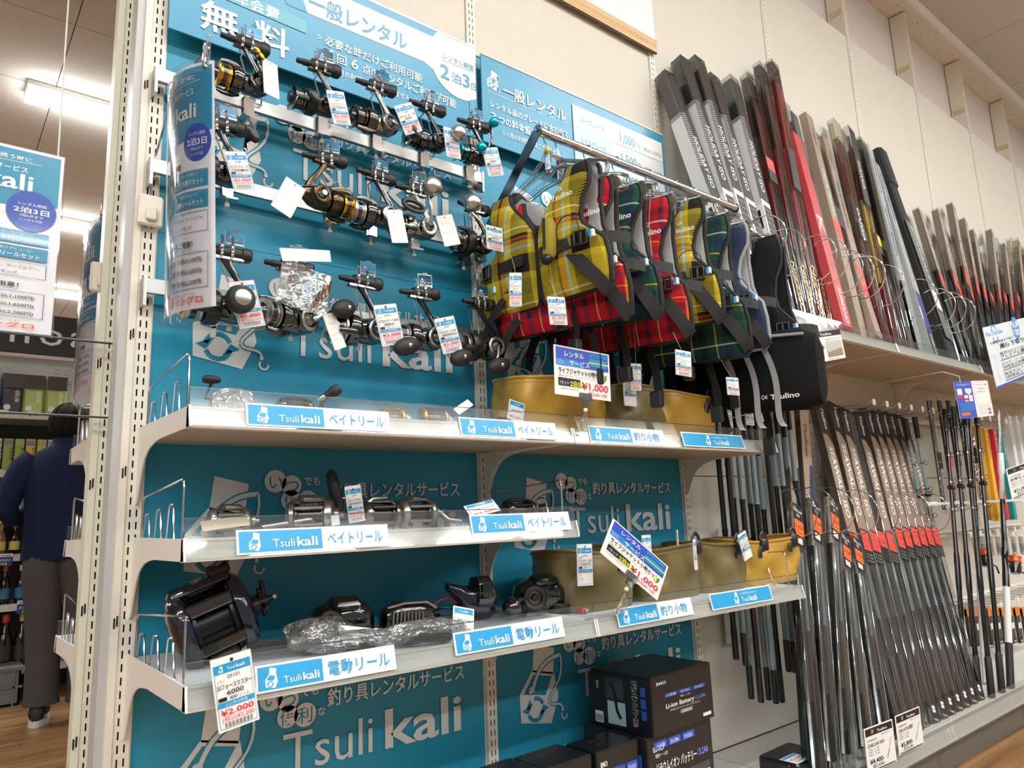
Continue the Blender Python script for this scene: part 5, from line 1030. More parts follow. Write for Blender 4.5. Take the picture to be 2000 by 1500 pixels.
# ================================================================ ROD BOXES
BROWN = pm('brown_card', '8d7b6b', .5, noise=.12, nscale=240); DGREY = pm('dark_grey_foam', '3b3a3a', .85); SILV = pm('silver_card', 'c6c8c8', .35); REDB = pm('red_box', 'b23a40', .4); TANF = pm('cream_foam', 'd8cfae', .8); BLU2 = pm('blue_box', '2a2f7a', .4); PINK = pm('tan_card', '93806b', .5); GREYCASE = pm('grey_case', '4a4b4b', .45); BAGM = pm('rod_bag_black', '1b1c1e', .8, bump=.2, bscale=700); RODB = pm('rod_black', '0d0e10', .15, coat=.5); RODR = pm('rod_red', '6f1019', .2, coat=.5); GOLDP = pm('gold_print', 'b89a45', .35, metal=.5); LBLUE = pm('grey_blue_blank', '76888f', .22); WRODM = pm('white_grip', 'dfe0de', .5); CORK = pm('cork_grip', 'b08c5c', .8)
FLABEL = pm('fluor_red_label', 'e0483a', .5); ORL = pm('orange_label', 'ee6a2c', .5)
def frame_rod(bot, top):
    z = (top - bot); L = z.length; z.normalize(); y = V((0, 1, 0)); y = (y - z * y.dot(z)).normalized(); x = y.cross(z)
    return MX(((x.x, y.x, z.x, bot.x), (x.y, y.y, z.y, bot.y), (x.z, y.z, z.z, bot.z), (0, 0, 0, 1))), L
def rod_pack(lab, bot, top, w, d, draw, case=True, rods=(), core=None, cap=None, group='boxed rods on the high shelf', name='rod_box'):
    """long pack: local x across the front, y depth (front at y=0), z along its length"""
    M_, L = frame_rod(bot, top); t = thing(name, lab, 'fishing rod', bot, group); t.rotation_euler = M_.to_euler(); w2 = w / 2
    if case:
        MB().rbox((-w2, 0, 0), (w2, d, L), .0015, CASE).build('case', t)
        b = MB()
        for x in (-w2, w2): b.tube([(x, 0, 0), (x, 0, L)], .0007, CLEAR, 4)
        b.build('edge', t)['kind'] = 'stuff'
    if core: z0, z1, m, ins = core; MB().rbox((-w2 + ins, ins, L * z0), (w2 - ins, d - ins, L * z1), .001, m).build('carton', t)
    for x, r, segs in rods:
        b = MB()
        for z0, z1, m, k in segs: b.lathe([(L * z0, r * k), (L * z1, r * k)], m, (x * w, d * .5, 0), (0, 0, 1), 8)
        b.build('rod', t)
    if cap: z0, z1, m = cap; MB().rbox((-w2 + .003, .003, L * z0), (w2 - .003, d - .003, L * z1), .006, m).build('foam_cap', t)
    if draw:
        q = Print(plane_fn((-w2, -.0008, 0), (1, 0, 0), (0, 0, 1), (0, -1, 0))); draw(q, w, L); q.done(t)
        if case: 
            pass
    return t
def vt(q, w, z, s, size, m, ln, bold=.0, x=.5):          # lettering reading down the length
    q.text(w * x - size * .36, z, s, size, m, w=ln, rot=R(-90), bold=bold, keep=True)
def side_print(t, w, d, L, fn, left=True):
    q = Print(plane_fn((-w / 2 - .0008, d, 0), (0, -1, 0), (0, 0, 1), (-1, 0, 0))); fn(q, d, L); q.done(t, 'side_print')
ZT = 1.710
def up(tx, ty, bx, bY=-.365, tY=-.055): return V((xat(bx, bY, ZT), bY, ZT)), at(tx, ty, Y=tY)
nth = lambda i: ['first', 'second', 'third', 'fourth', 'fifth', 'sixth', 'seventh', 'eighth', 'ninth', 'tenth', 'eleventh', 'twelfth', 'thirteenth', 'fourteenth'][i]
def d_silver(q, w, L):
    q.rect(0, L * .42, w, L * .80, BLACKP)
    for k in range(26): q.stroke([(0, L * (.79 - k * .009)), (w * .5, L * (.80 - k * .009))], .0028, SILV, True)
    vt(q, w, L * .70, 'HOLIDAY ISO', w * .55, WHITE, L * .22, .01, .62); q.l += 1; q.rect(0, L * .30, w, L * .44, WHITE); q.rect(w * .16, L * .31, w * .98, L * .42, BLACKP)
    for k, s in enumerate(('オールラウンド', 'ベーシックモデル', 'ビギナーにも', 'シリーズ')): q.text(w * .2, L * (.40 - k * .025), s, w * .13, WHITE, w=w * .72, keep=True)
    q.rect(0, 0, w, L * .10, BLACKP); vt(q, w, L * .095, 'SHIMANO', w * .5, WHITE, L * .085, .03)
sil = [(1308, 140, 1482), (1338, 112, 1496), (1366, 112, 1512), (1396, 146, 1530), (1434, 150, 1552)]
for i, (tx, ty, bx) in enumerate(sil):
    b_, t_ = up(tx, ty, bx); t = rod_pack('clear rod box with silver striped sleeve, %s of five beside the price sign' % nth(i), b_, t_, .062, .055, d_silver, core=(.30, .80, SILV, .002), cap=(.80, .985, DGREY), rods=[(0, .012, [(.02, .3, RODB, 1)])]); L = (t_ - b_).length
    def fs(q, d, L):
        q.rect(.001, L * .30, d, L * .78, SILV)
        for k in range(9): q.stroke([(d * (.1 + k * .1), L * .42), (d * (.1 + k * .1), L * .775)], .0012, WHITE, True)
        q.rect(.001, L * .30, d, L * .42, WHITE); q.rect(d * .55, L * .33, d * .8, L * .40, BLACKP)
        for k in range(6): q.text(d * .1, L * (.40 - .014 * k), '標準自重 カーボン', .005, GREYP, w=d * .4, keep=True)
    side_print(t, .062, .055, L, fs)
def d_clear(lbl, txt=None, tm=WHITE, tz=.2, band=None, foot=None, lz=.5):
    def f(q, w, L):
        if band: q.rect(0, L * band[0], w, L * band[1], band[2])
        if lbl: q.rect(w * .06, L * lz, w * .94, L * (lz + .10), BLACKP); q.rect(w * .06, L * (lz + .045), w * .94, L * (lz + .095), lbl); q.text(w * .5, L * (lz + .055), '530', w * .3, BLACKP, w=w * .6, al='c'); 
        if txt: vt(q, w, L * (tz + .16), txt, w * .5, tm, L * .15, .02)
        if foot: q.rect(0, 0, w, L * .05, BLACKP); q.text(w * .5, L * .012, foot, w * .25, WHITE, w=w * .7, al='c')
    return f
def rr(m1=RODB, m2=RODR, r=.010): return [(-.2, r, [(.03, .25, m1, 1.15), (.25, .62, m2, 1), (.62, .95, m1, .8)]), (.22, r * .8, [(.03, .5, m1, 1), (.5, .9, m2, .8)])]
# (label, top px, bottom px, width, depth, draw, kwargs)
UP = [
 ('clear rod box with a red label and dark rods next to the silver boxes', (1466, 148), 1575, .055, .05, d_clear(FLABEL, 'NIZZIN', GOLDP, .06, lz=.52), dict(rods=rr(), cap=(.90, .985, BLACKP))),
 ('clear rod box holding dark red rods, second past the silver boxes', (1490, 124), 1592, .05, .05, d_clear(None, 'NIZZIN', GOLDP, .04), dict(rods=rr(RODB, RODR), cap=(.94, .99, BLACKP))),
 ('tall clear rod box with a black lid, third past the silver boxes', (1513, 120), 1609, .05, .05, d_clear(BLACKP, 'NIZZIN', GOLDP, .04, (.46, .62, BLACKP)), dict(rods=rr(RODR, REDB), cap=(.955, .995, BLACKP))),
 ('clear rod box with a red rod before the grey flat case', (1536, 200), 1624, .045, .05, d_clear(None, 'NIZZIN', GOLDP, .04), dict(rods=rr(RODB, RODR))),
 ('flat dark grey rod case between red and brown boxes', (1552, 222), 1650, .045, .05, None, dict(case=False, core=(0, 1, GREYCASE, 0))),
 ('long red rod box with white lettering down its foot', (1556, 262), 1661, .060, .035, lambda q, w, L: (vt(q, w, L * .20, 'SHIMANO', w * .5, WHITE, L * .16, .03), vt(q, w, L * .55, 'K', w * .9, WHITE, L * .1, .03)), dict(case=False, core=(0, 1, REDB, 0))),
 ('brown card rod box with a red 300 label', (1580, 224), 1692, .055, .055, lambda q, w, L: (vt(q, w, L * .93, 'Tsulino', w * .4, BLACKP, L * .09), vt(q, w, L * .72, 'STREAM VERSATILE', w * .4, WHITE, L * .22, .01), q.rect(0, L * .40, w, L * .48, FLABEL), q.text(w * .5, L * .43, '300', w * .36, BLACKP, w=w * .5, al='c')), dict(case=False, core=(0, 1, BROWN, 0))),
 ('clear narrow rod box with a black insert between the brown boxes', (1598, 262), 1704, .045, .05, d_clear(BLACKP), dict(rods=rr(RODB, RODB))),
 ('brown card rod box lettered in black with a red 360 label', (1613, 270), 1716, .055, .055, lambda q, w, L: (vt(q, w, L * .93, 'Tsulino', w * .4, BLACKP, L * .09), vt(q, w, L * .75, 'MULTI VERSATILE', w * .4, BLACKP, L * .24, .01), q.rect(0, L * .24, w, L * .33, FLABEL), q.text(w * .5, L * .27, '360', w * .36, BLACKP, w=w * .5, al='c')), dict(case=False, core=(0, 1, BROWN, 0))),
 ('clear rod box with cream foam end and a red collar', (1634, 236), 1738, .055, .05, d_clear(None, 'DAIWA', WHITE, .4, (.42, .50, BLACKP)), dict(rods=rr(RODR, pm('brown_rod', '4a3326', .3), .011), cap=(.90, .985, TANF))),
 ('black lidded rod box lettered down its front', (1662, 250), 1757, .055, .05, d_clear(None, 'DAIWA', WHITE, .66, (.60, .99, BLACKP)), dict(rods=rr(RODR, GOLDP))),
 ('clear rod box with gold and red rods beside the lettered black lid', (1672, 300), 1772, .045, .05, d_clear(YELP, lz=.44), dict(rods=rr(RODR, RODB))),
 ('clear box of dark rods with black cap behind the white boxes', (1684, 270), 1784, .045, .045, None, dict(rods=rr(RODB, RODB), cap=(.93, .99, BLACKP))),
 ('white rod box with blue lettering, nearer one', (1699, 286), 1802, .055, .05, lambda q, w, L: (vt(q, w, L * .93, 'MOBILE PACK', w * .38, NAVYP, L * .2), vt(q, w, L * .66, 'APPLAT MASTER', w * .42, NAVYP, L * .24, .01), q.rect(0, 0, w, L * .3, GREYP)), dict(case=True, core=(.30, 1, WHITE, .001), rods=[(0, .012, [(.02, .3, RODB, 1)])])),
 ('white rod box with blue lettering, farther one with a dark blue foot', (1714, 320), 1832, .055, .05, lambda q, w, L: (vt(q, w, L * .95, 'APPLAT MASTER', w * .42, NAVYP, L * .28, .01), q.rect(0, 0, w, L * .30, BLU2), q.rect(0, 0, w, L * .12, BLACKP), vt(q, w, L * .11, 'SHIMANO', w * .4, WHITE, L * .1, .02)), dict(case=True, core=(.0, 1, WHITE, .001))),
]
for lb, (tx, ty), bx, w, d, dr, kw in UP:
    w += .008; d = min(d, .038)
    b_, t_ = up(tx, ty, bx, *((-.40, -.13) if lb.startswith('long red') else ())); rod_pack(lb, b_, t_, w, d, dr, **kw)
b_, t_ = up(1655, 462, 1722, -.395, -.20); rod_pack('short card rod box standing before the taller brown ones', b_, t_, .062, .05, lambda q, w, L: (vt(q, w, L * .9, 'RAPTER', w * .34, BLACKP, L * .25, .01), q.rect(0, L * .40, w, L * .52, FLABEL), q.text(w * .5, L * .44, '270', w * .3, BLACKP, w=w * .5, al='c')), case=False, core=(0, 1, BROWN, 0))
# soft black bag
b_, t_ = up(1724, 290, 1872); M_, L = frame_rod(b_, t_); t = thing('rod_bag', 'tall black cloth rod bag with a folded flap at its top', 'rod bag', b_, 'boxed rods on the high shelf'); t.rotation_euler = M_.to_euler()
b = MB(); shell(b, [], BAGM) if False else b.rbox((-.042, .005, 0), (.042, .06, L * .90), .010, BAGM); b.rbox((-.043, -.004, L * .80), (.043, .066, L), .012, BAGM); b.build('bag', t)
MB().rbox((-.040, -.0015, L * .10), (.040, .0, L * .62), .0004, pm('grey_sleeve', '55575a', .5)).build('sleeve', t); q = Print(plane_fn((-.04, -.0045, 0), (1, 0, 0), (0, 0, 1), (0, -1, 0))); vt(q, .08, L * .60, 'BORDERLESS', .026, GREYW, L * .30); q.rect(.005, L * .22, .07, L * .30, GREYW); q.text(.03, L * .83, 'SHIMANO', .006, WHITE, w=.03, rot=R(-10)); q.done(t)
# brown / clear row going away
far = [(1797, 410, 1893), (1834, 412, 1906), (1846, 448, 1914), (1862, 400, 1922), (1872, 448, 1930), (1886, 430, 1940), (1903, 452, 1952), (1920, 470, 1962), (1938, 452, 1972), (1950, 470, 1984), (1964, 480, 1994), (1978, 470, 2006), (1990, 470, 2018), (2000, 488, 2030), (2014, 480, 2042)]
def d_far(q, w, L): q.rect(0, L * .55, w, L, BROWN); vt(q, w, L * .95, 'SEAWALL ISO', w * .4, WHITE, L * .3, .02); q.rect(0, L * .40, w, L * .56, BLACKP); q.rect(w * .1, L * .46, w * .9, L * .55, FLABEL); q.text(w * .5, L * .48, '1-530', w * .3, BLACKP, w=w * .7, al='c'); q.rect(0, 0, w, L * .045, BLACKP); q.disc(w * .5, L * .025, w * .25, WHITE, 6)
for i, (tx, ty, bx) in enumerate(far):
    b_, t_ = up(tx, ty, bx); cap = (.93, .985, TANF) if i > 10 else None
    rod_pack('slim clear rod box with a brown top sleeve, %s after the black bag' % nth(i) if i < 11 else 'clear rod box with a pale foam end far along the high shelf, %s of four' % nth(i - 11), b_, t_, .060, .036, d_far if i not in (7, 9, 11) else d_clear(FLABEL, lz=.45), core=(.56, .99, BROWN, .002) if i not in (7, 9) and i < 11 else None, rods=[(-.18, .008, [(.02, .56, RODB, 1)]), (.2, .006, [(.05, .56, LBLUE, 1)])], cap=cap)
# wire hoops keeping the boxes apart
def hoop(lab, px, py, Y, r, Zo=0, grp='chrome hoop dividers'):
    c = at(px, py, Y=Y); t = thing('hoop_divider', lab, 'divider', c, grp)
    MB().tube([(0, r * math.cos(a), r * math.sin(a)) for a in [R(k) for k in range(64, 297, 12)]], .0022, CHROME, 6).build('hoop', t, None); MB().tube([(0, r * math.cos(R(296)), r * math.sin(R(296))), (0, r * .9, -r * 1.0), (0, r * 1.6, -r * 1.02)], .0022, CHROME, 6).build('hoop_foot', t)
for i, (px, py) in enumerate([(1491, 470), (1528, 495), (1590, 505), (1613, 511), (1642, 530), (1664, 538), (1686, 542), (1723, 558), (1790, 583), (1826, 600), (1847, 606), (1866, 615)]): hoop('chrome wire hoop, %s along the high shelf from the vests' % nth(i), px, py, -.36, .088)
for i, (px, py) in enumerate([(1550, 1003), (1588, 998), (1624, 997), (1672, 1000), (1713, 1000), (1744, 1000), (1776, 1000), (1815, 1001)]): hoop('chrome wire hoop, %s along the lower rod boxes' % nth(i), px, py, -.26, .085)
# ---------------------------------------------------------------- lower rod boxes on the base deck
ZD = .267
def lo(tx, ty, bx, bY=-.375, tY=-.075): return V((xat(bx, bY, ZD), bY, ZD)), at(tx, ty, Y=tY)
def d_sea(q, w, L):
    q.rect(0, L * .56, w, L, BROWN); q.face([(0, L), (w, L), (w, L * .86), (w * .5, L * .89), (0, L * .89)], BLACKP); vt(q, w, L * .99, 'Tsulino', w * .42, WHITE, L * .08, .02, .6); vt(q, w, L * .85, 'SEAWALL ISO', w * .62, WHITE, L * .24, .045, .55)
    q.l += 1; q.rect(0, L * .46, w, L * .565, BLACKP); q.rect(w * .06, L * .50, w * .94, L * .56, FLABEL); q.text(w * .5, L * .53, '1.5-530', w * .2, BLACKP, w=w * .7, al='c', keep=True); q.text(w * .5, L * .51, 'TSULINO', w * .12, BLACKP, w=w * .6, al='c', keep=True)
    for k in range(3): q.text(w * .1, L * (.485 - .010 * k), 'カーボン ISO 磯', w * .1, GREYW, w=w * .7, keep=True)
    q.rect(0, 0, w, L * .055, pm('band_brown', '2a2420', .4)); 
    for a in range(4): q.disc(w * .5 + w * .13 * math.cos(R(a * 90 + 45)), L * .036 + w * .13 * math.sin(R(a * 90 + 45)), w * .10, WHITE, 6, keep=True)
    q.text(w * .5, L * .006, 'Tsulino', w * .16, WHITE, w=w * .6, al='c')
def d_tan(q, w, L): q.rect(0, L * .62, w, L, PINK); q.face([(w * .3, L * .62), (w, L * .62), (w, L * .80), (w * .7, L * .80)], pm('navy_card', '27304f', .4)); vt(q, w, L * .94, 'Tsulino', w * .5, BLACKP, L * .12, .01)
def d_chil(q, w, L): q.rect(w * .04, L * .82, w * .96, L * .998, BLACKP); q.text(w * .5, L * .965, 'CHILLAX', w * .2, WHITE, w=w * .8, al='c', bold=.02, keep=True); q.text(w * .5, L * .945, 'ISO', w * .2, WHITE, w=w * .3, al='c', bold=.02, keep=True); q.rect(w * .1, L * .865, w * .9, L * .93, ORL); q.text(w * .5, L * .895, '2-530', w * .26, BLACKP, w=w * .7, al='c', bold=.02, keep=True); q.text(w * .5, L * .875, 'TSULINO', w * .12, BLACKP, w=w * .6, al='c', keep=True); q.rect(w * .2, L * .83, w * .7, L * .855, GREYW); fishmark(q, w * .1, L * .97, w * .2, WHITE)
rods_l = [(-.2, .011, [(.04, .30, RODB, 1.2), (.30, .62, LBLUE, 1), (.62, .72, RODB, .9)]), (.2, .009, [(.05, .20, pm('brown_reed', '5b4a3a', .5), 1.2), (.2, .6, RODB, 1)])]
LOW = [((1541, 796), 1600, d_tan, PINK, 'tan and navy rod box with a clear side, first behind the hanging black rods'), ((1569, 793), 1622, d_tan, PINK, 'tan and navy rod box with a clear side, second behind the hanging black rods'), ((1600, 790), 1768, d_sea, BROWN, None), ((1626, 787), 1782, d_sea, BROWN, None), ((1646, 796), 1797, d_sea, BROWN, None), ((1662, 803), 1812, d_clear(FLABEL, lz=.47), GREYCASE, 'darker rod box amid the brown lettered ones'), ((1676, 806), 1829, d_sea, BROWN, None), ((1694, 800), 1846, d_sea, BROWN, None), ((1709, 802), 1861, d_sea, BROWN, None), ((1724, 804), 1876, d_sea, BROWN, None), ((1738, 807), 1890, d_sea, BROWN, None), ((1752, 811), 1904, d_sea, BROWN, None), ((1764, 815), 1918, d_sea, BROWN, None)]
k = 0
for (tx, ty), bx, dr, m, lb in LOW:
    b_, t_ = lo(tx, ty, bx)
    if not lb: lb = 'clear rod box with brown lettered sleeve and red label, %s from the tan boxes' % nth(k); k += 1
    rod_pack(lb, b_, t_, .070, .034, dr, core=(.56, .995, m, .002), rods=rods_l, group='boxed rods on the base deck')
for i, (tx, ty, bx) in enumerate([(1556, 985, 1606), (1592, 978, 1634), (1628, 976, 1662), (1650, 1042, 1700), (1672, 1050, 1738)]):
    b_ = V((xat(bx, -.395, ZD), -.395, ZD)); t_ = at(tx, ty, Y=-.22); rod_pack('short clear rod box under a black card with orange label, %s from the hanging rods' % nth(i), b_, t_, .072, .022, d_chil, rods=[(-.2, .012, [(.04, .25, RODB, 1.3), (.25, .8, RODB, 1)]), (.2, .009, [(.05, .5, RODB, 1), (.5, .8, LBLUE, 1)])], group='boxed rods on the base deck')
# ---------------------------------------------------------------- black rods hanging behind the end of the bucket shelves
t = thing('rod_rack', 'pale rod rack with hooks under the vests', 'rack', (1.83, -.02, 1.46)); MB().rbox((0, -.16, 0), (.50, -.0, .012), .002, W_).rbox((0, -.165, -.012), (.50, -.158, .014), .002, W_).build('shelf_board', t); MB().box((.10, -.003, -.85), (.4, .004, -.45), pm('pale_card', 'cfcfcd', .5)).build('card', t)
hr = [(1438, 1288), (1457, 1300), (1468, 1365), (1487, 1372), (1502, 1367), (1516, 1374), (1528, 1372), (1541, 1312), (1553, 1314), (1568, 1318), (1580, 1310), (1592, 1300)]
for i, (bx, by) in enumerate(hr):
    Y = -.13 - .035 * (i % 2); b_ = at(bx, by, Y=Y); H = 1.47 - b_.z; t = thing('hanging_rod', 'black telescopic rod hanging beside the bucket shelves, %s from the teal panel' % nth(i), 'fishing rod', b_, 'hanging black rods'); z1 = .10 if i < 2 else .105
    MB().lathe([(0, .0085), (.003, .0105), (z1, .0105), (z1 + .004, .0098)], pm('dark_cap', '232327', .3), (0, 0, 0), (0, 0, 1), 10).build('end_cap', t)
    b = MB(); seg = [(z1, .42, LBLUE if i % 3 else RODB), (.42, .66, RODB), (.66, .86, LBLUE if i not in (0, 1, 7) else RODB), (.86, H - .02, RODB)]
    for a, c, m in seg: b.lathe([(a, .0095), (min(c, H - .02), .0095)], m, (0, 0, 0), (0, 0, 1), 10)
    for a in (.42, .66): b.lathe([(a - .006, .0105), (a + .006, .0105)], RODB, (0, 0, 0), (0, 0, 1), 10)
    b.build('blank', t); MB().tube([(0, 0, H - .02), (0, .0, H), (0, .02, H + .002)], .0025, BLACK, 5).build('hook', t)
for px, py, lb in ((1420, 800, 'small grey price slip under the black vest strap'), (1462, 796, 'white price slip on the hanging black rods, middle one'), (1492, 790, 'white price slip on the hanging black rods, nearest the rod boxes')):
    price_tag(at(px, py, Y=-.20), lb, w=.05, h=.07, info=('25001', '竿', '万能振出', '530', '磯竿'))
# ---------------------------------------------------------------- rods, hooks and hanging goods further along
rg = [((1768, 818), 1862, -.20, 'slim grey rod just past the brown lettered boxes, nearer one'), ((1786, 815), 1876, -.22, 'slim grey rod just past the brown lettered boxes, farther one'), ((1845, 800), 1890, -.30, 'slim black rod nearest the brown lettered boxes'), ((1862, 795), 1912, -.34, 'black rod with fine guides, second past the brown boxes'), ((1880, 792), 1937, -.385, 'black rod with a thick foam butt before the hanging packs'), ((1905, 790), 1957, -.385, 'black rod standing beside the white handled one')]
for i, ((tx, ty), bx, Y, lb) in enumerate(rg):
    b_ = V((xat(bx, Y, ZD), Y, ZD)); t_ = at(tx, ty, Y=Y + .03); M_, L = frame_rod(b_, t_); t = thing('standing_rod', lb, 'fishing rod', b_, 'rods standing on the base deck'); LB = LBLUE if 'grey' in lb else RODB; t.rotation_euler = M_.to_euler()
    MB().lathe([(0, .012), (.003, .0145), (.15, .0140), (.16, .011)], RUBBER, (0, 0, 0), (0, 0, 1), 12).build('butt_grip', t); MB().lathe([(.16, .0105), (.42, .0105), (.44, .012), (.58, .012), (.60, .0095), (L - .10, .0075), (L, .006)], LB, (0, 0, 0), (0, 0, 1), 12).build('blank', t)
    b = MB(); 
    for z in (L * .62, L * .72, L * .82, L * .92): b.lathe([(z - .004, .0105), (z + .004, .0105)], DSILV, (0, 0, 0), (0, 0, 1), 10); b.tube([(-.006, -.006 + .010 * math.cos(a) - .012, z + .010 * math.sin(a)) for a in [2 * PI * j / 10 for j in range(10)]], .0012, GUN, 4, closed=True)
    b.build('guide', t)['kind'] = 'stuff'; MB().rbox((-.014, -.016, L * .70 - .01), (.014, .012, L * .70 + .01), .004, BLACK).build('strap', t); MB().lathe([(L - .10, .011), (L, .012)], RUBBER, (0, 0, 0), (0, 0, 1), 10).build('tip_cover', t)
b_ = V((xat(1974, -.385, ZD), -.385, ZD)); t_ = at(1950, 800, Y=-.36); M_, L = frame_rod(b_, t_); t = thing('reel_rod_combo', 'white handled black rod with a mounted spinning reel', 'fishing rod', b_); t.rotation_euler = M_.to_euler()
MB().lathe([(0, .012), (.003, .0155), (.19, .0150)], RUBBER, (0, 0, 0), (0, 0, 1), 12).build('butt_grip', t); MB().lathe([(.19, .0145), (.44, .0140)], WRODM, (0, 0, 0), (0, 0, 1), 12).build('handle', t, 'white handle'); MB().lathe([(.44, .0145), (.50, .0150), (.505, .013), (.58, .013), (.585, .0155), (.62, .0150), (.625, .012), (.86, .011)], RODB, (0, 0, 0), (0, 0, 1), 12).build('reel_seat', t); MB().lathe([(.86, .0125), (.99, .0120), (1.0, .016), (1.10, .014)], WRODM, (0, 0, 0), (0, 0, 1), 12).build('rod_section', t, 'white rod section'); MB().lathe([(1.10, .011), (L, .008)], CLEAR, (0, 0, 0), (0, 0, 1), 10).build('tip_tube', t)
q = Print(lambda u, v, w: V((.0152 * math.sin(u / .015) + .0, -(.0152 + w) * math.cos(u / .015), .28 + v))); q.text(.004, .10, 'Tsulino', .014, BLACKP, w=.06, rot=R(-90)); q.done(t)
def mini_reel(t, z, s=1.0, dx=.03):
    b = MB().tube([(0, 0, z + .02), (dx * .6, -.012, z + .01), (dx, -.02, z)], .006, GLOSSB, 6); b.lathe([(-.03, .02), (0, .026), (.02, .024)], GLOSSB, (dx + .012, -.02, z), (0, 0, 1), 14); b.build('reel_body', t)
    MB().lathe([(.02, .026), (.024, .028), (.026, .024), (.045, .024), (.047, .028), (.052, .026)], pm('orange_spool', 'd8602a', .3, metal=.4), (dx + .012, -.02, z), (0, 0, 1), 16).build('reel_spool', t, 'orange spool'); MB().tube([(dx + .03, -.03, z - .01), (dx + .06, -.045, z - .02), (dx + .07, -.05, z - .05)], .004, GLOSSB, 6).build('reel_handle', t)
mini_reel(t, .55, dx=.05)
b_ = V((xat(1925, -.28, ZD), -.28, ZD)); t_ = at(1893, 800, Y=-.25); M_, L = frame_rod(b_, t_); t = thing('reel_rod_combo', 'black rod with an orange spooled reel behind the white handled one', 'fishing rod', b_); t.rotation_euler = M_.to_euler(); MB().lathe([(0, .012), (.19, .014), (.20, .0135), (.45, .013)], WRODM, (0, 0, 0), (0, 0, 1), 12).build('handle', t, 'white handle'); MB().lathe([(.45, .012), (.8, .010), (L, .007)], RODB, (0, 0, 0), (0, 0, 1), 10).build('blank', t); mini_reel(t, .56)
# hooks and back goods
t = thing('peg_rail', 'pale peg rail with chrome pegs above the hanging rod packs', 'rail', (2.72, -.02, 1.50)); MB().rbox((0, -.012, -.014), (1.7, .0, .014), .002, W_).build('rail', t)
pm_ = MB().tube([(0, 0, 0), (0, -.20, .0), (0, -.215, .012)], .0025, CHROME, 6).rbox((-.012, -.222, -.012), (.012, -.219, .014), .001, W_).mesh('peg')
for i in range(14): o = bpy.data.objects.new('peg', pm_); COL.objects.link(o); o.parent = t; o.location = (.06 + i * .12, -.012, 0)
FP = [(1815, 'film'), (1835, 'film'), (1852, 'film'), (1871, 'film'), (1888, 'film')]
for i, (px, _) in enumerate(FP):
    c = at(px, 775, Y=-.17); t = thing('rod_pouch', 'clear plastic pack of black rod tips hanging on a peg, %s from the boxes' % nth(i), 'rod pack', c, 'hanging packs of rod tips'); w = .05
    MB().grid(lambda u, v: V((-w / 2 + w * u, -.008 * math.sin(PI * u) * math.sin(PI * v) - .004 * math.sin(9 * u + i), -.58 * v)), 6, 10, FILM).build('film', t); b = MB()
    for k in range(3): b.lathe([(-.56, .005), (-.02, .007)], RODB, (-w * .28 + k * w * .28, .004, 0), (0, 0, 1), 8)
    b.build('rod', t); q = Print(plane_fn((-w / 2, -.010, -.58), (1, 0, 0), (0, 0, 1), (0, -1, 0))); q.rect(w * .1, .22, w * .9, .30, REDP if i % 2 else BLACKP); q.text(w * .5, .25, 'BLACK TIP', .008, WHITE, w=w * .6, al='c'); q.done(t)
for i, (px, py, m, mt, s) in enumerate([(1912, 832, pm('amber_box', 'b8862c', .4), BLACKP, 'Tsulino'), (1926, 836, pm('yellow_box', 'e0aa28', .4), BLACKP, 'Tsulino'), (1942, 838, REDP, WHITE, 'Tsulino'), (1957, 840, pm('teal_box', '17888a', .4), WHITE, 'Tsulino'), (1972, 812, GREYW, BLACKP, 'Tsulino'), (1986, 812, GREYW, BLACKP, 'Tsulino'), (2000, 814, GREYW, BLACKP, 'Tsulino'), (2014, 816, GREYW, BLACKP, 'Tsulino')]):
    c = at(px, py, Y=-.20); t = thing('hanging_box', ['amber', 'yellow', 'red', 'teal', 'pale grey', 'pale grey', 'pale grey', 'pale grey'][i] + ' narrow rod box hanging on a peg, ' + ['beside the clear packs', 'between amber and red', 'between yellow and teal', 'next to the grey ones', 'first of four', 'second of four', 'third of four', 'last of four'][i], 'rod pack', c, 'narrow boxes on pegs'); MB().rbox((-.022, 0, -.50), (.022, .03, 0), .001, m).build('carton', t); q = Print(plane_fn((-.022, -.0006, -.50), (1, 0, 0), (0, 0, 1), (0, -1, 0))); vt(q, .044, .46, s, .020, mt, .13, .02); fishmark(q, .012, .47, .018, mt); q.done(t); MB().box((-.006, .01, 0), (.006, .012, .03), CLEAR).build('hang_tab', t)
for zz, lb in ((at(1905, 1040, Y=-.14).z, 'small clear packs'), (at(1893, 1186, Y=-.16).z, 'orange topped packs')):
    t = thing('peg_rail', 'pale peg rail carrying the ' + lb, 'rail', (3.55, -.02, zz)); MB().rbox((0, -.012, -.014), (1.5, .0, .014), .002, W_).build('rail', t)
    for i in range(11): o = bpy.data.objects.new('peg', pm_); COL.objects.link(o); o.parent = t; o.location = (.06 + i * .12, -.012, .004)
t = thing('divider_rail', 'white slotted rail half way down the hanging rods', 'rail', at(1812, 985, Y=-.24)); MB().rbox((0, -.01, -.006), (1.2, .0, .006), .001, W_).build('rail', t)
for k in range(4): MB().rbox((.05 + k * .28, -.006, -.012), (.09 + k * .28, .02, .010), .002, W_).build('clip', t)
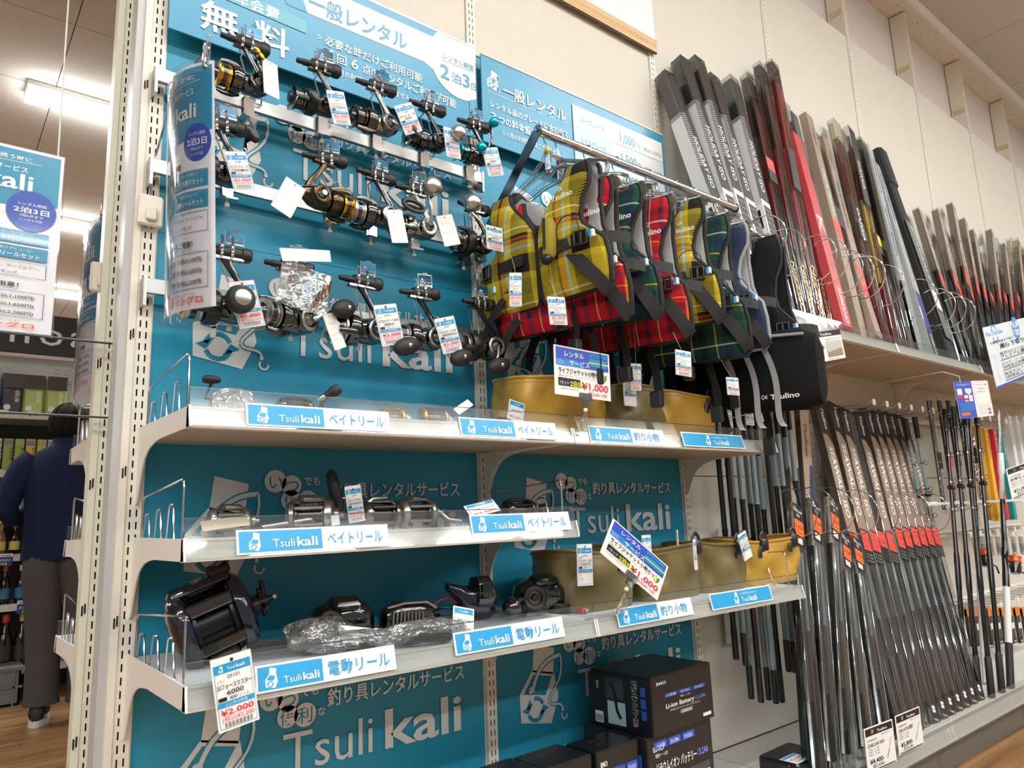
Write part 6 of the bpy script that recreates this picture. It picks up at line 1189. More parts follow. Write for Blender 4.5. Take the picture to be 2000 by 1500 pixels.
for i in range(9):
    px = 1893 + i * 13.5; c = at(px, 1195, Y=-.16); t = thing('lure_pack', 'orange topped dark lure pack on a low peg, %s behind the standing rods' % nth(i), 'lure pack', c, 'orange topped packs on low pegs'); MB().rbox((-.028, 0, -.16), (.028, .014, .02), .002, pm('pack_dark', '3a3228', .4)).build('pack', t); MB().rbox((-.028, -.001, -.02), (.028, .015, .025), .001, pm('pack_orange', 'd07a35', .5)).build('header', t); q = Print(plane_fn((-.028, -.0008, -.16), (1, 0, 0), (0, 0, 1), (0, -1, 0))); q.rect(.008, .075, .048, .105, GREYW); q.rect(.004, .002, .052, .03, BLACKP); q.text(.028, .008, 'DAIWA', .012, WHITE, w=.036, al='c', bold=.03); q.done(t)
for i in range(7):
    px = 1905 + i * 15; c = at(px, 1048, Y=-.14); t = thing('lure_pack', 'small clear lure pack under the divider rail, %s in its row' % nth(i), 'lure pack', c, 'small clear packs under the rail'); MB().rbox((-.022, 0, -.10), (.022, .012, .0), .003, FILM).build('pack', t); MB().rbox((-.016, .003, -.085), (.016, .009, -.04), .003, pm('lure_brown', '5b4a3a', .5)).build('lure', t); MB().rbox((-.022, -.001, .0), (.022, .002, .03), .001, GREYW).build('header', t)
# ---------------------------------------------------------------- signs at the right
def d_app(q, w, h):
    q.rect(0, 0, w * .49, h, BLUE); q.text(w * .06, h * .88, 'イシグロ公式アプリ', h * .06, WHITE, w=w * .36, bold=.01, keep=True); q.rect(w * .05, h * .55, w * .18, h * .80, WHITE, keep=True); q.rect(w * .22, h * .45, w * .32, h * .62, WHITE, keep=True); q.rect(w * .35, h * .45, w * .45, h * .62, WHITE, keep=True); q.face([(w * .27, h * .80), (w * .45, h * .80), (w * .45, h * .70), (w * .36, h * .62), (w * .27, h * .70)], GREYW); q.rect(w * .05, h * .55, w * .18, h * .64, REDP, keep=True); q.rect(w * .22, h * .48, w * .32, h * .54, REDP); q.rect(w * .06, h * .08, w * .30, h * .16, ORP)
    for k in range(4): q.rect(w * .06, h * (.22 + .05 * k), w * .44, h * (.245 + .05 * k), CYAN, keep=True)
    for (a, b, c, d) in ((.53, .34, .97, .345), (.53, .955, .97, .96), (.53, .34, .535, .96), (.965, .34, .97, .96)): q.rect(w * a, h * b, w * c, h * d, REDP, keep=True)
    q.text(w * .75, h * .87, 'イシグロ フィッシング情報', h * .05, BLACKP, w=w * .36, al='c', keep=True); q.text(w * .75, h * .77, 'Instagram', h * .06, REDP, w=w * .22, al='c', keep=True); q.text(w * .75, h * .68, '始めました！', h * .05, BLACKP, w=w * .24, al='c', keep=True)
    for k in range(6): q.rect(w * (.58 + .13 * (k % 3)), h * (.06 + .10 * (k // 3)), w * (.67 + .13 * (k % 3)), h * (.13 + .10 * (k // 3)), GREYP if k % 3 == 2 else GREYW, keep=True)
    q.text(w * .54, h * .27, 'フォローはこちらから', h * .04, BLACKP, w=w * .40)
r = placard('notice_card', 'folded blue and white notice hanging under the high shelf', (1858, 746), (1925, 744), (1876, 819), -.44, d_app); t = r[0]; MB().tube([(.06, 0, r[5] + .0), (.065, .002, r[5] + .03), (.02, .05, r[5] + .055), (-.10, .28, r[5] + .03)], .0015, W_, 5).build('cord', t)
def d_ret(q, w, h):
    q.rect(0, 0, w, h, pm('ice_print', 'dde6ee', .35)); q.text(w * .03, h * .84, 'Re:Tackle', h * .10, pm('sky_print', '4a8fc8', .4), w=w * .34, bold=.02); 
    arc = lambda a0, a1: [(w * .20 + h * .14 * math.cos(R(a)), h * .86 + h * .14 * math.sin(R(a))) for a in range(a0, a1, 15)]
    q.stroke(arc(20, 160), h * .03, pm('sky_print', '4a8fc8', .4), True); q.stroke(arc(200, 340), h * .03, pm('sky_print', '4a8fc8', .4)); q.disc(w * .66, h * .86, h * .20, pm('sky_print', '4a8fc8', .4), 28); q.text(w * .52, h * .88, '釣具', h * .12, WHITE, w=w * .26, bold=.02, keep=True); q.text(w * .52, h * .74, '下取り', h * .12, WHITE, w=w * .30, bold=.02, keep=True)
    q.text(w * .06, h * .70, '不要な釣具を下取り', h * .05, BLACKP, w=w * .5, keep=True); q.text(w * .24, h * .60, '高価下取り！', h * .09, BLACKP, w=w * .60, bold=.02, keep=True)
    for k, (a, b) in enumerate((('毎月5のつく日は', 'プレミアム買取！'), ('ロッド・リール一体', '10点以上お得の方'), ('指定のルアー類', '100点以上お得り'))): z = h * (.45 - k * .17); q.tx = None; q.stroke([(w * .10 + h * .04 * math.cos(R(x)), z + h * .04 + h * .04 * math.sin(R(x))) for x in range(0, 361, 40)], .0012, pm('sky_print', '4a8fc8', .4), True); q.text(w * .20, z + h * .04, a, h * .06, BLACKP, w=w * .62, keep=True); q.text(w * .20, z - h * .02, b, h * .065, BLACKP, w=w * .66, bold=.01, keep=True); q.rect(w * .2, z - h * .055, w * .8, z - h * .035, GREYP, keep=True)
    q.rect(0, h * .0, w, h * .03, BLUE)
r = placard('trade_in_notice', 'pale blue trade in notice with turning arrows clipped to the high shelf', (1925, 640), (2012, 619), (1947, 759), -.45, d_ret)
def d_card(top, name, p1, p2, jp):
    def f(q, w, h):
        q.rect(w * .03, h * .80, w * .97, h * .97, BLACKP); q.text(w * .42, h * .84, 'Tsulino', h * .09, WHITE, w=w * .36, bold=.03, keep=True); fishmark(q, w * .22, h * .83, h * .11, WHITE); q.text(w * .06, h * .68, jp, h * .05, BLACKP, w=w * .34, keep=True); q.text(w * .06, h * .55, name, h * .11, BLACKP, w=w * (.58), bold=.015, keep=True)
        for k in range(3): q.text(w * .08, h * (.48 - .06 * k), '高弾性カーボン使用', h * .035, BLACKP, w=w * .36, keep=True)
        q.text(w * .10, h * .17, '¥' + p1, h * .15, BLACKP, w=w * .48, bold=.02, keep=True); q.text(w * .18, h * .07, '税込' + p2, h * .10, BLACKP, w=w * .40, keep=True); q.rect(w * .05, h * .015, w * .95, h * .04, BLACKP, keep=True); q.stroke([(w * .70, h * .18), (w * .90, h * .62)], .0016, BLACKP, True); q.stroke([(w * .70, h * .18), (w * .78, h * .36)], .003, BLACKP, True); q.text(w * .55, h * .74, '磯竿 全5タイプ', h * .035, BLACKP, w=w * .4)
    return f
placard('price_card', 'white price card reading 4,400 before the short rod boxes', (1681, 1428), (1737, 1407), (1696, 1512), -.445, d_card(0, 'CHILLAX ISO', '4,400-', '4,840-', '万能磯釣竿'))
placard('price_card', 'white price card reading 5,800 beside the black flower bands', (1743, 1402), (1791, 1382), (1757, 1476), -.445, d_card(0, 'CHILLAX ISO遠投', '5,800-', '6,380-', '万能遠投磯竿'))
placard('price_card', 'white price card reading 11,000 by the teal and yellow boxes', (1957, 926), (2016, 905), (1977, 976), -.44, d_card(0, '投竿セット', '11,000-', '12,100', '入門用'))
def d_sab(q, w, h):
    q.rect(w * .0, h * .82, w, h, BLACKP); q.text(w * .38, h * .86, 'Tsulino', h * .12, WHITE, w=w * .34, bold=.03, keep=True); fishmark(q, w * .18, h * .86, h * .11, WHITE); q.text(w * .22, h * .60, '入門', h * .09, BLACKP, w=w * .14, keep=True); q.text(w * .06, h * .42, 'サビキ', h * .16, BLACKP, w=w * .40, bold=.02, keep=True); q.rect(w * .50, h * .14, w * .95, h * .66, pm('photo_brown', '8d7a66', .5)); q.face([(w * .50, h * .30), (w * .95, h * .40), (w * .95, h * .66), (w * .50, h * .66)], pm('photo_pale', 'b9b9b4', .4)); q.text(w * .5, h * .70, '仕掛けを付けて釣るだけ！', h * .06, BLACKP, w=w * .44, keep=True); q.text(w * .5, h * .06, '3.6m 4.5m', h * .06, BLACKP, w=w * .3, keep=True); q.rect(w * .0, h * .0, w, h * .03, BLACKP)
placard('price_card', 'white sabiki poster clipped under the high shelf behind the black vest', (1566, 654), (1634, 645), (1586, 713), -.42, d_sab)
# ================================================================ HANGING POSTERS
POSTER_TEAL = pm('poster_teal', '1f86ab', .2, coat=.4); POSTER_W = pm('poster_white', 'e4e6ec', .18, coat=.5)
def poster_art(q, w, h, nu=8):
    q.rect(0, 0, w, h, POSTER_W, nu); q.rect(w * .02, h * .66, w * .98, h * .985, POSTER_TEAL, nu)
    [q.face([(w * (.02 + .04 * k), h * .63), (w * (.06 + .04 * k), h * .63), (w * (.06 + .04 * k), h * (.70 - .035 * math.sin(PI * (k + 1) / 24))), (w * (.02 + .04 * k), h * (.70 - .035 * math.sin(PI * k / 24)))], WHITE, True) for k in range(24)]; q.l += 1
    q.text(w * .30, h * .93, '仲間を釣りに誘う時に', h * .026, WHITE, w=w * .50, bold=.01, keep=True); q.stroke(bez([(w * .24, h * .92), (w * .55, h * .905), (w * .86, h * .925)], 8), .001, WHITE, True); q.text(w * .22, h * .865, '釣り具レンタルサービス', h * .036, WHITE, w=w * .56, bold=.01, keep=True); logo(q, w * .05, h * .73, h * .13, WHITE, POSTER_TEAL, True); brand(q, w * .19, h * .765, w * .64, WHITE)
    q.disc(w * .82, h * .655, w * .155, pm('poster_navy', '1d4aa8', .2, coat=.4)); q.text(w * .82, h * .685, 'レンタル期間', h * .018, WHITE, w=w * .18, al='c', keep=True); q.text(w * .82, h * .645, '2泊3日', h * .034, WHITE, w=w * .22, al='c', bold=.02, keep=True); q.text(w * .82, h * .622, '1回6点まで', h * .016, WHITE, w=w * .15, al='c', keep=True); q.text(w * .82, h * .60, 'レンタル可能', h * .014, WHITE, w=w * .14, al='c', keep=True)
    q.text(w * .14, h * .60, '当店では', h * .025, BLACKP, w=w * .18, keep=True); q.text(w * .14, h * .555, '釣り具セット多数ご用意', h * .030, BLACKP, w=w * .48, bold=.015, keep=True)
    for (u, v, a, b) in ((.06, .47, '堤防デビューに', 'ちょい投げセット'), (.52, .47, 'アジ・サバ狙いに', 'サビキ釣りセット'), (.06, .385, '本格派に', 'ルアーセット'), (.52, .385, '船釣りデビューに', '電動リールセット')):
        q.rect(w * u, h * v, w * (u + .42), h * (v + .07), POSTER_TEAL); q.text(w * (u + .21), h * (v + .046), a, h * .016, WHITE, w=w * .22, al='c', keep=True); q.text(w * (u + .21), h * (v + .012), b, h * .027, WHITE, w=w * .33, al='c', bold=.015, keep=True)
    for (a, b, c, d) in ((.08, .29, .94, .292), (.08, .368, .94, .37), (.08, .29, .084, .37), (.936, .29, .94, .37), (.08, .075, .94, .077), (.08, .21, .94, .212), (.08, .075, .084, .212), (.936, .075, .94, .212)): q.rect(w * a, h * b, w * c, h * d, NAVYP, keep=True)
    q.text(w * .12, h * .337, 'エギング、タチウオ、ショアトマゴチ、サーフルアー、', h * .019, BLACKP, w=w * .78, keep=True); q.text(w * .12, h * .303, 'ティップラン、タイラバ、ライトジギング、', h * .019, BLACKP, w=w * .66, keep=True)
    q.text(w * .12, h * .235, 'バッグやクーラーもご用意！', h * .028, BLACKP, w=w * .66, bold=.015, keep=True)
    q.stroke([(w * (.12 + .016 * k), h * (.222 + .004 * (k % 2))) for k in range(42)], .0008, CYAN)
    for k, (a, b) in enumerate((('1,000', '円(税込1,100円)'), ('1,500', '円(税込1,650円)'), ('2,000', '円(税込2,200円)'))): z = h * (.175 - .042 * k); q.rect(w * .12, z - h * .004, w * .36, z + h * .026, NAVYP); q.text(w * .40, z, a, h * .030, BLACKP, w=w * .16, bold=.03, keep=True); q.text(w * .58, z, b, h * .022, BLACKP, w=w * .30, bold=.01, keep=True)
    q.rect(w * .38, h * .022, w * .50, h * .062, pm('stamp_red', 'c8442e', .3)); q.stroke([(w * .40, h * .03), (w * .44, h * .055), (w * .48, h * .03)], .0015, WHITE); q.text(w * .53, h * .052, '釣りコミュニケーション', h * .010, BLACKP, w=w * .28, keep=True); q.text(w * .53, h * .022, 'イシグロ', h * .030, ORP, w=w * .36, bold=.03)
def clip_w(b, p, d, s=1.0):
    """clear poster clip with two raised horns; d = direction along the sheet"""
    p, d = V(p), V(d).normalized(); up = V((0, 0, 1))
    for k in (-1, 1): b.tube([p - up * .015 * s, p + up * .01 * s + d * .004 * k * s, p + up * .03 * s + d * .011 * k * s, p + up * .052 * s + d * .015 * k * s], [.009 * s, .007 * s, .005 * s, .0035 * s], CLEAR, 6, flat=.6)
    b.ball(p + up * .012 * s - V((.004, 0, 0)), .003 * s, W_, 8, 6)
def hang_poster(lab, X, Ya, L, z0, h, sgn, lean=.13, wire=True):
    """sheet standing out from the upright; Ya = edge at the upright, L its width, sgn = -1 towards the room"""
    t = thing('hanging_poster', lab, 'poster', (X, Ya, z0), 'curled rental posters beside the uprights')
    fn = lambda u, v, w: V((-.030 * math.sin(PI * min(1, max(0, u / L))) + .012 * (u / L) - w, sgn * (u * .93 + lean * (h - v)), v + .02 * (u / L) * (-1) + .012 * math.sin(PI * u / L) * (v / h)))
    g = (lambda u, v, w: fn(u, v, w)) if sgn < 0 else (lambda u, v, w: fn(L - u, v, w))
    MB().grid(lambda a, c: fn(L * a, h * c, -.0006), 24, 8, POSTER_W).build('sheet', t)
    q = Print(g); q.step = .00015; q.seg = L / 24; poster_art(q, L, h, 12); q.done(t)
    MB().grid(lambda a, c: fn(L * a * 1.02 - L * .01, h * c * 1.02 - h * .01, .0075), 24, 8, clearmat('laminate', 'fbfcfd', .02, .05, .0, .22, 7)).build('laminate', t, 'clear glossy laminate')
    b = MB(); clip_w(b, fn(.02, h, 0), (0, 1, 0), .9); clip_w(b, fn(L - .02, h, 0), (0, 1, 0), .9); b.build('clip', t)['kind'] = 'stuff'
    if wire:
        a = fn(L - .02, h, 0); c = fn(.02, h, 0); base = V((.002 - X, -.012 * 1 - Ya, at(288, 405, Y=-.02).z - z0)) if sgn < 0 else V((-.055 - X, .16 - Ya, 1.66 - z0))
        MB().tube([base + V((-.004, 0, -.02)), base + V((-.004, -.002 * 1, .10)), base + V((0, sgn * .02, .13)), c + V((.004, 0, .03)), a + V((.004, 0, .03))], .0022, CHROME, 6).build('wire_arm', t)
        b = MB().rbox((base.x - .028, base.y - .010, base.z - .040), (base.x + .022, base.y + .004, base.z + .03), .004, CREAM).rbox((base.x - .014, base.y - .020, base.z - .03), (base.x + .008, base.y - .008, base.z), .003, CREAM); b.build('magnet_base', t)
    return t
hang_poster('curled glossy rental poster standing out in front of the first reels', .0, -.165, .25, 1.462, .485, -1)
hang_poster('modelled mirror image of the curled rental poster, beside the rear upright', -.015, .43, .29, 1.46, .46, 1, lean=.05)  # reflection of the first poster, built as a second sheet
t = thing('hanging_poster', 'flat glossy rental poster hung on a white cord at the picture edge', 'poster', (-.445, .05, 1.482), 'flat rental posters'); PW, PH = .284, .392
MB().rbox((-.004, 0, -.004), (PW + .004, .002, PH + .004), .001, clearmat('laminate2', 'f6f8fa', .05, .05, .05)).build('laminate', t, 'clear laminated edge'); MB().box((0, -.0012, 0), (PW, -.0002, PH), POSTER_W).build('sheet', t); q = Print(plane_fn((0, -.0014, 0), (1, 0, 0), (0, 0, 1), (0, -1, 0))); poster_art(q, PW, PH, 1); q.done(t); MB().tube([(PW - .012, 0, PH), (PW + .0, .35, CEIL - 1.482)], .0018, STRING, 5).build('cord', t)
MB().tube([(.012, 0, PH), (.0, .35, CEIL - 1.482)], .0018, STRING, 5).build('cord', t)
# ================================================================ MIRROR REFLECTION, MODELLED AS AN AISLE BEYOND THE LEFT GAP
me = upright(FLOOR, 4.28, GCREAM).mesh('channel')  # reflected end upright, built as solid geometry
t = thing('shelf_upright', 'greenish mirror image of the slotted end upright, with its shelves facing away', 'upright', (-.035, .125, 0)); o = bpy.data.objects.new('channel', me); COL.objects.link(o); o.parent = t; MB().box((-.030, -.002, FLOOR), (-.0162, .04, 4.28), GCREAM).box((.0162, -.004, FLOOR), (.0225, .03, 4.28), pm('pane_edge', 'd6dcd2', .3)).build('end_cover', t)
for k, (px, py) in enumerate(((187, 710), (178, 947), (166, 1193), (143, 1455))): p = at(px, py, Y=.12); MB().cbox((-.0265, -.0028, p.z), (.003, .001, .02), SLOT).build('hook_hole', t); MB().cbox((-.0215, -.0028, p.z + .004), (.003, .001, .02), SLOT).build('hook_hole', t)
for zb, d, lb in ((1.251, .285, 'upper'), (1.027, .275, 'middle'), (.8015, .315, 'lowest')):  # reflected shelf ends, built as solid shelves
    s = shelf(-.05, .85, zb, d, 'modelled mirror image of a white shelf end, %s of three' % lb, racks=(0, 1)); s.location = (.84, .165, zb); s.rotation_euler = (0, 0, PI)
for z, lb in ((1.490, 'higher'), (1.3255, 'lower')):  # joints between the mirror panes, built as thin bars
    t = thing('mirror_joint', 'mirror pane joint modelled as a thin dark bar left of the uprights, the %s one' % lb, 'rail', (-1.2, .10, z)); MB().rbox((0, -.003, -.002), (1.165, .003, .002), .0008, pm('joint_dark', '4b5250', .25, metal=.7)).box((0, -.0032, .0012), (1.165, .0032, .0022), pm('joint_pale', 'aab4ae', .3)).build('rail', t)
# ceiling lights
EM = bpy.data.materials.new('tube_glow'); EM.use_nodes = True; bb = EM.node_tree.nodes['Principled BSDF']; bb.inputs['Emission Color'].default_value = (1, .98, .93, 1); bb.inputs['Emission Strength'].default_value = 6; MATS['tube_glow'] = EM
nm = {4.35: 'nearest', 6.95: 'second', 9.6: 'farthest'}
for (x, y, L) in TUBES:
    if y in nm and x == 1.25:
        t = thing('ceiling_light', 'twin tube fluorescent light on the ceiling, %s of three' % nm[y], 'ceiling light', (x, y, CEIL - .012), 'twin tube ceiling lights'); MB().rbox((-L / 2, -.11, -.05), (L / 2, .11, 0), .01, pm('fixture_white', 'cfccc4', .4)).build('housing', t)
        for s in (-1, 1):
            MB().lathe([(-L / 2 + .10, .017), (L / 2 - .10, .017)], EM, (0, s * .07, -.075), (1, 0, 0), 10).build('tube', t); b = MB()
            for e in (-1, 1): b.rbox((e * (L / 2 - .05) - .05, s * .07 - .022, -.097), (e * (L / 2 - .05) + .05, s * .07 + .022, -.045), .004, W_)
            b.build('tube_socket', t)['kind'] = 'stuff'
# far shelf with foods
BY = 4.10; DARK = pm('gondola_dark', '2a2b2c', .6); SHW = pm('shelf_pale', 'c9c9c4', .4)
t = thing('aisle_gondola', 'stocked shop gondola behind the person in the mirrored aisle', 'gondola', (-.6, BY, FLOOR)); GW = 2.4
MB().box((0, .42, .0), (GW, .46, 2.1), DARK).build('back_panel', t)
SHZ = [1.885, 1.50, 1.205, .965, .655, .265]
for k, z in enumerate(SHZ): MB().box((0, .0, z - FLOOR - .028), (GW, .42, z - FLOOR), SHW).box((0, -.012, z - FLOOR - .040), (GW, .0, z - FLOOR + .004), SHW).build('shelf', t)
t = thing('fascia_sign', 'black sign band with large white letters over the mirrored aisle', 'sign', (-.6, BY - .05, 2.285)); MB().box((0, 0, 0), (2.6, .04, .275), pm('sign_black', '232322', .5)).build('board', t); q = Print(plane_fn((0, -.001, 0), (1, 0, 0), (0, 0, 1), (0, -1, 0))); q.text(.62, .065, 'n', .24, WHITE, w=.125, keep=True); q.text(.79, .065, 'o', .24, WHITE, w=.15, keep=True); q.text(.975, .065, 'a', .24, WHITE, w=.13); q.done(t)
t = thing('banner_board', 'pale board with grey lettering under the black sign band', 'sign', (-.6, BY, 1.98)); MB().box((0, .1, -.02), (2.6, .14, .305), pm('board_pale', 'b9b7b2', .5)).build('board', t); q = Print(plane_fn((0, .099, 0), (1, 0, 0), (0, 0, 1), (0, -1, 0))); q.text(.90, .20, 'ここでも', .05, GREYP, w=.26, keep=True); q.text(.90, .135, '使えます', .062, GREYP, w=.26); q.text(.35, .06, 'S', .24, pm('ghost_grey', 'a3a19c', .6), w=.28); q.done(t)
rn = random.Random(3)
def pouch(lab, x, z, w, h, m, m2, txt):
    t = thing('food_pouch', lab, 'pouch', (x, BY + .06, z), 'food pouches on the top far shelf'); b = MB(); b.loft([[(w / 2 * math.cos(a) * (1 if abs(k - .5) < .45 else .98), -d * math.sin(a), h * k) for a in [2 * PI * j / 12 for j in range(12)]] for k, d in ((0, .03), (.1, .035), (.5, .028), (.85, .012), (.92, .003), (1, .003))], m); b.build('pouch', t); q = Print(lambda u, v, o: V((u - w / 2, -.037 - o, v))); q.rect(w * .05, h * .62, w * .95, h * .98, m2); q.text(w * .62, h * .62, txt, w * .16, WHITE, w=h * .5, rot=R(-90), bold=.02); q.rect(w * .14, h * .06, w * .86, h * .56, m2 if m is NVP else pm('pouch_lime', 'b4bd72', .3)); q.disc(w * .3, h * .14, w * .15, GREYW, 14); q.text(w * .62, h * .56, '国産', w * .2, WHITE, w=h * .3, rot=R(-90)); q.done(t)
GRP = pm('pouch_green', '9aa65a', .3); NVP = pm('pouch_navy', '2a3050', .3); DKP = pm('pouch_photo', '3a3430', .4)
for i, (x, m, lb) in enumerate(((-.06, NVP, 'navy food pouch at the picture edge, top far shelf'), (.085, NVP, 'navy food pouch with white script, top far shelf'), (.205, GRP, 'green food pouch beside the navy one, top far shelf'), (.335, GRP, 'green food pouch behind the head of the person'))): pouch(lb, x, 1.886, .13, .27, m, DKP, 'うなぎ')
cols = [pm('goods_white', 'cfcfc4', .4), pm('goods_green', '8fa04e', .4), pm('goods_lime', 'b0b65a', .4), pm('goods_yellow', 'd0b04a', .4)]
for i in range(8):
    m = cols[[0, 1, 0, 1, 1, 3, 2, 0][i]]; t = thing('food_carton', ['white', 'green', 'white', 'green', 'green', 'yellow', 'lime', 'white'][i] + ' food carton on the second far shelf, %s from the edge' % nth(i), 'carton', (-.10 + i * .062, BY + .05, 1.501), 'food cartons on the second far shelf'); MB().rbox((-.026, -.02, 0), (.026, .03, .215), .002, m).build('carton', t); q = Print(plane_fn((-.026, -.0205, 0), (1, 0, 0), (0, 0, 1), (0, -1, 0))); q.rect(.003, .17, .049, .205, GREYP if i % 2 else GRP); q.text(.034, .16, ['きざみ薬味', 'わさび', 'ねりからし'][i % 3], .022, BLACKP, w=.11, rot=R(-90), bold=.02); q.done(t)
for i in range(7):
    t = thing('food_jar', 'small blue and white jar on the third far shelf, %s from the edge' % nth(i), 'jar', (-.08 + i * .066, BY + .05, 1.206), 'jars on the third far shelf'); MB().lathe([(0, .024), (.004, .026), (.10, .026), (.115, .020)], pm('jar_blue', '3f86a8', .3), (0, 0, 0), (0, 0, 1), 12).build('jar', t); MB().lathe([(.115, .022), (.15, .022)], WHITE, (0, 0, 0), (0, 0, 1), 12).build('lid', t)
def bottle(lab, x, z, s, m, capm, grp, lm=WHITE):
    t = thing('sauce_bottle', lab, 'bottle', (x, BY + .05, z), grp); MB().lathe([(0, .03 * s), (.004, .034 * s), (.12 * s, .034 * s), (.155 * s, .026 * s), (.18 * s, .013 * s), (.215 * s, .012 * s)], m, (0, 0, 0), (0, 0, 1), 14).build('bottle', t); MB().lathe([(.205 * s, .015 * s), (.24 * s, .015 * s)], capm, (0, 0, 0), (0, 0, 1), 10).build('cap', t); MB().lathe([(.035 * s, .0348 * s), (.10 * s, .0348 * s)], lm, (0, 0, 0), (0, 0, 1), 14).build('label', t)
SOY = pm('soy_dark', '140d0a', .12); RDCAP = pm('cap_red', 'a82a2a', .4); YLC = pm('cap_gold', 'b89a3a', .4)
for i in range(6): bottle('dark jar bottle with a pale label on the fourth far shelf, %s from the edge' % nth(i), -.06 + i * .075, .966, .85, SOY if i % 2 else pm('amber_jar', '7a5a2a', .2), YLC, 'jars on the fourth far shelf', pm('label_yellow', 'c8b860', .4))
for i in range(5): bottle('dark sauce bottle with a white cap on the fifth far shelf, %s from the edge' % nth(i), -.05 + i * .09, .656, 1.0, SOY, [WHITE, YLC, RDCAP][i % 3], 'sauce bottles on the fifth far shelf', pm('label_blue', '2a6a9a', .4))
for i in range(5): bottle('large dark sauce bottle on the bottom far shelf, %s from the edge' % nth(i), -.03 + i * .092, .266, 1.35, SOY, [RDCAP, YLC][i % 2], 'large bottles on the bottom far shelf', pm('label_black', '2c2620', .4))
def shelf_tag(lab, x, z, w, h, blue=False):
    t = thing('shelf_price_tag', lab, 'tag', (x, BY - .02, z), 'price tags on the far shelves'); MB().box((-w / 2, 0, 0), (w / 2, .002, h), NAVYP if blue else GREYW).build('card', t); q = Print(plane_fn((-w / 2, -.0008, 0), (1, 0, 0), (0, 0, 1), (0, -1, 0)))
    if blue: q.rect(0, h * .72, w, h, GREYW); q.text(w * .5, h * .77, '店長のおすすめ', h * .16, BLACKP, w=w * .8, al='c', bold=.02, flip=True, keep=True); q.text(w * .5, h * .36, 'うなぎのたれ', h * .24, WHITE, w=w * .86, al='c', bold=.02, flip=True, keep=True); q.text(w * .5, h * .06, '830円', h * .24, YELP, w=w * .5, al='c', bold=.03, flip=True)
    else: q.text(w * .5, h * .62, 'うなぎのたれ', h * .2, REDP, w=w * .8, al='c', flip=True, keep=True); q.text(w * .62, h * .2, '498円', h * .34, REDP, w=w * .4, al='c', bold=.03, flip=True, keep=True); q.rect(w * .08, h * .15, w * .35, h * .5, GREYP)
    q.done(t)
n = 0
for z, xs in ((1.855, (.03, .21)), (1.468, (.02, .125, .235)), (1.172, (.05, .17)), (.625, (.06, .30)), (.235, (.07, .23))):
    for x in xs: shelf_tag('small red printed price tag %s on the far shelves' % ['on the top edge, nearer one', 'under the green pouch', 'under the white cartons', 'under the green cartons', 'under the yellow carton', 'under the first blue jars', 'under the second blue jars', 'under the first sauce bottles', 'below the blue card', 'under the first large bottles', 'under the last large bottles'][n], x, z, .075, .042); n += 1
shelf_tag('blue recommendation card on the fourth far shelf edge', .10, .90, .11, .075, True); shelf_tag('blue recommendation card with mirrored lettering by the trouser leg', .26, .595, .12, .082, True); shelf_tag('blue recommendation card at the picture edge, fifth far shelf', .03, .745, .11, .08, True)
t = thing('plastic_crate', 'grey plastic crate on the floor under the far shelves', 'crate', (.03, BY - .22, FLOOR)); CR = pm('crate_grey', '6d7274', .5)
b = MB()
for a, c in (((-.3, 0, 0), (.2, .012, .22)), ((-.3, .38, 0), (.2, .392, .22)), ((-.3, 0, 0), (-.288, .392, .22)), ((.188, 0, 0), (.2, .392, .22)), ((-.3, 0, 0), (.2, .392, .012))): b.box(a, c, CR)
b.build('body', t); b = MB().box((-.31, -.012, .20), (.21, .404, .222), CR)
for k in range(5): b.box((-.28 + k * .11, -.010, .0), (-.27 + k * .11, .0, .2), CR)
b.box((-.31, -.010, .10), (.21, .0, .112), CR); b.build('rib', t)['kind'] = 'stuff'
# ================================================================ THE SHOPPER
SKIN = pm('skin', 'b98a6c', .55); HAIRM = pm('black_hair', '0f0d0b', .75, spec=.2, bump=.9, bscale=260); JKT = pm('navy_jacket', '18203c', .85, spec=.2, noise=.12, nscale=30, bump=.15, bscale=500); PNT = pm('grey_trousers', '4a4845', .85, spec=.15, noise=.14, nscale=24, bump=.15, bscale=500); SHOE = pm('black_trainer', '161617', .6); SOLE = pm('white_sole', 'd8d8d4', .5)
pr = thing('person', 'person in a navy jacket and grey trousers standing with back turned in the mirrored aisle', 'person', (.300, 3.22, FLOOR), None, (0, 0, R(-14)))
J = dict(pel=(0, 0, .93, .11), sp=(0, -.005, 1.10, .115), ch=(0, -.01, 1.30, .125), nk=(0, .0, 1.50, .055), hd0=(0, .02, 1.57, .062), hd1=(0, .03, 1.65, .088), hd2=(0, .02, 1.715, .07))
E_ = [('pel', 'sp'), ('sp', 'ch'), ('ch', 'nk'), ('nk', 'hd0'), ('hd0', 'hd1'), ('hd1', 'hd2')]
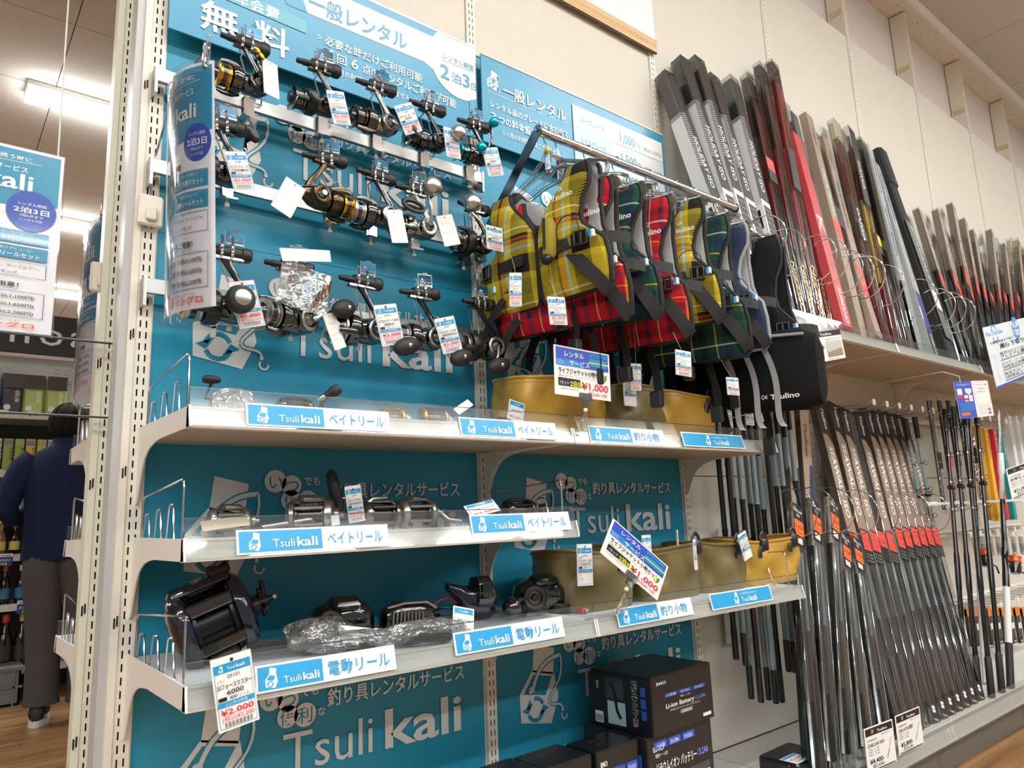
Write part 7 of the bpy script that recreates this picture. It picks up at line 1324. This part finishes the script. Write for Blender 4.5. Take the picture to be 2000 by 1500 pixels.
for s, k in ((-1, 'L'), (1, 'R')):
    J.update({'hip' + k: (s * .09 + .01, 0, .88, .085), 'kn' + k: (s * .10 + .04, .01, .48, .055), 'an' + k: (s * .10 + .06, -.02, .085, .038), 'to' + k: (s * .115 + .06, .14, .035, .03), 'sh' + k: (s * .165, -.01, 1.42, .055), 'el' + k: (s * .268, -.028, 1.15, .04), 'wr' + k: (s * .12, .19, 1.10, .027), 'pa' + k: (s * .075, .245, 1.11, .026)})
    E_ += [('pel', 'hip' + k), ('hip' + k, 'kn' + k), ('kn' + k, 'an' + k), ('an' + k, 'to' + k), ('ch', 'sh' + k), ('sh' + k, 'el' + k), ('el' + k, 'wr' + k), ('wr' + k, 'pa' + k)]
    for f, (dx, dz, ln) in enumerate(((-.0, .028, .07), (-.01, .010, .085), (-.01, -.008, .08), (-.005, -.026, .062), (.03, .03, .045))):
        J['f%d%s' % (f, k)] = (s * (.075 - .02 + dx), .245 + ln * .7, 1.11 + dz, .0085); J['g%d%s' % (f, k)] = (s * (.075 - .045 + dx), .245 + ln, 1.11 + dz - .012, .0075); E_ += [('pa' + k, 'f%d%s' % (f, k)), ('f%d%s' % (f, k), 'g%d%s' % (f, k))]
bm = bmesh.new(); sk = bm.verts.layers.skin.verify(); vv = {}
for k, (x, y, z, r) in J.items(): v = bm.verts.new((x, y, z)); v[sk].radius = (r, r * (.85 if k in ('pel', 'sp', 'ch') else 1)); v[sk].use_root = (k == 'pel'); vv[k] = v
for a, c in E_: bm.edges.new((vv[a], vv[c]))
me = bpy.data.meshes.new('body'); bm.to_mesh(me); bm.free(); o = bpy.data.objects.new('body', me); COL.objects.link(o); o.modifiers.new('skin', 'SKIN'); sb = o.modifiers.new('sub', 'SUBSURF'); sb.levels = 1; sb.render_levels = 1
dg = bpy.context.evaluated_depsgraph_get(); m2 = bpy.data.meshes.new_from_object(o.evaluated_get(dg)); bpy.data.objects.remove(o); m2.materials.clear(); m2.materials.append(SKIN); m2.polygons.foreach_set('use_smooth', [True] * len(m2.polygons)); o = bpy.data.objects.new('body', m2); COL.objects.link(o); o.parent = pr
b = MB()                                              # face
b.loft([[(.018 * k * math.cos(a), .105 + .014 * k + .0 * a, 1.60 + h_ + .008 * math.sin(a)) for a in [2 * PI * j / 8 for j in range(8)]] for k, h_ in ((.4, .055), (.7, .03), (1, .012), (.5, .004))], SKIN); b.build('nose', pr)
for s in (-1, 1): MB().ball((s * .034, .108, 1.655), (.012, .008, .007), pm('eye_dark', '1c1512', .2), 8, 6).build('eye', pr); MB().ball((s * .096, .012, 1.635), (.011, .024, .034), SKIN, 10, 8).build('ear', pr)
MB().tube([(-.024, .112, 1.588), (0, .118, 1.586), (.024, .112, 1.588)], .005, pm('lip', '9a6252', .5), 6).build('mouth', pr)
b = MB(); hr_ = random.Random(5)
def hairfn(u, v):
    a = 2 * PI * u; f = max(0, math.sin(a)); low = .30 + .52 * f; t_ = v * (PI * (.80 - .34 * f)); rr = 1 + .05 * math.sin(a * 13 + v * 4) * v + .03 * math.sin(a * 29)
    return V((.104 * rr * math.sin(t_) * math.cos(a), .012 + .112 * rr * math.sin(t_) * math.sin(a), 1.645 + .112 * math.cos(t_) * rr - .015 * v))
b.grid(hairfn, 48, 16, HAIRM); b.build('hair', pr)
def ell(cx, cy, z, rx_, ry_, n=18, wob=0, ph=0): return [(cx + rx_ * math.cos(2 * PI * k / n) * (1 + wob * math.sin(3 * 2 * PI * k / n + ph)), cy + ry_ * math.sin(2 * PI * k / n), z) for k in range(n)]
b = MB(); b.loft([ell(0, 0, .865, .188, .135, wob=.02), ell(0, -.002, .90, .190, .14, wob=.02, ph=1), ell(0, -.004, 1.05, .185, .135, wob=.02, ph=2), ell(0, -.006, 1.20, .192, .135, wob=.015, ph=3), ell(0, -.008, 1.34, .205, .13), ell(0, -.008, 1.42, .200, .115), ell(0, -.006, 1.465, .150, .095), ell(0, -.002, 1.50, .085, .075), ell(0, .0, 1.53, .068, .066)], JKT, caps=False)
b.loft([ell(0, 0, 1.495, .074, .070), ell(0, .0, 1.53, .076, .073), ell(0, -.002, 1.545, .070, .068), ell(0, 0, 1.53, .064, .062)], JKT, caps=False)
for s in (-1, 1): b.tube([(s * .145, -.01, 1.425), (s * .195, -.015, 1.37), (s * .245, -.025, 1.26), (s * .272, -.03, 1.15), (s * .25, .03, 1.115), (s * .17, .12, 1.105), (s * .125, .185, 1.10)], [.072, .078, .068, .062, .060, .052, .046], JKT, 14)
b.build('jacket', pr)
b = MB()
for s in (-1, 1): b.loft([ell(s * .045, .0, .935, .115, .125, wob=.01), ell(s * .075 + .005, 0, .86, .105, .125), ell(s * .085 + .012, 0, .78, .105, .115, wob=.02, ph=1), ell(s * .09 + .028, .004, .62, .094, .10, wob=.03, ph=2), ell(s * .095 + .042, .006, .46, .085, .088, wob=.03), ell(s * .098 + .053, 0, .30, .082, .084, wob=.03, ph=1), ell(s * .10 + .06, -.004, .15, .082, .088, wob=.04), ell(s * .10 + .06, .0, .105, .088, .095, wob=.04, ph=2)], PNT)
b.build('trousers', pr)
for s in (-1, 1):
    e = bpy.data.objects.new('trainer', None); bpy.data.objects.remove(e)
    b = MB(); b.loft([[(s * .108 + .06 + .044 * w_ * math.cos(a), y + 0, .030 + hh * (math.sin(a) * .5 + .5)) for a in [2 * PI * j / 12 for j in range(12)]] for y, w_, hh in ((-.085, .5, .05), (-.07, .85, .075), (-.03, .95, .085), (.03, 1.0, .075), (.09, 1.08, .055), (.14, .95, .042), (.165, .5, .025))], SHOE); sh = b.build('trainer', pr)
    MB().prism([(s * .108 + .06 + .047 * math.sin(a) * (1 if abs(math.cos(a)) < .8 else 1), .04 + .128 * math.cos(a), 0) for a in [2 * PI * j / 20 for j in range(20)]], (0, 0, .034), SOLE).build('sole', sh, 'white sole')
